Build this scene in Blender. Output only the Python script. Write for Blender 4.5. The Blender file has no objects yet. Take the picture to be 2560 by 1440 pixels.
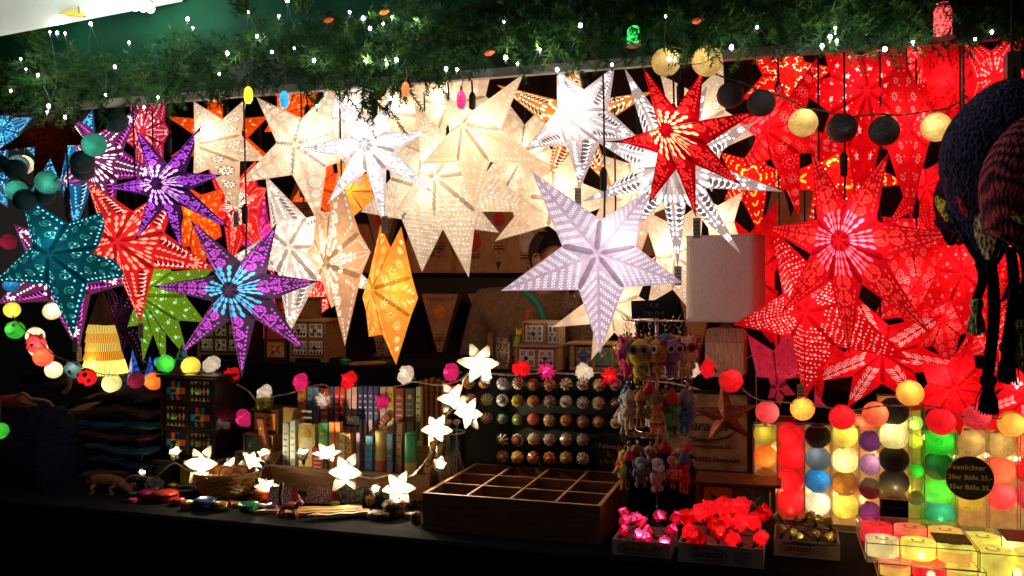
import bpy, math, random
from math import sin, cos, pi, radians, atan2, sqrt
from mathutils import Vector, Matrix, Euler
from mathutils.geometry import delaunay_2d_cdt

S = bpy.context.scene
COL = S.collection
RND = random.Random(7)

# ---------------------------------------------------------------- camera, sky, exposure
F = 2217.0                      # focal length in photo pixels
EYE = 1.5                       # eye height, metres
cam_d = bpy.data.cameras.new('camera'); cam = bpy.data.objects.new('camera', cam_d)
COL.objects.link(cam); S.camera = cam
cam.location = (0, 0, EYE); cam.rotation_euler = (pi/2, 0, 0)
cam_d.sensor_width = 36; cam_d.lens = 36*F/2560; cam_d.clip_end = 500; cam_d.clip_start = .02

W = bpy.data.worlds.new('World'); S.world = W; W.use_nodes = True
wn = W.node_tree; bg = wn.nodes['Background']
sky = wn.nodes.new('ShaderNodeTexSky'); sky.sky_type = 'NISHITA'; sky.sun_disc = False
sky.sun_elevation = radians(-8); sky.sun_rotation = radians(200)
mixw = wn.nodes.new('ShaderNodeMixRGB'); mixw.blend_type = 'ADD'; mixw.inputs[0].default_value = 1
mixw.inputs[2].default_value = (.115, .10, .085, 1)
wn.links.new(sky.outputs[0], mixw.inputs[1]); wn.links.new(mixw.outputs[0], bg.inputs[0])
bg.inputs[1].default_value = .060      # night: only a little glow from the town

S.view_settings.view_transform = 'Standard'; S.view_settings.look = 'None'
S.view_settings.exposure = 1.05; S.view_settings.gamma = 1
try:
    S.cycles.use_denoising = True; S.cycles.use_light_tree = True
    S.cycles.max_bounces = 7; S.cycles.diffuse_bounces = 3; S.cycles.glossy_bounces = 2
    S.cycles.transmission_bounces = 5; S.cycles.transparent_max_bounces = 10
    S.cycles.sample_clamp_indirect = 3; S.cycles.sample_clamp_direct = 0
    S.cycles.caustics_reflective = False; S.cycles.caustics_refractive = False
except Exception: pass

# ---------------------------------------------------------------- the stall's frame
SL = .317                       # the stall front runs away from the eye to the left
STA = -math.atan(SL)
UX = Vector((cos(STA), sin(STA), 0)); UY = Vector((-sin(STA), cos(STA), 0))
COUNTER = EYE - .62; RISER = EYE - .25
def D(px, o): return (2.2+o)/(1+SL*(px-1280)/F)
def P(px, py, o):
    d = D(px, o); return Vector(((px-1280)/F*d, d, EYE-(py-720)/F*d))
def gz(px, z, o):               # point at real height z
    p = P(px, 0, o); p.z = z; return p
def mpp(px, o): return D(px, o)/F

# ---------------------------------------------------------------- materials
MATS = {}
def mat(key, col, rough=.6, metal=0, emit=0, ecol=None, var=0, scale=60, bump=0, spec=.4, coat=0, stretch=None, kind='noise'):
    if key in MATS: return MATS[key]
    m = bpy.data.materials.new(key); m.use_nodes = True; n = m.node_tree; b = n.nodes['Principled BSDF']
    b.inputs['Base Color'].default_value = (*col, 1); b.inputs['Roughness'].default_value = rough
    b.inputs['Metallic'].default_value = metal
    b.inputs['Specular IOR Level'].default_value = spec; b.inputs['Coat Weight'].default_value = coat
    if emit:
        b.inputs['Emission Color'].default_value = (*(ecol or col), 1); b.inputs['Emission Strength'].default_value = emit
    if var or bump:
        tc = n.nodes.new('ShaderNodeTexCoord'); mp = n.nodes.new('ShaderNodeMapping')
        n.links.new(tc.outputs['Object'], mp.inputs[0])
        if stretch: mp.inputs['Scale'].default_value = stretch
        if kind == 'noise':
            t = n.nodes.new('ShaderNodeTexNoise'); t.inputs['Scale'].default_value = scale; t.inputs['Detail'].default_value = 5
        else:
            t = n.nodes.new('ShaderNodeTexVoronoi'); t.inputs['Scale'].default_value = scale
        n.links.new(mp.outputs[0], t.inputs['Vector'])
        out = t.outputs[0]
        if var:
            r = n.nodes.new('ShaderNodeValToRGB')
            r.color_ramp.elements[0].position = .3; r.color_ramp.elements[1].position = .7
            r.color_ramp.elements[0].color = (*[c*(1-var) for c in col], 1)
            r.color_ramp.elements[1].color = (*[min(1, c*(1+var*.6)) for c in col], 1)
            n.links.new(out, r.inputs[0]); n.links.new(r.outputs[0], b.inputs['Base Color'])
            if emit:
                r2 = n.nodes.new('ShaderNodeValToRGB'); e = ecol or col
                r2.color_ramp.elements[0].position = .3; r2.color_ramp.elements[1].position = .7
                r2.color_ramp.elements[0].color = (*[c*(1-var) for c in e], 1)
                r2.color_ramp.elements[1].color = (*[min(1, c*(1+var*.6)) for c in e], 1)
                n.links.new(out, r2.inputs[0]); n.links.new(r2.outputs[0], b.inputs['Emission Color'])
        if bump:
            bp = n.nodes.new('ShaderNodeBump'); bp.inputs['Strength'].default_value = bump; bp.inputs['Distance'].default_value = .004
            n.links.new(out, bp.inputs['Height']); n.links.new(bp.outputs[0], b.inputs['Normal'])
    MATS[key] = m; return m

def wood(key, col, rough=.5): return mat(key, col, rough, var=.45, scale=14, bump=.25, stretch=(1, 6, 9))

def thread_ball(key, col, lit):  # cotton-thread ball: crossed wound threads; lit from inside when lit > 0
    if key in MATS: return MATS[key]
    m = bpy.data.materials.new(key); m.use_nodes = True; n = m.node_tree; b = n.nodes['Principled BSDF']
    tc = n.nodes.new('ShaderNodeTexCoord')
    ws = []
    for i, rot in enumerate(((.3, .9, .2), (1.2, .1, .8), (.5, 2.1, 1.4))):
        mp = n.nodes.new('ShaderNodeMapping'); mp.inputs['Rotation'].default_value = rot
        n.links.new(tc.outputs['Object'], mp.inputs[0])
        w = n.nodes.new('ShaderNodeTexWave'); w.inputs['Scale'].default_value = (150, 185, 130)[i]; w.inputs['Distortion'].default_value = 1.4; w.bands_direction = 'XYZ'[i]
        w.inputs['Detail'].default_value = 2; w.inputs['Detail Scale'].default_value = 3
        n.links.new(mp.outputs[0], w.inputs[0]); ws.append(w)
    mx = n.nodes.new('ShaderNodeMath'); mx.operation = 'MAXIMUM'
    n.links.new(ws[0].outputs[1], mx.inputs[0]); n.links.new(ws[1].outputs[1], mx.inputs[1])
    m2 = n.nodes.new('ShaderNodeMath'); m2.operation = 'ADD'
    n.links.new(mx.outputs[0], m2.inputs[0]); n.links.new(ws[2].outputs[1], m2.inputs[1])
    big = n.nodes.new('ShaderNodeTexNoise'); big.inputs['Scale'].default_value = 38
    n.links.new(tc.outputs['Object'], big.inputs['Vector'])
    m3 = n.nodes.new('ShaderNodeMath'); m3.operation = 'MULTIPLY'
    n.links.new(m2.outputs[0], m3.inputs[0]); n.links.new(big.outputs[0], m3.inputs[1])
    r = n.nodes.new('ShaderNodeValToRGB'); r.color_ramp.elements[0].position = .15; r.color_ramp.elements[1].position = .95
    r.color_ramp.elements[0].color = (*[c*.38 for c in col], 1); r.color_ramp.elements[1].color = (*[min(1, c*1.15) for c in col], 1)
    n.links.new(m3.outputs[0], r.inputs[0]); n.links.new(r.outputs[0], b.inputs['Base Color'])
    b.inputs['Roughness'].default_value = .38; b.inputs['Specular IOR Level'].default_value = .5
    bp = n.nodes.new('ShaderNodeBump'); bp.inputs['Strength'].default_value = .6; bp.inputs['Distance'].default_value = .002
    n.links.new(m2.outputs[0], bp.inputs['Height']); n.links.new(bp.outputs[0], b.inputs['Normal'])
    if lit:
        n.links.new(r.outputs[0], b.inputs['Emission Color']); b.inputs['Emission Strength'].default_value = lit*.16
        t = n.nodes.new('ShaderNodeBsdfTranslucent'); mx2 = n.nodes.new('ShaderNodeMixShader'); mx2.inputs[0].default_value = .62
        n.links.new(r.outputs[0], t.inputs[0]); out = n.nodes['Material Output']
        n.links.new(b.outputs[0], mx2.inputs[1]); n.links.new(t.outputs[0], mx2.inputs[2]); n.links.new(mx2.outputs[0], out.inputs[0])
    m.cycles.emission_sampling = 'NONE'
    MATS[key] = m; return m

def paper(key, col, trans=.75, speck=0, glow=0):  # thin paper that lets a bulb inside shine through
    if key in MATS: return MATS[key]
    m = bpy.data.materials.new(key); m.use_nodes = True; n = m.node_tree; n.nodes.clear()
    out = n.nodes.new('ShaderNodeOutputMaterial'); mx = n.nodes.new('ShaderNodeMixShader')
    t = n.nodes.new('ShaderNodeBsdfTranslucent'); d = n.nodes.new('ShaderNodeBsdfDiffuse')
    tc = n.nodes.new('ShaderNodeTexCoord'); nz = n.nodes.new('ShaderNodeTexNoise')
    nz.inputs['Scale'].default_value = 260 if speck else 45; nz.inputs['Detail'].default_value = 6
    n.links.new(tc.outputs['Object'], nz.inputs['Vector'])
    r = n.nodes.new('ShaderNodeValToRGB')
    lo = 1-.75*speck if speck else .80
    r.color_ramp.elements[0].position = .36; r.color_ramp.elements[1].position = .6
    r.color_ramp.elements[0].color = (*[c*lo for c in col], 1); r.color_ramp.elements[1].color = (*col, 1)
    n.links.new(nz.outputs[0], r.inputs[0]); n.links.new(r.outputs[0], t.inputs[0]); n.links.new(r.outputs[0], d.inputs[0])
    mx.inputs[0].default_value = trans
    n.links.new(d.outputs[0], mx.inputs[1]); n.links.new(t.outputs[0], mx.inputs[2]); fin = mx
    if glow:                     # even emission standing in for light bouncing round inside a lit shade
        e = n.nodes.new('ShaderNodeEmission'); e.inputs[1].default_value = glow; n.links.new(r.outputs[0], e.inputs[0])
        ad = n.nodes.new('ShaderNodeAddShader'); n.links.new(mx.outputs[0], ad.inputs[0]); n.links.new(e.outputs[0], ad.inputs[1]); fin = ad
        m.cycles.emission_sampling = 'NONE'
    n.links.new(fin.outputs[0], out.inputs[0]); MATS[key] = m; return m

def clear_plastic(key='clear_plastic', tint=(1, 1, 1), gl=.14):
    if key in MATS: return MATS[key]
    m = bpy.data.materials.new(key); m.use_nodes = True; n = m.node_tree; n.nodes.clear()
    out = n.nodes.new('ShaderNodeOutputMaterial'); mx = n.nodes.new('ShaderNodeMixShader')
    t = n.nodes.new('ShaderNodeBsdfTransparent'); g = n.nodes.new('ShaderNodeBsdfGlossy')
    t.inputs[0].default_value = (*tint, 1); g.inputs['Roughness'].default_value = .12; g.inputs[0].default_value = (.9, .9, .9, 1)
    mx.inputs[0].default_value = gl
    n.links.new(t.outputs[0], mx.inputs[1]); n.links.new(g.outputs[0], mx.inputs[2]); n.links.new(mx.outputs[0], out.inputs[0])
    MATS[key] = m; return m

# ---------------------------------------------------------------- objects
XF = {}                         # world matrix of each thing, for local coordinates
def thing(name, label, cat, loc, rz=0., group=None, kind=None):
    o = bpy.data.objects.new(name, None); COL.objects.link(o)
    o.location = loc; o.rotation_euler = (0, 0, rz); o.empty_display_size = .05
    o['label'] = label; o['category'] = cat
    if group: o['group'] = group
    if kind: o['kind'] = kind
    XF[o.name] = (Matrix.Translation(loc) @ Matrix.Rotation(rz, 4, 'Z')).inverted(); return o
def loc(t, v): return XF[t.name] @ Vector(v)
def tag(o, label, cat, group=None, kind=None):
    o['label'] = label; o['category'] = cat
    if group: o['group'] = group
    if kind: o['kind'] = kind
    return o
def lamp(t, v, power, col=(1, .8, .6), r=.012, name='bulb_light'):
    l = bpy.data.lights.new(name, 'POINT'); l.energy = power; l.color = col; l.shadow_soft_size = r
    o = bpy.data.objects.new(name, l); COL.objects.link(o); o.location = v
    if t is not None: o.parent = t
    return o

class MB:
    def __init__(s): s.v = []; s.f = []; s.m = []
    def add(s, vs, fs, mi=0, M=None):
        b = len(s.v)
        if M is not None: vs = [M @ Vector(q) for q in vs]
        s.v.extend([tuple(q) for q in vs])
        for k, f in enumerate(fs):
            s.f.append(tuple(i+b for i in f)); s.m.append(mi if isinstance(mi, int) else mi[k])
        return s
    def box(s, x0, x1, y0, y1, z0, z1, mi=0, M=None, bev=0):
        if bev:
            b = bev; vs = []; 
            for z, i in ((z0, b), (z0+b, 0), (z1-b, 0), (z1, b)):
                vs += [(x0+i+b*(i == 0)*0, y0+i, z), (x1-i, y0+i, z), (x1-i, y1-i, z), (x0+i, y1-i, z)]
            fs = [(3, 2, 1, 0), (12, 13, 14, 15)]
            for l in range(3):
                for k in range(4):
                    a = l*4+k; c = l*4+(k+1) % 4; fs.append((a, c, c+4, a+4))
            return s.add(vs, fs, mi, M)
        return s.add([(x0, y0, z0), (x1, y0, z0), (x1, y1, z0), (x0, y1, z0), (x0, y0, z1), (x1, y0, z1), (x1, y1, z1), (x0, y1, z1)],
                     [(3, 2, 1, 0), (4, 5, 6, 7), (0, 1, 5, 4), (1, 2, 6, 5), (2, 3, 7, 6), (3, 0, 4, 7)], mi, M)
    def cbox(s, c, d, mi=0, M=None):
        return s.box(c[0]-d[0]/2, c[0]+d[0]/2, c[1]-d[1]/2, c[1]+d[1]/2, c[2]-d[2]/2, c[2]+d[2]/2, mi, M)
    def tube(s, pts, r, mi=0, n=6, cap=True):
        pts = [Vector(p) for p in pts]; N = len(pts); b = []; vs = []; up = Vector((.13, .31, .94)); u = None
        for i, p in enumerate(pts):
            t = (pts[min(i+1, N-1)]-pts[max(i-1, 0)])
            if t.length < 1e-9: t = Vector((0, 0, 1))
            t.normalize()
            if u is None: u = t.cross(up); 
            else: u = u - t*u.dot(t)
            if u.length < 1e-4: u = t.cross(Vector((1, 0, 0)))
            u.normalize(); w = t.cross(u); rr = r[i] if isinstance(r, (list, tuple)) else r
            vs += [p+(u*cos(2*pi*k/n)+w*sin(2*pi*k/n))*rr for k in range(n)]
        fs = [(i*n+k, i*n+(k+1) % n, (i+1)*n+(k+1) % n, (i+1)*n+k) for i in range(N-1) for k in range(n)]
        if cap: fs += [tuple(range(n-1, -1, -1)), tuple((N-1)*n+k for k in range(n))]
        return s.add(vs, fs, mi)
    def lathe(s, prof, n=16, mi=0, M=None, sx=1, sy=1):
        vs = []; fs = []
        for r, z in prof:
            vs += [(r*cos(2*pi*k/n)*sx, r*sin(2*pi*k/n)*sy, z) for k in range(n)]
        for i in range(len(prof)-1):
            for k in range(n): fs.append((i*n+k, i*n+(k+1) % n, (i+1)*n+(k+1) % n, (i+1)*n+k))
        fs += [tuple(range(n-1, -1, -1)), tuple((len(prof)-1)*n+k for k in range(n))]
        mis = mi if isinstance(mi, int) else [mi[min(i//n, len(mi)-1)] for i in range(len(fs)-2)]+[mi[0], mi[-1]]
        return s.add(vs, fs, mis, M)
    def sph(s, c, r, mi=0, nu=14, nv=9, sc=(1, 1, 1), M=None):
        prof = [(max(1e-5, sin(pi*i/nv)), -cos(pi*i/nv)) for i in range(nv+1)]
        T = Matrix.Translation(c) @ Matrix.Diagonal((r*sc[0], r*sc[1], r*sc[2], 1))
        return s.lathe(prof, nu, mi, (M @ T) if M is not None else T)
    def prism(s, poly, y0, y1, mi=0, M=None):   # polygon in xz, thickness along y
        n = len(poly); vs = [(x, y0, z) for x, z in poly]+[(x, y1, z) for x, z in poly]
        fs = [tuple(range(n)), tuple(range(2*n-1, n-1, -1))]+[(k, n+k, n+(k+1) % n, (k+1) % n) for k in range(n)]
        return s.add(vs, fs, mi, M)
    def obj(s, name, mats, parent=None, smooth=False, loc=None):
        me = bpy.data.meshes.new(name); me.from_pydata(s.v, [], s.f)
        mats = mats if isinstance(mats, (list, tuple)) else [mats]
        for m in mats: me.materials.append(m)
        if len(mats) > 1: me.polygons.foreach_set('material_index', s.m)
        if smooth: me.polygons.foreach_set('use_smooth', [True]*len(s.f))
        me.update(); 
        if me.validate(verbose=False): print('INVALID', name, len(s.f))
        o = bpy.data.objects.new(name, me); COL.objects.link(o)
        if parent is not None: o.parent = parent
        if loc is not None: o.location = loc
        return o

def smooth_path(pts, k=6):
    pts = [Vector(p) for p in pts]; out = []
    for i in range(len(pts)-1):
        a = pts[max(i-1, 0)]; b = pts[i]; c = pts[i+1]; d = pts[min(i+2, len(pts)-1)]
        for j in range(k):
            t = j/k
            out.append(.5*((2*b)+(c-a)*t+(2*a-5*b+4*c-d)*t*t+(3*b-a-3*c+d)*t**3))
    out.append(pts[-1]); return out
def twisted(mb, pts, r, mi=0, pitch=.02, n=5):     # two strands twisted round each other
    path = smooth_path(pts, 10); L = 0; A = []; B = []
    for i, p in enumerate(path):
        if i: L += (p-path[i-1]).length
        t = (path[min(i+1, len(path)-1)]-path[max(i-1, 0)]).normalized()
        u = t.cross(Vector((0, 1, .2))).normalized(); w = t.cross(u); a = L/pitch*pi
        q = (u*cos(a)+w*sin(a))*r*.85; A.append(p+q); B.append(p-q)
    mb.tube(A, r, mi, n); mb.tube(B, r, mi, n)

def writing(body, size, m, parent, location, rot=(pi/2, 0, 0), align='CENTER', name='lettering', shear=0, depth=.0004, sx=1):
    c = bpy.data.curves.new(name, 'FONT'); c.body = body; c.size = size; c.align_x = align; c.align_y = 'CENTER'
    c.extrude = depth; c.shear = shear; c.resolution_u = 2
    o = bpy.data.objects.new('tmp_text', c); COL.objects.link(o)
    dg = bpy.context.evaluated_depsgraph_get(); dg.update()
    me = bpy.data.meshes.new_from_object(o.evaluated_get(dg)); COL.objects.unlink(o); bpy.data.objects.remove(o)
    me.name = name; me.materials.clear(); me.materials.append(m)
    t = bpy.data.objects.new(name, me); COL.objects.link(t); t.parent = parent
    t.location = location; t.rotation_euler = rot; t.scale = (sx, 1, 1); return t
# ================================================================ PAPER STAR LANTERNS
def _circ(x, y, r, n=7): return [(x+r*cos(2*pi*k/n), y+r*sin(2*pi*k/n)) for k in range(n)]
def _drop(x, y, a, l, w):      # teardrop petal starting at x,y pointing along a
    pts = [(0, 0), (.3, .38), (.62, .5), (.88, .3), (1, 0), (.88, -.3), (.62, -.5), (.3, -.38)]
    ca, sa = cos(a), sin(a); return [(x+ca*p*l-sa*q*w, y+sa*p*l+ca*q*w) for p, q in pts]
def _cres(x, y, a, r):
    pts = [(r*cos(t), r*sin(t)) for t in [-1.3, -.65, 0, .65, 1.3]]+[(.55*r*cos(t)-.05*r, .85*r*sin(t)) for t in [1.0, .4, -.4, -1.0]]
    ca, sa = cos(a), sin(a); return [(x+ca*p-sa*q, y+sa*p+ca*q) for p, q in pts]
def _star5(x, y, r, n=5): return [(x+(r if k % 2 == 0 else r*.45)*cos(pi*k/n+.3), y+(r if k % 2 == 0 else r*.45)*sin(pi*k/n+.3)) for k in range(2*n)]
def _arc(x, y, r0, r1, a0, a1, n=5):
    return [(x+r1*cos(a0+(a1-a0)*k/n), y+r1*sin(a0+(a1-a0)*k/n)) for k in range(n+1)]+[(x+r0*cos(a1-(a1-a0)*k/n), y+r0*sin(a1-(a1-a0)*k/n)) for k in range(n+1)]
def _line(pts, w):
    up = []; dn = []
    for i, (x, y) in enumerate(pts):
        a = pts[max(i-1, 0)]; b = pts[min(i+1, len(pts)-1)]; dx, dy = b[0]-a[0], b[1]-a[1]; L = sqrt(dx*dx+dy*dy) or 1
        up.append((x-dy/L*w, y+dx/L*w)); dn.append((x+dy/L*w, y-dx/L*w))
    return up+dn[::-1]

class Pat:
    def __init__(s, vx, vy, seed): s.vx, s.vy = vx, vy; s.e = []; s.r = random.Random(seed)
    def hw(s, x): return s.vy*x/s.vx if x < s.vx else s.vy*(1-x)/(1-s.vx)
    def put(s, mi, poly, mg=.006):
        for x, y in poly:
            if y < mg or x < .02 or x > .985 or y > s.hw(x)-mg: return False
        ar = sum(poly[i-1][0]*poly[i][1]-poly[i][0]*poly[i-1][1] for i in range(len(poly)))
        s.e.append((mi, poly if ar > 0 else poly[::-1])); return True
def p_plain(p): pass
def p_rowdots(p):          # single row of round holes along the outer edge, a few star holes inside
    for i in range(15):
        x = .22+i*.052; w = p.hw(x); r = .0125*(1.15-.5*x)
        p.put(2, _circ(x, w-.035 if x > p.vx else w*.8-.03, r))
    for x, f in ((.22, .4), (.36, .38), (.5, .33), (.64, .2)): p.put(2, _star5(x, p.hw(x)*f, .022*(1.2-x*.6)), .002)
def p_starry(p):
    for i in range(17):
        x = .17+i*.049
        w = p.hw(x); k = int(w/.034)+1
        for j in range(k):
            y = (j+.5+.25*(i % 2))*.034
            if (i*3+j*5) % 7 == 0: p.put(2, _star5(x, y, .02))
            else: p.put(2, _circ(x+.008*sin(i*3+j), y, .0085, 6))
def p_stars3(p):
    for x, f in ((.28, .5), (.46, .45), (.66, .35)): p.put(2, _star5(x, p.hw(x)*f, .034))
    for i in range(6): x = .2+i*.12; p.put(3, _circ(x, p.hw(x)*.8-.02, .010))
def p_flake(p):
    for x, f, r in ((.42, .45, .045), (.68, .4, .022)):
        y = p.hw(x)*f
        for k in range(6): p.put(2, _drop(x+.2*r*cos(k*pi/3), y+.2*r*sin(k*pi/3), k*pi/3, r*.8, r*.3))
def p_dotrow(p):
    for i in range(9): x = .3+i*.065; p.put(2, _circ(x, p.hw(x)*.35, .012, 6)); p.put(2, _circ(x+.02, p.hw(x)*.75-.01, .011, 6))
def p_rings(p):            # rings of little round holes
    for cx, f, R, k in ((.2, .45, .045, 9), (.33, .5, .07, 14), (.5, .42, .052, 11), (.64, .4, .038, 9), (.76, .38, .025, 7)):
        y = p.hw(cx)*f+.01
        for q, n in ((1, k), (.5, k//2)):
            for j in range(n): p.put(2, _circ(cx+R*q*cos(2*pi*j/n), y+R*q*sin(2*pi*j/n), .009, 6))
    for i in range(14): x = .1+i*.062; p.put(2, _circ(x, p.hw(x)*.86-.008, .007, 5))
def p_swirl(p, m=2):       # spirals of dots
    for cx, f, R, ph in ((.24, .5, .06, 0), (.4, .45, .085, 2), (.58, .42, .06, 4), (.72, .4, .042, 1), (.83, .4, .026, 3)):
        y = p.hw(cx)*f+.01
        for j in range(22):
            t = j/22; a = ph+t*4.2*pi; rr = R*(.2+.8*t); p.put(m, _circ(cx+rr*cos(a), y+rr*sin(a), .0072, 5))
def p_teal(p):             # spirals of thin line with a row of long light holes on the edge
    for i in range(13):
        x = .2+i*.06; w = p.hw(x); p.put(2, _drop(x, w-.04 if x > p.vx else w*.7, -.25, .034, .022))
        if i % 2: p.put(3, _circ(x+.03, w*.45, .009))
    for cx, f, R, ph in ((.27, .38, .06, 0), (.45, .4, .055, 2), (.62, .4, .04, 4), (.76, .4, .028, 1)):
        y = p.hw(cx)*f
        pts = [(cx+R*(.15+.85*j/16)*cos(ph+j*.6), y+R*(.15+.85*j/16)*sin(ph+j*.6)) for j in range(17)]
        p.put(1, _line(pts, .006), .001)
def p_petals(p):           # mandala of petals with crescents, a daisy near the tip
    for cx, k, L, Wd in ((.115, 2, .075, .030), (.19, 4, .085, .034), (.275, 5, .08, .034)):
        for j in range(k):
            a = .08+j*.25; p.put(2, _drop(cx*cos(a*.8), .004+cx*sin(a*.8), a*.7, L, Wd), .003)
    for j in range(6):
        x = .37+j*.052; w = p.hw(x); R = .040*(1-.25*j/6)
        p.put(1, _circ(x+.012, w*.66-.008, R*.95, 10), .001); p.put(3, _cres(x, w*.66-.010, .3+.12*j, R), .002); p.put(2, _drop(x+.005, w*.20, .25, .045, .026), .002)
        p.put(1, _circ(x+.03, w*.90-.006, .007, 5), .001)
    p.put(2, _circ(.355, p.hw(.355)*.80-.008, .022, 9), .002)
    for k in range(4): a = .05+pi*k/4; p.put(2, _drop(.76+.012*cos(a), .012+.010*sin(a), a, .058, .026), .001)
    for x, f in ((.66, .45), (.70, .7), (.84, .45), (.89, .4)): p.put(3, _circ(x, p.hw(x)*f, .011), .002)
def p_flowers(p):
    for cx, f, R, k in ((.24, .5, .045, 7), (.40, .48, .06, 8), (.58, .46, .046, 8), (.75, .42, .026, 7)):
        y = p.hw(cx)*f+.004
        p.put(1, _circ(cx, y, R*1.08, 16), .002)
        for j in range(k): a = 2*pi*j/k; p.put(2, _drop(cx+R*.3*cos(a), y+R*.3*sin(a), a, R*.68, R*.42), .002)
        p.put(2, _circ(cx, y, R*.17, 6))
    for x in (.15, .32, .5, .67, .86): p.put(2, _drop(x, p.hw(x)*.2, .6, .035, .022))
def p_mosaic(p):           # leaded cells: leaf shapes near the centre, scale rows further out
    for cx, k, L, Wd in ((.09, 2, .07, .02), (.16, 3, .085, .026), (.235, 3, .08, .03)):
        for j in range(k): a = .05+j*.25; p.put(3, _drop(cx*cos(a*.75), .008+cx*sin(a*.75), a, L, Wd), .003)
    for x0, R in ((.36, .075), (.5, .07), (.63, .045)):
        y0 = .0
        for q in range(2):
            r0 = R*(.35+.36*q); r1 = R*(.35+.36*q+.27); n = 4+q
            for j in range(n): p.put(2, _arc(x0, y0, r0, r1, .06+j*pi*.93/n, .06+(j+.8)*pi*.93/n, 3), .002)
        p.put(2, _drop(x0-.02, .01, .2, .04, .014), .001)
    for i in range(11): x = .4+i*.05; w = p.hw(x); p.put(2, _drop(x, w*.74-.004, -.28, .036, .018), .003)
    for i in range(6): x = .7+i*.042; p.put(2, _drop(x, .008+p.hw(x)*.15, 0, .03, .015), .002)
def p_lines(p):
    for i in range(7):
        pts = [(.05+.94*t/14, (.08+.13*i)*p.hw(.05+.94*t/14)+.006*sin(t*1.3+i)) for t in range(15)]
        p.put(1, _line(pts, .0028), .0005)
def p_fans(p):
    for x in (.28, .4, .52, .64, .76):
        for q in range(3):
            for j in range(7):
                a = .2+j*.22+q*.1; r = .05+q*.035; p.put(2, _circ(x-.03+r*cos(a)*.9, r*sin(a)*.75-.01, .0085, 5), .003)
def p_stripe(p):           # slanting double rows of dots
    for k in range(9):
        for q in (0, .022):
            for j in range(12):
                x = .16+k*.085+q+j*.017; y = .004+j*.021*(1 if k % 2 else 1); p.put(2, _circ(x, y, .0075, 5), .004)
def p_damask(p):
    for i in range(70):
        x = p.r.uniform(.1, .9); y = p.r.uniform(0, p.hw(x)); a = p.r.uniform(0, 6.28); L = p.r.uniform(.03, .055)
        p.put(1, _cres(x, y, a, L*.5) if i % 2 else _drop(x, y, a, L, L*.5), .002)
def p_curls(p):
    for cx, f, R in ((.25, .5, .05), (.42, .45, .06), (.6, .4, .045), (.75, .4, .03)):
        y = p.hw(cx)*f
        p.put(3, _line([(cx-R*1.3+.2*R*j, y+R*.7*sin(j*.6)*(.6 if j < 7 else 1)) for j in range(13)], .009), .002); p.put(2, _circ(cx+R*.9, y+.01, .011))
    for i in range(7): x = .2+i*.1; p.put(2, _circ(x, p.hw(x)*.8-.02, .011))
def p_butter(p):
    for x in (.24, .42, .6, .74):
        for j in range(5): a = .1+j*.33; p.put(2, _drop(x+.018*cos(a), .012+.018*sin(a), a, .065*(1.2-x), .022), .002)
    for i in range(7): x = .2+i*.11; p.put(3, _circ(x, p.hw(x)*.84-.018, .013))
def p_sequin(p):           # embroidered: dark little flowers and squiggles
    for cx, f, R in ((.3, .5, .04), (.5, .45, .032), (.68, .42, .024)):
        y = p.hw(cx)*f
        for j in range(5): a = 2*pi*j/5; p.put(1, _drop(cx+R*.2*cos(a), y+R*.2*sin(a), a, R*.75, R*.42), .002)
    for k, x in enumerate((.17, .36, .56)):
        p.put(1, _line([(x+.012*j, p.hw(x)*.25+.014*sin(j*1.5+k)) for j in range(9)], .003), .002)
    for i in range(6): x = .2+i*.12; p.put(3, _circ(x, p.hw(x)*.78-.01, .006, 5))

_pc = {}
def pattern_mesh(pat, n, rin, seed=0):
    key = (pat.__name__, n, round(rin, 2), seed)
    if key in _pc: return _pc[key]
    vx, vy = rin*cos(pi/n), rin*sin(pi/n)
    p = Pat(vx, vy, seed); pat(p)
    d = Vector((vx, vy)).normalized(); nr = Vector((d.y, -d.x))
    band = [d*.03, Vector((vx, vy))*.992, Vector((vx, vy))*.93+nr*.028, d*.07+nr*.028]
    polys = [(0, [(0, 0), (1, 0), (vx, vy)]), (4, [(v.x, v.y) for v in band[::-1]])]+p.e
    vs = []; fs = []
    for mi, poly in polys:
        b = len(vs); vs += [Vector(q) for q in poly]; fs.append(list(range(b, b+len(poly))))
    ov, oe, of, a, b_, ids = delaunay_2d_cdt(vs, [], fs, 0, 1e-5, True)
    tris = []; mi = []
    for f, idl in zip(of, ids):
        if not idl: continue
        tris.append(tuple(f)); mi.append(polys[max(idl)][0])
    bary = []
    for v in ov:
        be = v.y/vy; bary.append((v.x-be*vx, be))
    _pc[key] = (bary, tris, mi); return _pc[key]

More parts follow.
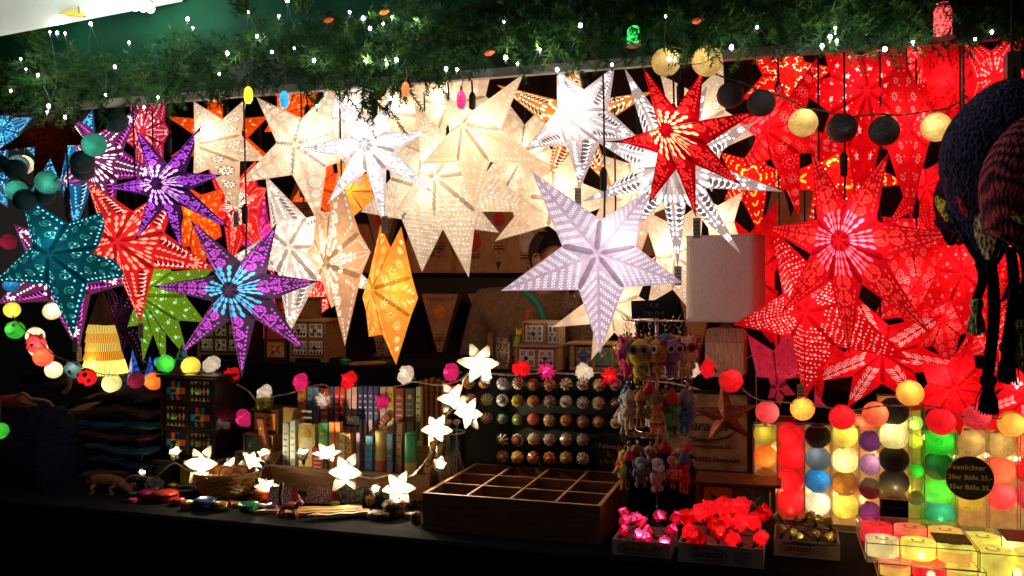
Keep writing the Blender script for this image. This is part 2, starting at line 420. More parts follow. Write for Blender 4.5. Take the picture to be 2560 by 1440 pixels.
# palette: paper, print, hole, second hole, lamp colour
PAL = {
 'cream':  ((.88, .69, .49), (.45, .28, .14), (1, .93, .80), (1, .85, .6), (1, .87, .71)),
 'white':  ((.82, .70, .60), (.30, .26, .25), (1, .97, .93), (1, .9, .8), (1, .88, .74)),
 'ivory':  ((.84, .70, .52), (.5, .4, .22), (1, .95, .85), (1, .9, .7), (1, .89, .75)),
 'silver': ((.52, .44, .42), (.13, .11, .11), (1, .95, .95), (.9, .8, .8), (1, .9, .84)),
 'print':  ((.66, .60, .60), (.12, .10, .10), (1, .97, .96), (.9, .85, .85), (1, .92, .86)),
 'lilac':  ((.60, .49, .58), (.3, .25, .35), (1, .97, 1), (1, .9, 1), (1, .9, .92)),
 'ornate': ((.80, .52, .30), (.20, .18, .14), (1, .96, .9), (1, .9, .8), (1, .86, .7)),
 'gold':   ((.95, .46, .07), (.4, .15, .02), (1, .86, .42), (1, .8, .3), (1, .75, .42)),
 'orange': ((.95, .13, .012), (.5, .03, .0), (1, .55, .08), (1, .45, .06), (1, .66, .35)),
 'tanprint': ((.90, .36, .05), (.25, .08, .01), (1, .93, .8), (1, .85, .6), (1, .85, .62)),
 'rust':   ((.17, .035, .006), (.04, .01, .002), (.3, .1, .03), (.3, .1, .03), (1, .6, .3)),
 'red':    ((.93, .010, .018), (.34, .003, .004), (1, .20, .19), (1, .2, .2), (1, .72, .6)),
 'redw':   ((.93, .009, .018), (.34, .003, .004), (1, .80, .72), (1, .3, .25), (1, .72, .62)),
 'deepred': ((.42, .003, .008), (.10, .001, .002), (.98, .035, .03), (1, .55, .3), (1, .75, .6)),
 'ruby':   ((.80, .010, .022), (.20, .001, .002), (1, .075, .055), (.95, .22, .34), (1, .8, .75)),
 'redgold': ((.85, .012, .008), (.3, .004, .002), (1, .62, .06), (1, .85, .5), (1, .78, .55)),
 'coral':  ((.82, .028, .035), (.4, .01, .015), (1, .42, .24), (1, .9, .75), (1, .75, .65)),
 'rose':   ((.62, .03, .07), (.3, .01, .03), (1, .6, .6), (1, .2, .5), (1, .7, .65)),
 'mauve':  ((.22, .045, .13), (.06, .012, .04), (.95, .8, .9), (.85, .10, .72), (1, .78, .95)),
 'purple': ((.060, .018, .075), (.03, .006, .04), (.52, .09, .80), (.85, .45, 1), (1, .8, 1)),
 'violet': ((.095, .048, .085), (.03, .008, .03), (.62, .08, .62), (.10, .55, .90), (1, .85, 1)),
 'teal':   ((.003, .060, .075), (.03, .33, .25), (.16, .70, .98), (.8, 1, 1), (.75, .95, 1)),
 'blue':   ((.03, .17, .33), (.01, .06, .12), (.12, .62, .98), (.6, .9, 1), (.8, .95, 1)),
 'green':  ((.26, .44, .025), (.1, .2, .01), (.45, 1, .45), (.5, 1, .5), (.9, 1, .5)),
 'magenta': ((.62, .015, .20), (.3, .01, .1), (1, .3, .6), (1, .6, .8), (1, .7, .8)),
 'dark':   ((.035, .010, .022), (.01, .003, .008), (.5, .25, .5), (.5, .3, .5), (1, .7, .8)),
}
SPK = {'silver': .55, 'mauve': .5, 'tanprint': .5, 'violet': .4, 'ruby': .35, 'coral': .25}
BOOST = {'red': .078, 'redw': .075, 'ruby': .085, 'deepred': .085, 'redgold': .085, 'silver': .12, 'cream': .115, 'ivory': .108, 'white': .12, 'lilac': .13, 'ornate': .13, 'print': .09}
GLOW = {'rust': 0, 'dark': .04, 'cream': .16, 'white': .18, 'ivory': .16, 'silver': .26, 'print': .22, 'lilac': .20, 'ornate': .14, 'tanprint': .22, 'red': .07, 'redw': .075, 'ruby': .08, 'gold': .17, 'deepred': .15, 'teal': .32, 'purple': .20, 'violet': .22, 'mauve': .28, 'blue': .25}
def star(label, c, tips, o, pal, pat, power=1.6, rin=.40, h=.24, apex=None, cord=True, yaw=0., tagpx=None, group='lit paper star lanterns hanging in the stall', seed=0, speck=0, cat='star lantern', floor=0):
    pc = PAL[pal]; n = len(tips)
    pc_c = P(c[0], c[1], o); t = thing('star_lantern', label, cat, pc_c, 0, group)
    tips = sorted(tips, key=lambda q: atan2(q[1]-c[1], q[0]-c[0]))
    m1 = mpp(c[0], o)
    def W2(px, py): return P(px, py, o+yaw*(px-c[0])*m1)-pc_c
    ang = [atan2(q[1]-c[1], q[0]-c[0]) for q in tips]; ln = [sqrt((q[0]-c[0])**2+(q[1]-c[1])**2) for q in tips]
    R = sum(ln)/n
    T = [W2(*q) for q in tips]; V = []
    for i in range(n):
        a0 = ang[i]; a1 = ang[(i+1) % n]+(2*pi if i == n-1 else 0); am = (a0+a1)/2; gap = a1-a0
        rr = rin*(.5*(ln[i]+ln[(i+1) % n])*.55+.45*R)*(cos(gap/2)/cos(pi/n) if gap < 2.2 else .75)
        V.append(W2(c[0]+rr*cos(am), c[1]+rr*sin(am)))
    depth = h*R*m1
    ap = Vector(W2(*(apex or c))); ap -= UY*depth
    bk = Vector((0, 0, 0))+UY*depth
    bary, tris, mis = pattern_mesh(pat, n, rin, seed)
    mb = MB()
    for i in range(n):
        for Vw in (V[i], V[i-1]):
            dT = T[i]-ap; dV = Vw-ap
            mb.add([ap+dT*a+dV*b for a, b in bary], tris, mis)
            mb.add([bk, T[i], Vw], [(0, 1, 2)], 0)
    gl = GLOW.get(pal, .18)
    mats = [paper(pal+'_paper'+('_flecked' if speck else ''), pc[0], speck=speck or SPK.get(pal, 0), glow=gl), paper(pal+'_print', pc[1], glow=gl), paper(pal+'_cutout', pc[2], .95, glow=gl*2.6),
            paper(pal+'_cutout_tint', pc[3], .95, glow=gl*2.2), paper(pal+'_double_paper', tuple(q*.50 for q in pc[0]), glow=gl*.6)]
    mb.obj('paper_shell', mats, t)
    if power: lamp(t, Vector((R*m1*(-.10 if len(label) % 2 else .09), .02*R*m1, R*m1*.12))+(Vector((0, 0, 0)) if not apex else (ap+UY*depth)*.4), power*BOOST.get(pal, .10)*(.78+.42*((len(label)*7) % 10)/9), pc[4], min(.045, R*m1*.15))
    if cord:
        top = gz(c[0], EYE+.60+.06*o, o)-pc_c
        base = UY*.012+Vector((0, 0, R*m1*.12))
        cm = MB(); cm.tube([base, base*.7+top*.3+Vector((.004, .002, 0)), top], .0028, 0, 5)
        cm.lathe([(.001, 0), (.009, .004), (.010, .05), (.004, .062)], 8, 0, Matrix.Translation(base*.72+top*.28))
        cm.obj('power_cord', mat('black_rubber', (.012, .011, .011), .5), t)
    if tagpx:
        q = P(tagpx[0], tagpx[1], o-.01)-pc_c
        tm = MB(); tm.box(-.009, .009, -.0005, .0005, -.05, 0, 0, Matrix.Translation(q) @ Matrix.Rotation(STA+.1, 4, 'Z'))
        tm.tube([q, q+Vector((.001, .002, .03))], .0006, 0, 4)
        for k in range(4): tm.box(-.006, .006, -.0012, -.0006, -.012-.009*k, -.010-.009*k, 1, Matrix.Translation(q) @ Matrix.Rotation(STA+.1, 4, 'Z'))
        tm.obj('price_tag', [mat('tag_paper', (.45, .40, .32), .8), mat('tag_ink', (.05, .04, .04), .8)], t)
    return t

A = lambda c, R, n, ph=0., sq=1.: [(c[0]+R*cos(ph+2*pi*k/n), c[1]+sq*R*sin(ph+2*pi*k/n)) for k in range(n)]
H = -pi/2
# ---- left: blue, mauve, rust, teal, coral, purple
star('small sky blue star at the far left edge under the fir branches', (22, 325), [(-60, 300), (-10, 255), (85, 292), (45, 378), (-40, 400)], .75, 'blue', p_petals, .6, .5)
star('blue petal star partly behind the rust star', (192, 410), [(232, 272), (42, 352), (75, 480), (190, 575), (305, 420)], .78, 'blue', p_petals, .9, .48)
star('pale blue star at the left edge below the dark ball', (-20, 440), [(-80, 360), (22, 330), (62, 400), (20, 520), (-60, 540)], .8, 'blue', p_petals, .5, .5)
star('unlit rust brown star just under the fir branches at left', (134, 322), [(135, 190), (-8, 378), (82, 458), (150, 455), (222, 362), (238, 240)], .40, 'rust', p_damask, .25, .42, .4)
star('mauve star with white petal holes left of the purple one', (240, 397), [(168, 283), (352, 268), (400, 440), (288, 573), (148, 463)], .52, 'mauve', p_petals, 1.5, .42, tagpx=(145, 480))
star('rose red tall star at the top behind the dark teal ball', (372, 335), [(318, 205), (420, 210), (428, 330), (410, 450), (345, 470), (310, 350)], .85, 'rose', p_petals, 1.1, .5)
star('slim purple star with seven dark points', (418, 463), [(338, 322), (505, 312), (556, 437), (577, 573), (455, 630), (337, 603), (266, 469)], .28, 'purple', p_mosaic, 1.7, .34, .3)
star('pink mauve star mostly hidden behind the teal star', (165, 668), [(33, 560), (-8, 760), (197, 880), (325, 708), (285, 560)], .50, 'mauve', p_petals, 1.6, .48, tagpx=(198, 868))
star('dark teal star with blue dots and scrolls', (163, 637), [(48, 478), (277, 522), (328, 690), (183, 842), (-14, 702)], .30, 'teal', p_teal, 2.0, .46, .28, tagpx=(188, 843))
star('coral red star with petal holes and five long points', (331, 606), [(216, 450), (455, 448), (540, 673), (351, 806), (150, 680)], .33, 'coral', p_petals, 1.5, .40, .28, tagpx=(352, 808))
star('violet star with turquoise heart and seven slim points', (608, 724), [(474, 548), (692, 558), (797, 703), (767, 880), (604, 946), (446, 890), (378, 716)], .18, 'violet', p_mosaic, 2.3, .36, .3)
star('yellow green star speckled with small star holes', (380, 738), [(405, 630), (352, 655), (540, 668), (514, 806), (474, 905), (415, 925), (357, 905), (318, 818)], .52, 'green', p_stars3, .7, .55, .3, speck=.4)
star('faded dark plum star behind the green one', (310, 800), [(262, 700), (330, 660), (395, 790), (372, 930), (300, 905), (250, 830)], .70, 'dark', p_dotrow, .35, .45)
# ---- orange, red and magenta behind
star('orange star with dotted points behind the upper cream flower star', (560, 345), [(416, 290), (520, 205), (672, 290), (690, 405), (560, 470), (424, 392)], .80, 'orange', p_stars3, 1.1, .42)
star('orange patterned star peeping under the branches near the blue bulb', (730, 285), [(690, 180), (800, 200), (850, 300), (735, 370), (660, 330)], .95, 'orange', p_curls, .9, .5)
star('warm orange star behind the white ringed star', (800, 470), [(700, 400), (728, 505), (845, 560), (905, 420), (830, 400)], .85, 'orange', p_dotrow, 1.0, .45)
star('amber orange star pointing right beside the silver laced star', (885, 480), [(840, 390), (940, 430), (978, 548), (880, 545), (820, 520)], .80, 'gold', p_dotrow, .8, .5)
star('scarlet star with scaly lace print under the upper cream flower star', (605, 520), [(515, 405), (640, 400), (668, 470), (655, 620), (575, 665), (508, 520)], .78, 'coral', p_mosaic, 1.2, .55)
star('bright orange red star with yellow flower holes behind purple one', (500, 545), [(440, 450), (560, 470), (555, 590), (500, 700), (440, 620)], .72, 'orange', p_flowers, 1.2, .55)
star('magenta star between the violet and pink white stars', (650, 600), [(600, 480), (660, 470), (685, 560), (690, 700), (630, 650), (585, 600)], .82, 'magenta', p_swirl, .8, .55)
star('narrow magenta star low behind the violet star', (655, 790), [(630, 700), (690, 700), (680, 850), (640, 850)], .9, 'magenta', p_dotrow, .6, .6, cord=False)
star('red star wedge beside the tall laced lantern', (790, 760), [(745, 640), (815, 650), (822, 770), (760, 820), (735, 760)], .8, 'coral', p_petals, .8, .55, cord=False)
# ---- cream and white middle
star('cream star with daisy cut-outs turned to the left', (560, 352), [(484, 253), (617, 244), (668, 402), (597, 543), (483, 438)], .32, 'cream', p_flowers, 2.3, .40, .34, apex=(516, 368), tagpx=(590, 528))
star('off white star with rings of dots left of the laced star', (765, 368), [(641, 243), (840, 215), (905, 385), (797, 558), (597, 457)], .35, 'ivory', p_rings, 2.8, .42, .3)
star('white star with grey lace print and seven thin points', (933, 365), [(835, 237), (982, 232), (1070, 329), (1084, 484), (961, 570), (817, 512), (731, 372)], .22, 'print', p_mosaic, 3.4, .34, .30, tagpx=(961, 540))
star('warm cream star with a dotted edge hung front and centre', (1178, 345), [(1108, 234), (1309, 184), (1366, 410), (1188, 528), (1052, 411)], .28, 'cream', p_rowdots, 2.6, .40, .32, apex=(1176, 321), speck=.12)
star('large ivory star full of tiny star holes with a long bottom point', (1120, 450), [(1036, 258), (1270, 300), (1358, 530), (1172, 694), (985, 531)], .42, 'ivory', p_starry, 3.0, .42, .28, apex=(1110, 449))
star('ivory star behind it with its left point over the orange one', (1060, 470), [(902, 530), (960, 340), (1150, 340), (1248, 582), (1055, 680)], .60, 'ivory', p_starry, 2.8, .50)
star('plain cream star with a snowflake hole under the branches', (1130, 270), [(1040, 150), (1235, 150), (1300, 300), (1140, 400), (1000, 330)], .62, 'cream', p_flake, 2.0, .52)
star('pale cream dotted star at the top between two laced stars', (1005, 290), [(985, 160), (1070, 200), (1090, 400), (960, 420), (900, 260)], .62, 'cream', p_dotrow, 2.0, .52)
star('white star behind the lace star near the hanging bulbs', (865, 300), [(800, 180), (940, 180), (1000, 300), (900, 470), (790, 420)], .66, 'white', p_rings, 2.0, .52)
star('cream star with dot rosettes behind the centre one', (1310, 410), [(1250, 230), (1370, 250), (1440, 420), (1300, 590), (1210, 440)], .66, 'cream', p_rings, 2.2, .50)
star('cream star whose left point aims at the seller', (1395, 500), [(1237, 603), (1290, 380), (1460, 350), (1560, 500), (1430, 610)], .52, 'cream', p_rowdots, 2.3, .45)
star('orange and brown printed star behind the silver petal star', (1425, 305), [(1242, 212), (1440, 150), (1634, 228), (1532, 475), (1366, 465), (1310, 380)], .52, 'tanprint', p_petals, 1.7, .36, .3)
star('silver grey petal star pointing down beside the lilac one', (1462, 297), [(1392, 172), (1537, 165), (1598, 346), (1449, 474), (1312, 372)], .26, 'silver', p_petals, 3.6, .44, .36, apex=(1407, 285), tagpx=(1445, 470))
star('pale lilac star with slanting rows of pinholes', (1507, 645), [(1329, 428), (1618, 478), (1707, 707), (1500, 884), (1252, 727)], .12, 'lilac', p_stripe, 1.9, .40, .30, apex=(1508, 637))
star('cream star with wavy drawn lines low behind the lilac one', (1535, 762), [(1380, 818), (1440, 650), (1640, 640), (1680, 790), (1600, 905), (1478, 900)], .50, 'cream', p_lines, 1.8, .42, .3)
star('grey lace star with nine long points behind the dark red star', (1682, 420), [(1560, 168), (1770, 210), (1892, 303), (1958, 479), (1852, 635), (1695, 672), (1546, 612), (1453, 505), (1488, 352)], .24, 'silver', p_petals, 3.8, .36, .26, tagpx=(1695, 665))
star('dark red star with seven points over the grey lace star', (1700, 352), [(1606, 165), (1758, 172), (1893, 278), (1855, 464), (1740, 545), (1621, 512), (1545, 353)], .12, 'deepred', p_mosaic, 3.2, .36, .34, apex=(1665, 331), tagpx=(1742, 545))
star('cream daisy star behind the two hanging cream balls', (1745, 320), [(1650, 185), (1808, 160), (1900, 330), (1780, 480), (1640, 420)], .60, 'cream', p_flowers, 2.0, .50)
star('cream daisy star beside the linen lampshade', (1690, 640), [(1600, 520), (1760, 500), (1800, 640), (1745, 800), (1620, 760)], .58, 'cream', p_flowers, 1.9, .50, cord=False)
star('cream star between lilac star and grey lace star', (1590, 480), [(1480, 380), (1640, 350), (1720, 500), (1600, 640), (1480, 560)], .70, 'cream', p_stars3, 2.2, .5)
star('cream pointed star in front of the stall shelf right of the grey lace', (1800, 560), [(1700, 470), (1858, 478), (1850, 600), (1780, 660)], .66, 'cream', p_dotrow, 1.4, .4, cord=False)
star('pink white petal star left of the tall laced lantern', (752, 620), [(663, 437), (860, 520), (950, 730), (722, 838), (570, 648)], .42, 'white', p_petals, 1.7, .42, .28)
# tall lanterns turned away so that two long points overlap
star('tall parchment lantern with lace print turned edge on', (848, 648), [(846, 425), (927, 630), (862, 866), (828, 770), (768, 632), (790, 520)], .34, 'ornate', p_mosaic, 1.2, .62, .55, apex=(852, 660))
star('golden yellow lantern with dotted scrolls turned edge on', (976, 735), [(951, 562), (1003, 566), (1045, 745), (990, 912), (922, 842), (906, 744)], .30, 'gold', p_swirl, 1.3, .66, .5, apex=(960, 724), cord=False)
# ---- reds
star('ornate ruby star with white centre petals and seven points', (2110, 608), [(2027, 368), (2222, 380), (2389, 585), (2327, 836), (2123, 886), (1950, 785), (1914, 568)], .22, 'ruby', p_mosaic, 3.6, .38, .24, apex=(2092, 602))
star('bright red star sprinkled with white star and dot holes', (2045, 775), [(1923, 562), (2120, 640), (2280, 905), (2010, 1003), (1832, 812)], .30, 'redw', p_starry, 2.6, .42, .28, apex=(2010, 777), tagpx=(2002, 960))
star('red star with fans of dotted arcs behind the starry one', (2200, 880), [(2030, 955), (2140, 740), (2360, 785), (2425, 925), (2320, 1030), (2118, 1020)], .42, 'redw', p_fans, 2.2, .46, .26, tagpx=(2170, 915))
star('satin red star low beside the wooden lamp base', (1945, 965), [(1868, 835), (1990, 800), (2065, 1015), (1960, 1090), (1880, 1040)], .52, 'rose', p_sequin, 1.0, .52, .35)
star('large red star with small star holes behind the black cable', (2163, 245), [(2040, 60), (2250, 40), (2330, 230), (2270, 400), (2150, 600), (2030, 420), (1990, 220)], .46, 'redw', p_stars3, 2.6, .48, .24, apex=(2163, 236))
star('red star with spirals of dots left of the black and cream balls', (1945, 325), [(1838, 300), (1862, 420), (2000, 548), (2120, 380), (2048, 135), (1950, 200)], .40, 'red', p_swirl, 2.4, .42, .26, apex=(1915, 330))
star('red star with curled cut-outs high left of the red group', (1970, 195), [(1870, 120), (1990, 90), (2090, 170), (2010, 300), (1850, 250)], .58, 'redgold', p_curls, 1.8, .48)
star('red star with daisy cut-outs and a long bottom point', (2265, 330), [(2245, 110), (2350, 300), (2277, 550), (2180, 300)], .32, 'red', p_flowers, 2.2, .50, .34)
star('red star with damask print at the top right', (2385, 230), [(2290, 60), (2420, 40), (2520, 200), (2420, 400), (2270, 330)], .50, 'red', p_damask, 2.2, .50)
star('red star with teardrop holes in the top right corner', (2480, 200), [(2400, 80), (2560, 60), (2640, 220), (2540, 340), (2420, 300)], .42, 'red', p_petals, 1.8, .46, cord=False)
star('red and gold butterfly star behind the ornate ruby star', (2098, 432), [(1895, 470), (2030, 340), (2180, 330), (2280, 460), (2200, 560), (2020, 560)], .60, 'redgold', p_butter, 1.9, .44)
star('deep red star patched with gold behind the grey lace points', (1880, 450), [(1800, 380), (1900, 340), (1960, 430), (1900, 590), (1810, 500)], .70, 'redgold', p_butter, 1.0, .5)
star('wide red star with star holes right of the ruby star', (2400, 680), [(2310, 560), (2480, 560), (2560, 680), (2430, 870), (2290, 780)], .45, 'red', p_stars3, 1.7, .42)
star('red star with dotted scrolls behind the hat braids', (2480, 640), [(2430, 480), (2600, 520), (2620, 700), (2460, 850), (2410, 690)], .52, 'red', p_swirl, 1.6, .46)
star('red embroidered star with dark flowers at the lower right', (2378, 965), [(2255, 1030), (2300, 900), (2430, 850), (2600, 940), (2530, 1060), (2400, 1090)], .40, 'red', p_sequin, 1.6, .46, .3, cord=False)
star('red star with dotted leaf spray at the right edge', (2560, 985), [(2440, 1035), (2500, 900), (2640, 880), (2680, 1050), (2560, 1090)], .36, 'redw', p_fans, 1.2, .46, cord=False)
star('red embroidered star behind the linen lampshade', (1880, 690), [(1800, 520), (1945, 500), (1990, 680), (1930, 860), (1800, 800)], .70, 'red', p_sequin, 1.8, .52)
star('red star with swirl cut-outs behind the ruby star', (2290, 720), [(2200, 570), (2350, 560), (2400, 740), (2300, 870), (2180, 800)], .62, 'red', p_rings, 1.7, .52)
star('plain scarlet star behind the star sprinkled one', (2010, 890), [(1900, 760), (2090, 770), (2140, 900), (2050, 1020), (1905, 980)], .72, 'red', p_sequin, 1.3, .5)
star('red star behind the hats at the right edge', (2520, 440), [(2440, 320), (2620, 330), (2660, 480), (2540, 600), (2400, 520)], .60, 'red', p_curls, 1.3, .5)
star('red star in the back row above the dark shelf', (2310, 470), [(2250, 380), (2390, 380), (2430, 470), (2330, 600), (2220, 560)], .85, 'red', p_dotrow, 1.0, .4, cord=False)
star('long red pointed star low right behind the pom-poms', (2480, 830), [(2390, 730), (2560, 720), (2620, 850), (2500, 950), (2380, 900)], .62, 'red', p_petals, 1.3, .46, cord=False)
star('red back row star filling the gap under the ruby star points', (2350, 800), [(2260, 720), (2400, 690), (2480, 800), (2380, 930), (2270, 880)], .74, 'red', p_rings, 1.2, .5, cord=False)
star('dim red back row star between the butterfly star and the hats', (2290, 600), [(2200, 540), (2330, 480), (2400, 600), (2320, 700), (2220, 680)], .9, 'red', p_flowers, 1.0, .5, cord=False)
star('red back row star behind the top damask star', (2300, 160), [(2200, 90), (2330, 60), (2400, 160), (2330, 300), (2210, 260)], .8, 'red', p_petals, 1.3, .5, cord=False)
star('red back row star under the dotted leaf spray', (2460, 1030), [(2370, 980), (2470, 930), (2560, 1010), (2500, 1110), (2390, 1100)], .6, 'red', p_sequin, 1.0, .5, cord=False)
# ================================================================ THE STALL AND ITS SETTING
M_CLOTH = mat('black_cloth', (.004, .004, .006), .95, var=.4, scale=200, bump=.3, spec=.1)
M_DARKWOOD = wood('dark_plank', (.035, .022, .014), .7)
M_GREEN = mat('green_paint', (.005, .055, .026), .7, var=.3, scale=9, bump=.1, spec=.12)
M_EDGE = mat('pale_edge_strip', (.24, .22, .17), .35, var=.3, scale=30)
M_OLIVE = mat('olive_underside', (.07, .065, .02), .6, var=.3, scale=12)
def Ls(s, o, z):                # stall coordinates: along, into, up -> world (front plane at o = 0)
    return Vector((0, 2.2, 0))+UX*s+UY*o+Vector((0, 0, z))

g = MB(); g.box(-60, 60, -20, 90, -.05, 0)
tag(g.obj('ground', mat('dark_cobbles', (.03, .03, .032), .8, var=.5, scale=9, bump=.6, kind='voronoi')), 'dark paved market square under the stall', 'ground', kind='structure')

st = thing('market_stall', 'wooden market stall with green painted front board and dark inside', 'market stall', Ls(0, 0, 0), STA)
BZ = EYE+.526
m = MB(); m.box(-3.2, 3.2, 2.05, 2.09, .0, 2.6)
for k in range(22): m.box(-3.2+k*.3, -3.2+k*.3+.012, 2.03, 2.05, 0, 2.6)
m.obj('back_wall', M_DARKWOOD, st)
m = MB(); m.box(-3.2, 3.2, .02, 2.09, 2.62, 2.66)
for k in range(7): m.box(-3.0+k*.9, -2.93+k*.9, .02, 2.05, 2.53, 2.62)
m.obj('roof', M_DARKWOOD, st)
m = MB(); m.box(-3.2, 3.2, -.02, .0, BZ-.004, BZ+.018)
m.obj('edge_strip', M_EDGE, st)
# board: lower flat olive face, then the green board leaning out
m = MB(); m.box(-3.2, 3.2, -.012, .012, BZ+.0185, BZ+.13); m.obj('lower_board', mat('lower_green', (.012, .035, .012), .6, var=.3, scale=12), st)
m = MB()
m.add([(-3.2, -.014, BZ+.10), (3.2, -.014, BZ+.10), (3.2, -.05, BZ+.62), (-1.45, -.05, BZ+.36), (-1.75, -.04, BZ+.20), (-3.2, -.03, BZ-.12),
       (-3.2, .006, BZ+.10), (3.2, .006, BZ+.10), (3.2, -.03, BZ+.62), (-1.45, -.03, BZ+.36), (-1.75, -.02, BZ+.20), (-3.2, -.01, BZ-.12)],
      [(0, 1, 2, 3, 4), (0, 4, 5), (10, 9, 8, 7, 6), (11, 10, 6), (5, 4, 10, 11), (4, 3, 9, 10), (3, 2, 8, 9)])
m.obj('front_board', M_GREEN, st)
for k, z in enumerate((1.545, 1.05)):
    m = MB(); m.box(-3.2, 3.2, 1.55, 2.03, z-.11 if k == 0 else z-.05, z); m.obj('shelf', mat('shelf_black', (.012, .016, .013), .7), st)

ct = thing('sales_counter', 'long counter draped in black cloth down to the ground', 'counter', Ls(0, 0, 0), STA)
m = MB(); n = 90
vs = []; 
for i in range(n+1):
    x = -2.6+4.4*i/n; w = .010*sin(i*.9)+.006*sin(i*2.3)
    vs += [(x, -.075, COUNTER-.0), (x, -.083, COUNTER-.006), (x, -.085+w*.5, COUNTER-.2), (x, -.088+w*1.6, .02)]
fs = [(i*4+k, i*4+4+k, i*4+5+k, i*4+1+k) for i in range(n) for k in range(3)]
m.add(vs, fs); m.box(-2.6, 1.8, -.0745, .46, COUNTER-.03, COUNTER)
m.obj('cloth', M_CLOTH, ct)
m = MB(); m.box(-2.58, 1.78, -.05, .9, COUNTER-.07, COUNTER-.031); m.obj('table_top', M_DARKWOOD, ct)
rs = thing('display_riser', 'raised black covered step behind the counter carrying the drawer boxes', 'display step', Ls(0, .462, 0), STA)
m = MB(); m.box(-1.25, .72, 0, .55, COUNTER-.06, RISER); m.obj('riser_body', M_CLOTH, rs)

# neighbouring roof at the top left, lit by its bulbs and by emission put into the cloth
nr = thing('neighbour_canopy', 'bright white canopy with a yellow curved band at the top left corner', 'canopy', P(150, 0, -.45))
def Pn(px, py, o=-.02): return loc(nr, P(px, py, o))
m = MB(); a = [Pn(-260, 140, -.35), Pn(455, 4, -.06), Pn(520, -190, -.2), Pn(-260, -190, -.6)]
m.add(a+[v+Vector((0, .02, .02)) for v in a], [(0, 1, 2, 3), (7, 6, 5, 4), (0, 4, 5, 1), (1, 5, 6, 2)])
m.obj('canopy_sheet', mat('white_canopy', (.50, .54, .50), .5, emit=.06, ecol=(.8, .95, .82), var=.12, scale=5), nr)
m = MB(); path = smooth_path([Pn(35, -5, -.24), Pn(80, 25, -.22), Pn(150, 34, -.20), Pn(215, 42, -.19)], 8)
vs = []; N = len(path)
for i, p in enumerate(path):
    w = .060*(1-i/(N-1))**.6+.002; vs += [p+Vector((-.002, -.014, -.004)), p+Vector((w*1.25, -.014, w*.12))]
m.add(vs, [(2*i, 2*i+1, 2*i+3, 2*i+2) for i in range(N-1)])
m.obj('yellow_band', mat('yellow_cloth', (.85, .55, .03), .6, emit=.25, ecol=(1, .72, .05)), nr)  # band glows by its own emission, as if the bulbs lit it
m = MB(); m.tube(path, .0022, 0, 5); m.tube(smooth_path([Pn(180, -5, -.20), Pn(196, 15, -.2), Pn(198, 42, -.2)], 5), .0018, 0, 5); m.obj('brown_piping', mat('brown_cord', (.35, .16, .03), .6), nr)
for k in range(7):
    q = Pn(262+k*19, 6+k*2.4, -.17); m = MB(); m.sph((0, 0, 0), .011, 0, 12, 8, (1, 1, 1.15)); m.lathe([(.006, .008), (.006, .02)], 8, 1)
    m.obj('lit_bulb', [mat('white_bulb', (1, 1, .95), .3, emit=9, ecol=(1, 1, .92)), mat('bulb_cap', (.2, .2, .2), .4)], nr, True, q)
for q in ((270, 0, -.28), (360, 14, -.22)): lamp(nr, Pn(*q), .55, (.85, 1, .88), .03)

# fir garland along the front board
fg = thing('fir_garland', 'thick dark green fir garland along the front board of the stall', 'garland', P(1280, 60, -.08))
r = random.Random(3)
prof = [(-60, 215, 75, 1.6), (120, 205, 72, 1.6), (350, 180, 62, 1.1), (560, 145, 72, 1.3), (700, 115, 85, 1.35), (850, 130, 108, 1.8), (960, 150, 115, 2.0), (1080, 95, 95, 1.6),
        (1300, 65, 82, 1.4), (1500, 50, 82, 1.3), (1700, 30, 80, 1.2), (1900, 30, 64, 1.1), (2050, 30, 62, 1.1), (2250, 10, 85, 1.1), (2400, 20, 70, .8), (2640, 10, 80, 1.0)]
def gp(x):
    for a, b in zip(prof, prof[1:]):
        if a[0] <= x <= b[0]:
            t = (x-a[0])/(b[0]-a[0]); return [a[k]+(b[k]-a[k])*t for k in (1, 2, 3)]
    return prof[-1][1:]
mb = MB(); stems = MB()
def sprig(p, d, L, k, w=.0015):
    d = d.normalized(); u = d.cross(Vector((.2, 1, .3))).normalized(); v = d.cross(u)
    vs = []; fs = []
    for i in range(k):
        t = i/k; c = p+d*L*t; a = r.uniform(0, 6.28); side = (u*cos(a)+v*sin(a)); nd = (side*.85+d*.55).normalized()
        l = .026*(1.1-.6*t)*r.uniform(.7, 1.15); s2 = nd.cross(Vector((0, 1, 0))); 
        s2 = s2.normalized()*w if s2.length > .01 else Vector((w, 0, 0))
        b = len(vs); vs += [c-s2, c+s2, c+nd*l]; fs.append((b, b+1, b+2))
    mb.add(vs, fs, r.choice((0, 0, 1))); stems.add([p-u*.0012, p+u*.0012, p+d*L], [(0, 1, 2)])
fo = fg.location
for i in range(1900):
    x = r.uniform(-60, 2640); cy, hh, dens = gp(x)
    if r.random() > dens/2.0: continue
    y = cy+hh*max(-1, min(1, r.gauss(0, .5))); o = -.07-.07*r.random()*(1-abs(y-cy)/hh*.7)
    d = Vector((r.uniform(-1, 1), r.uniform(-.9, .1), r.uniform(-1, .45)+(-.5 if y > cy+hh*.3 else 0)))
    sprig(P(x, y, o)-fo, d, r.uniform(.05, .10), r.randint(26, 40))
for (x, y) in ((70, 92), (112, 128), (105, 262), (400, 235), (395, 245), (755, 20), (605, 35)):
    for k in range(9): sprig(P(x+r.uniform(-16, 16), y+r.uniform(-8, 20), -.1)-fo, Vector((r.uniform(-.5, .5), -.2, r.uniform(.1, 1))), .06, 30)
mb.obj('needles', [mat('fir_needles', (.009, .040, .009), .6, spec=.08), mat('fir_needles_light', (.028, .075, .010), .6, spec=.08)], fg)
stems.obj('stems', mat('fir_stem', (.05, .03, .015), .8), fg)

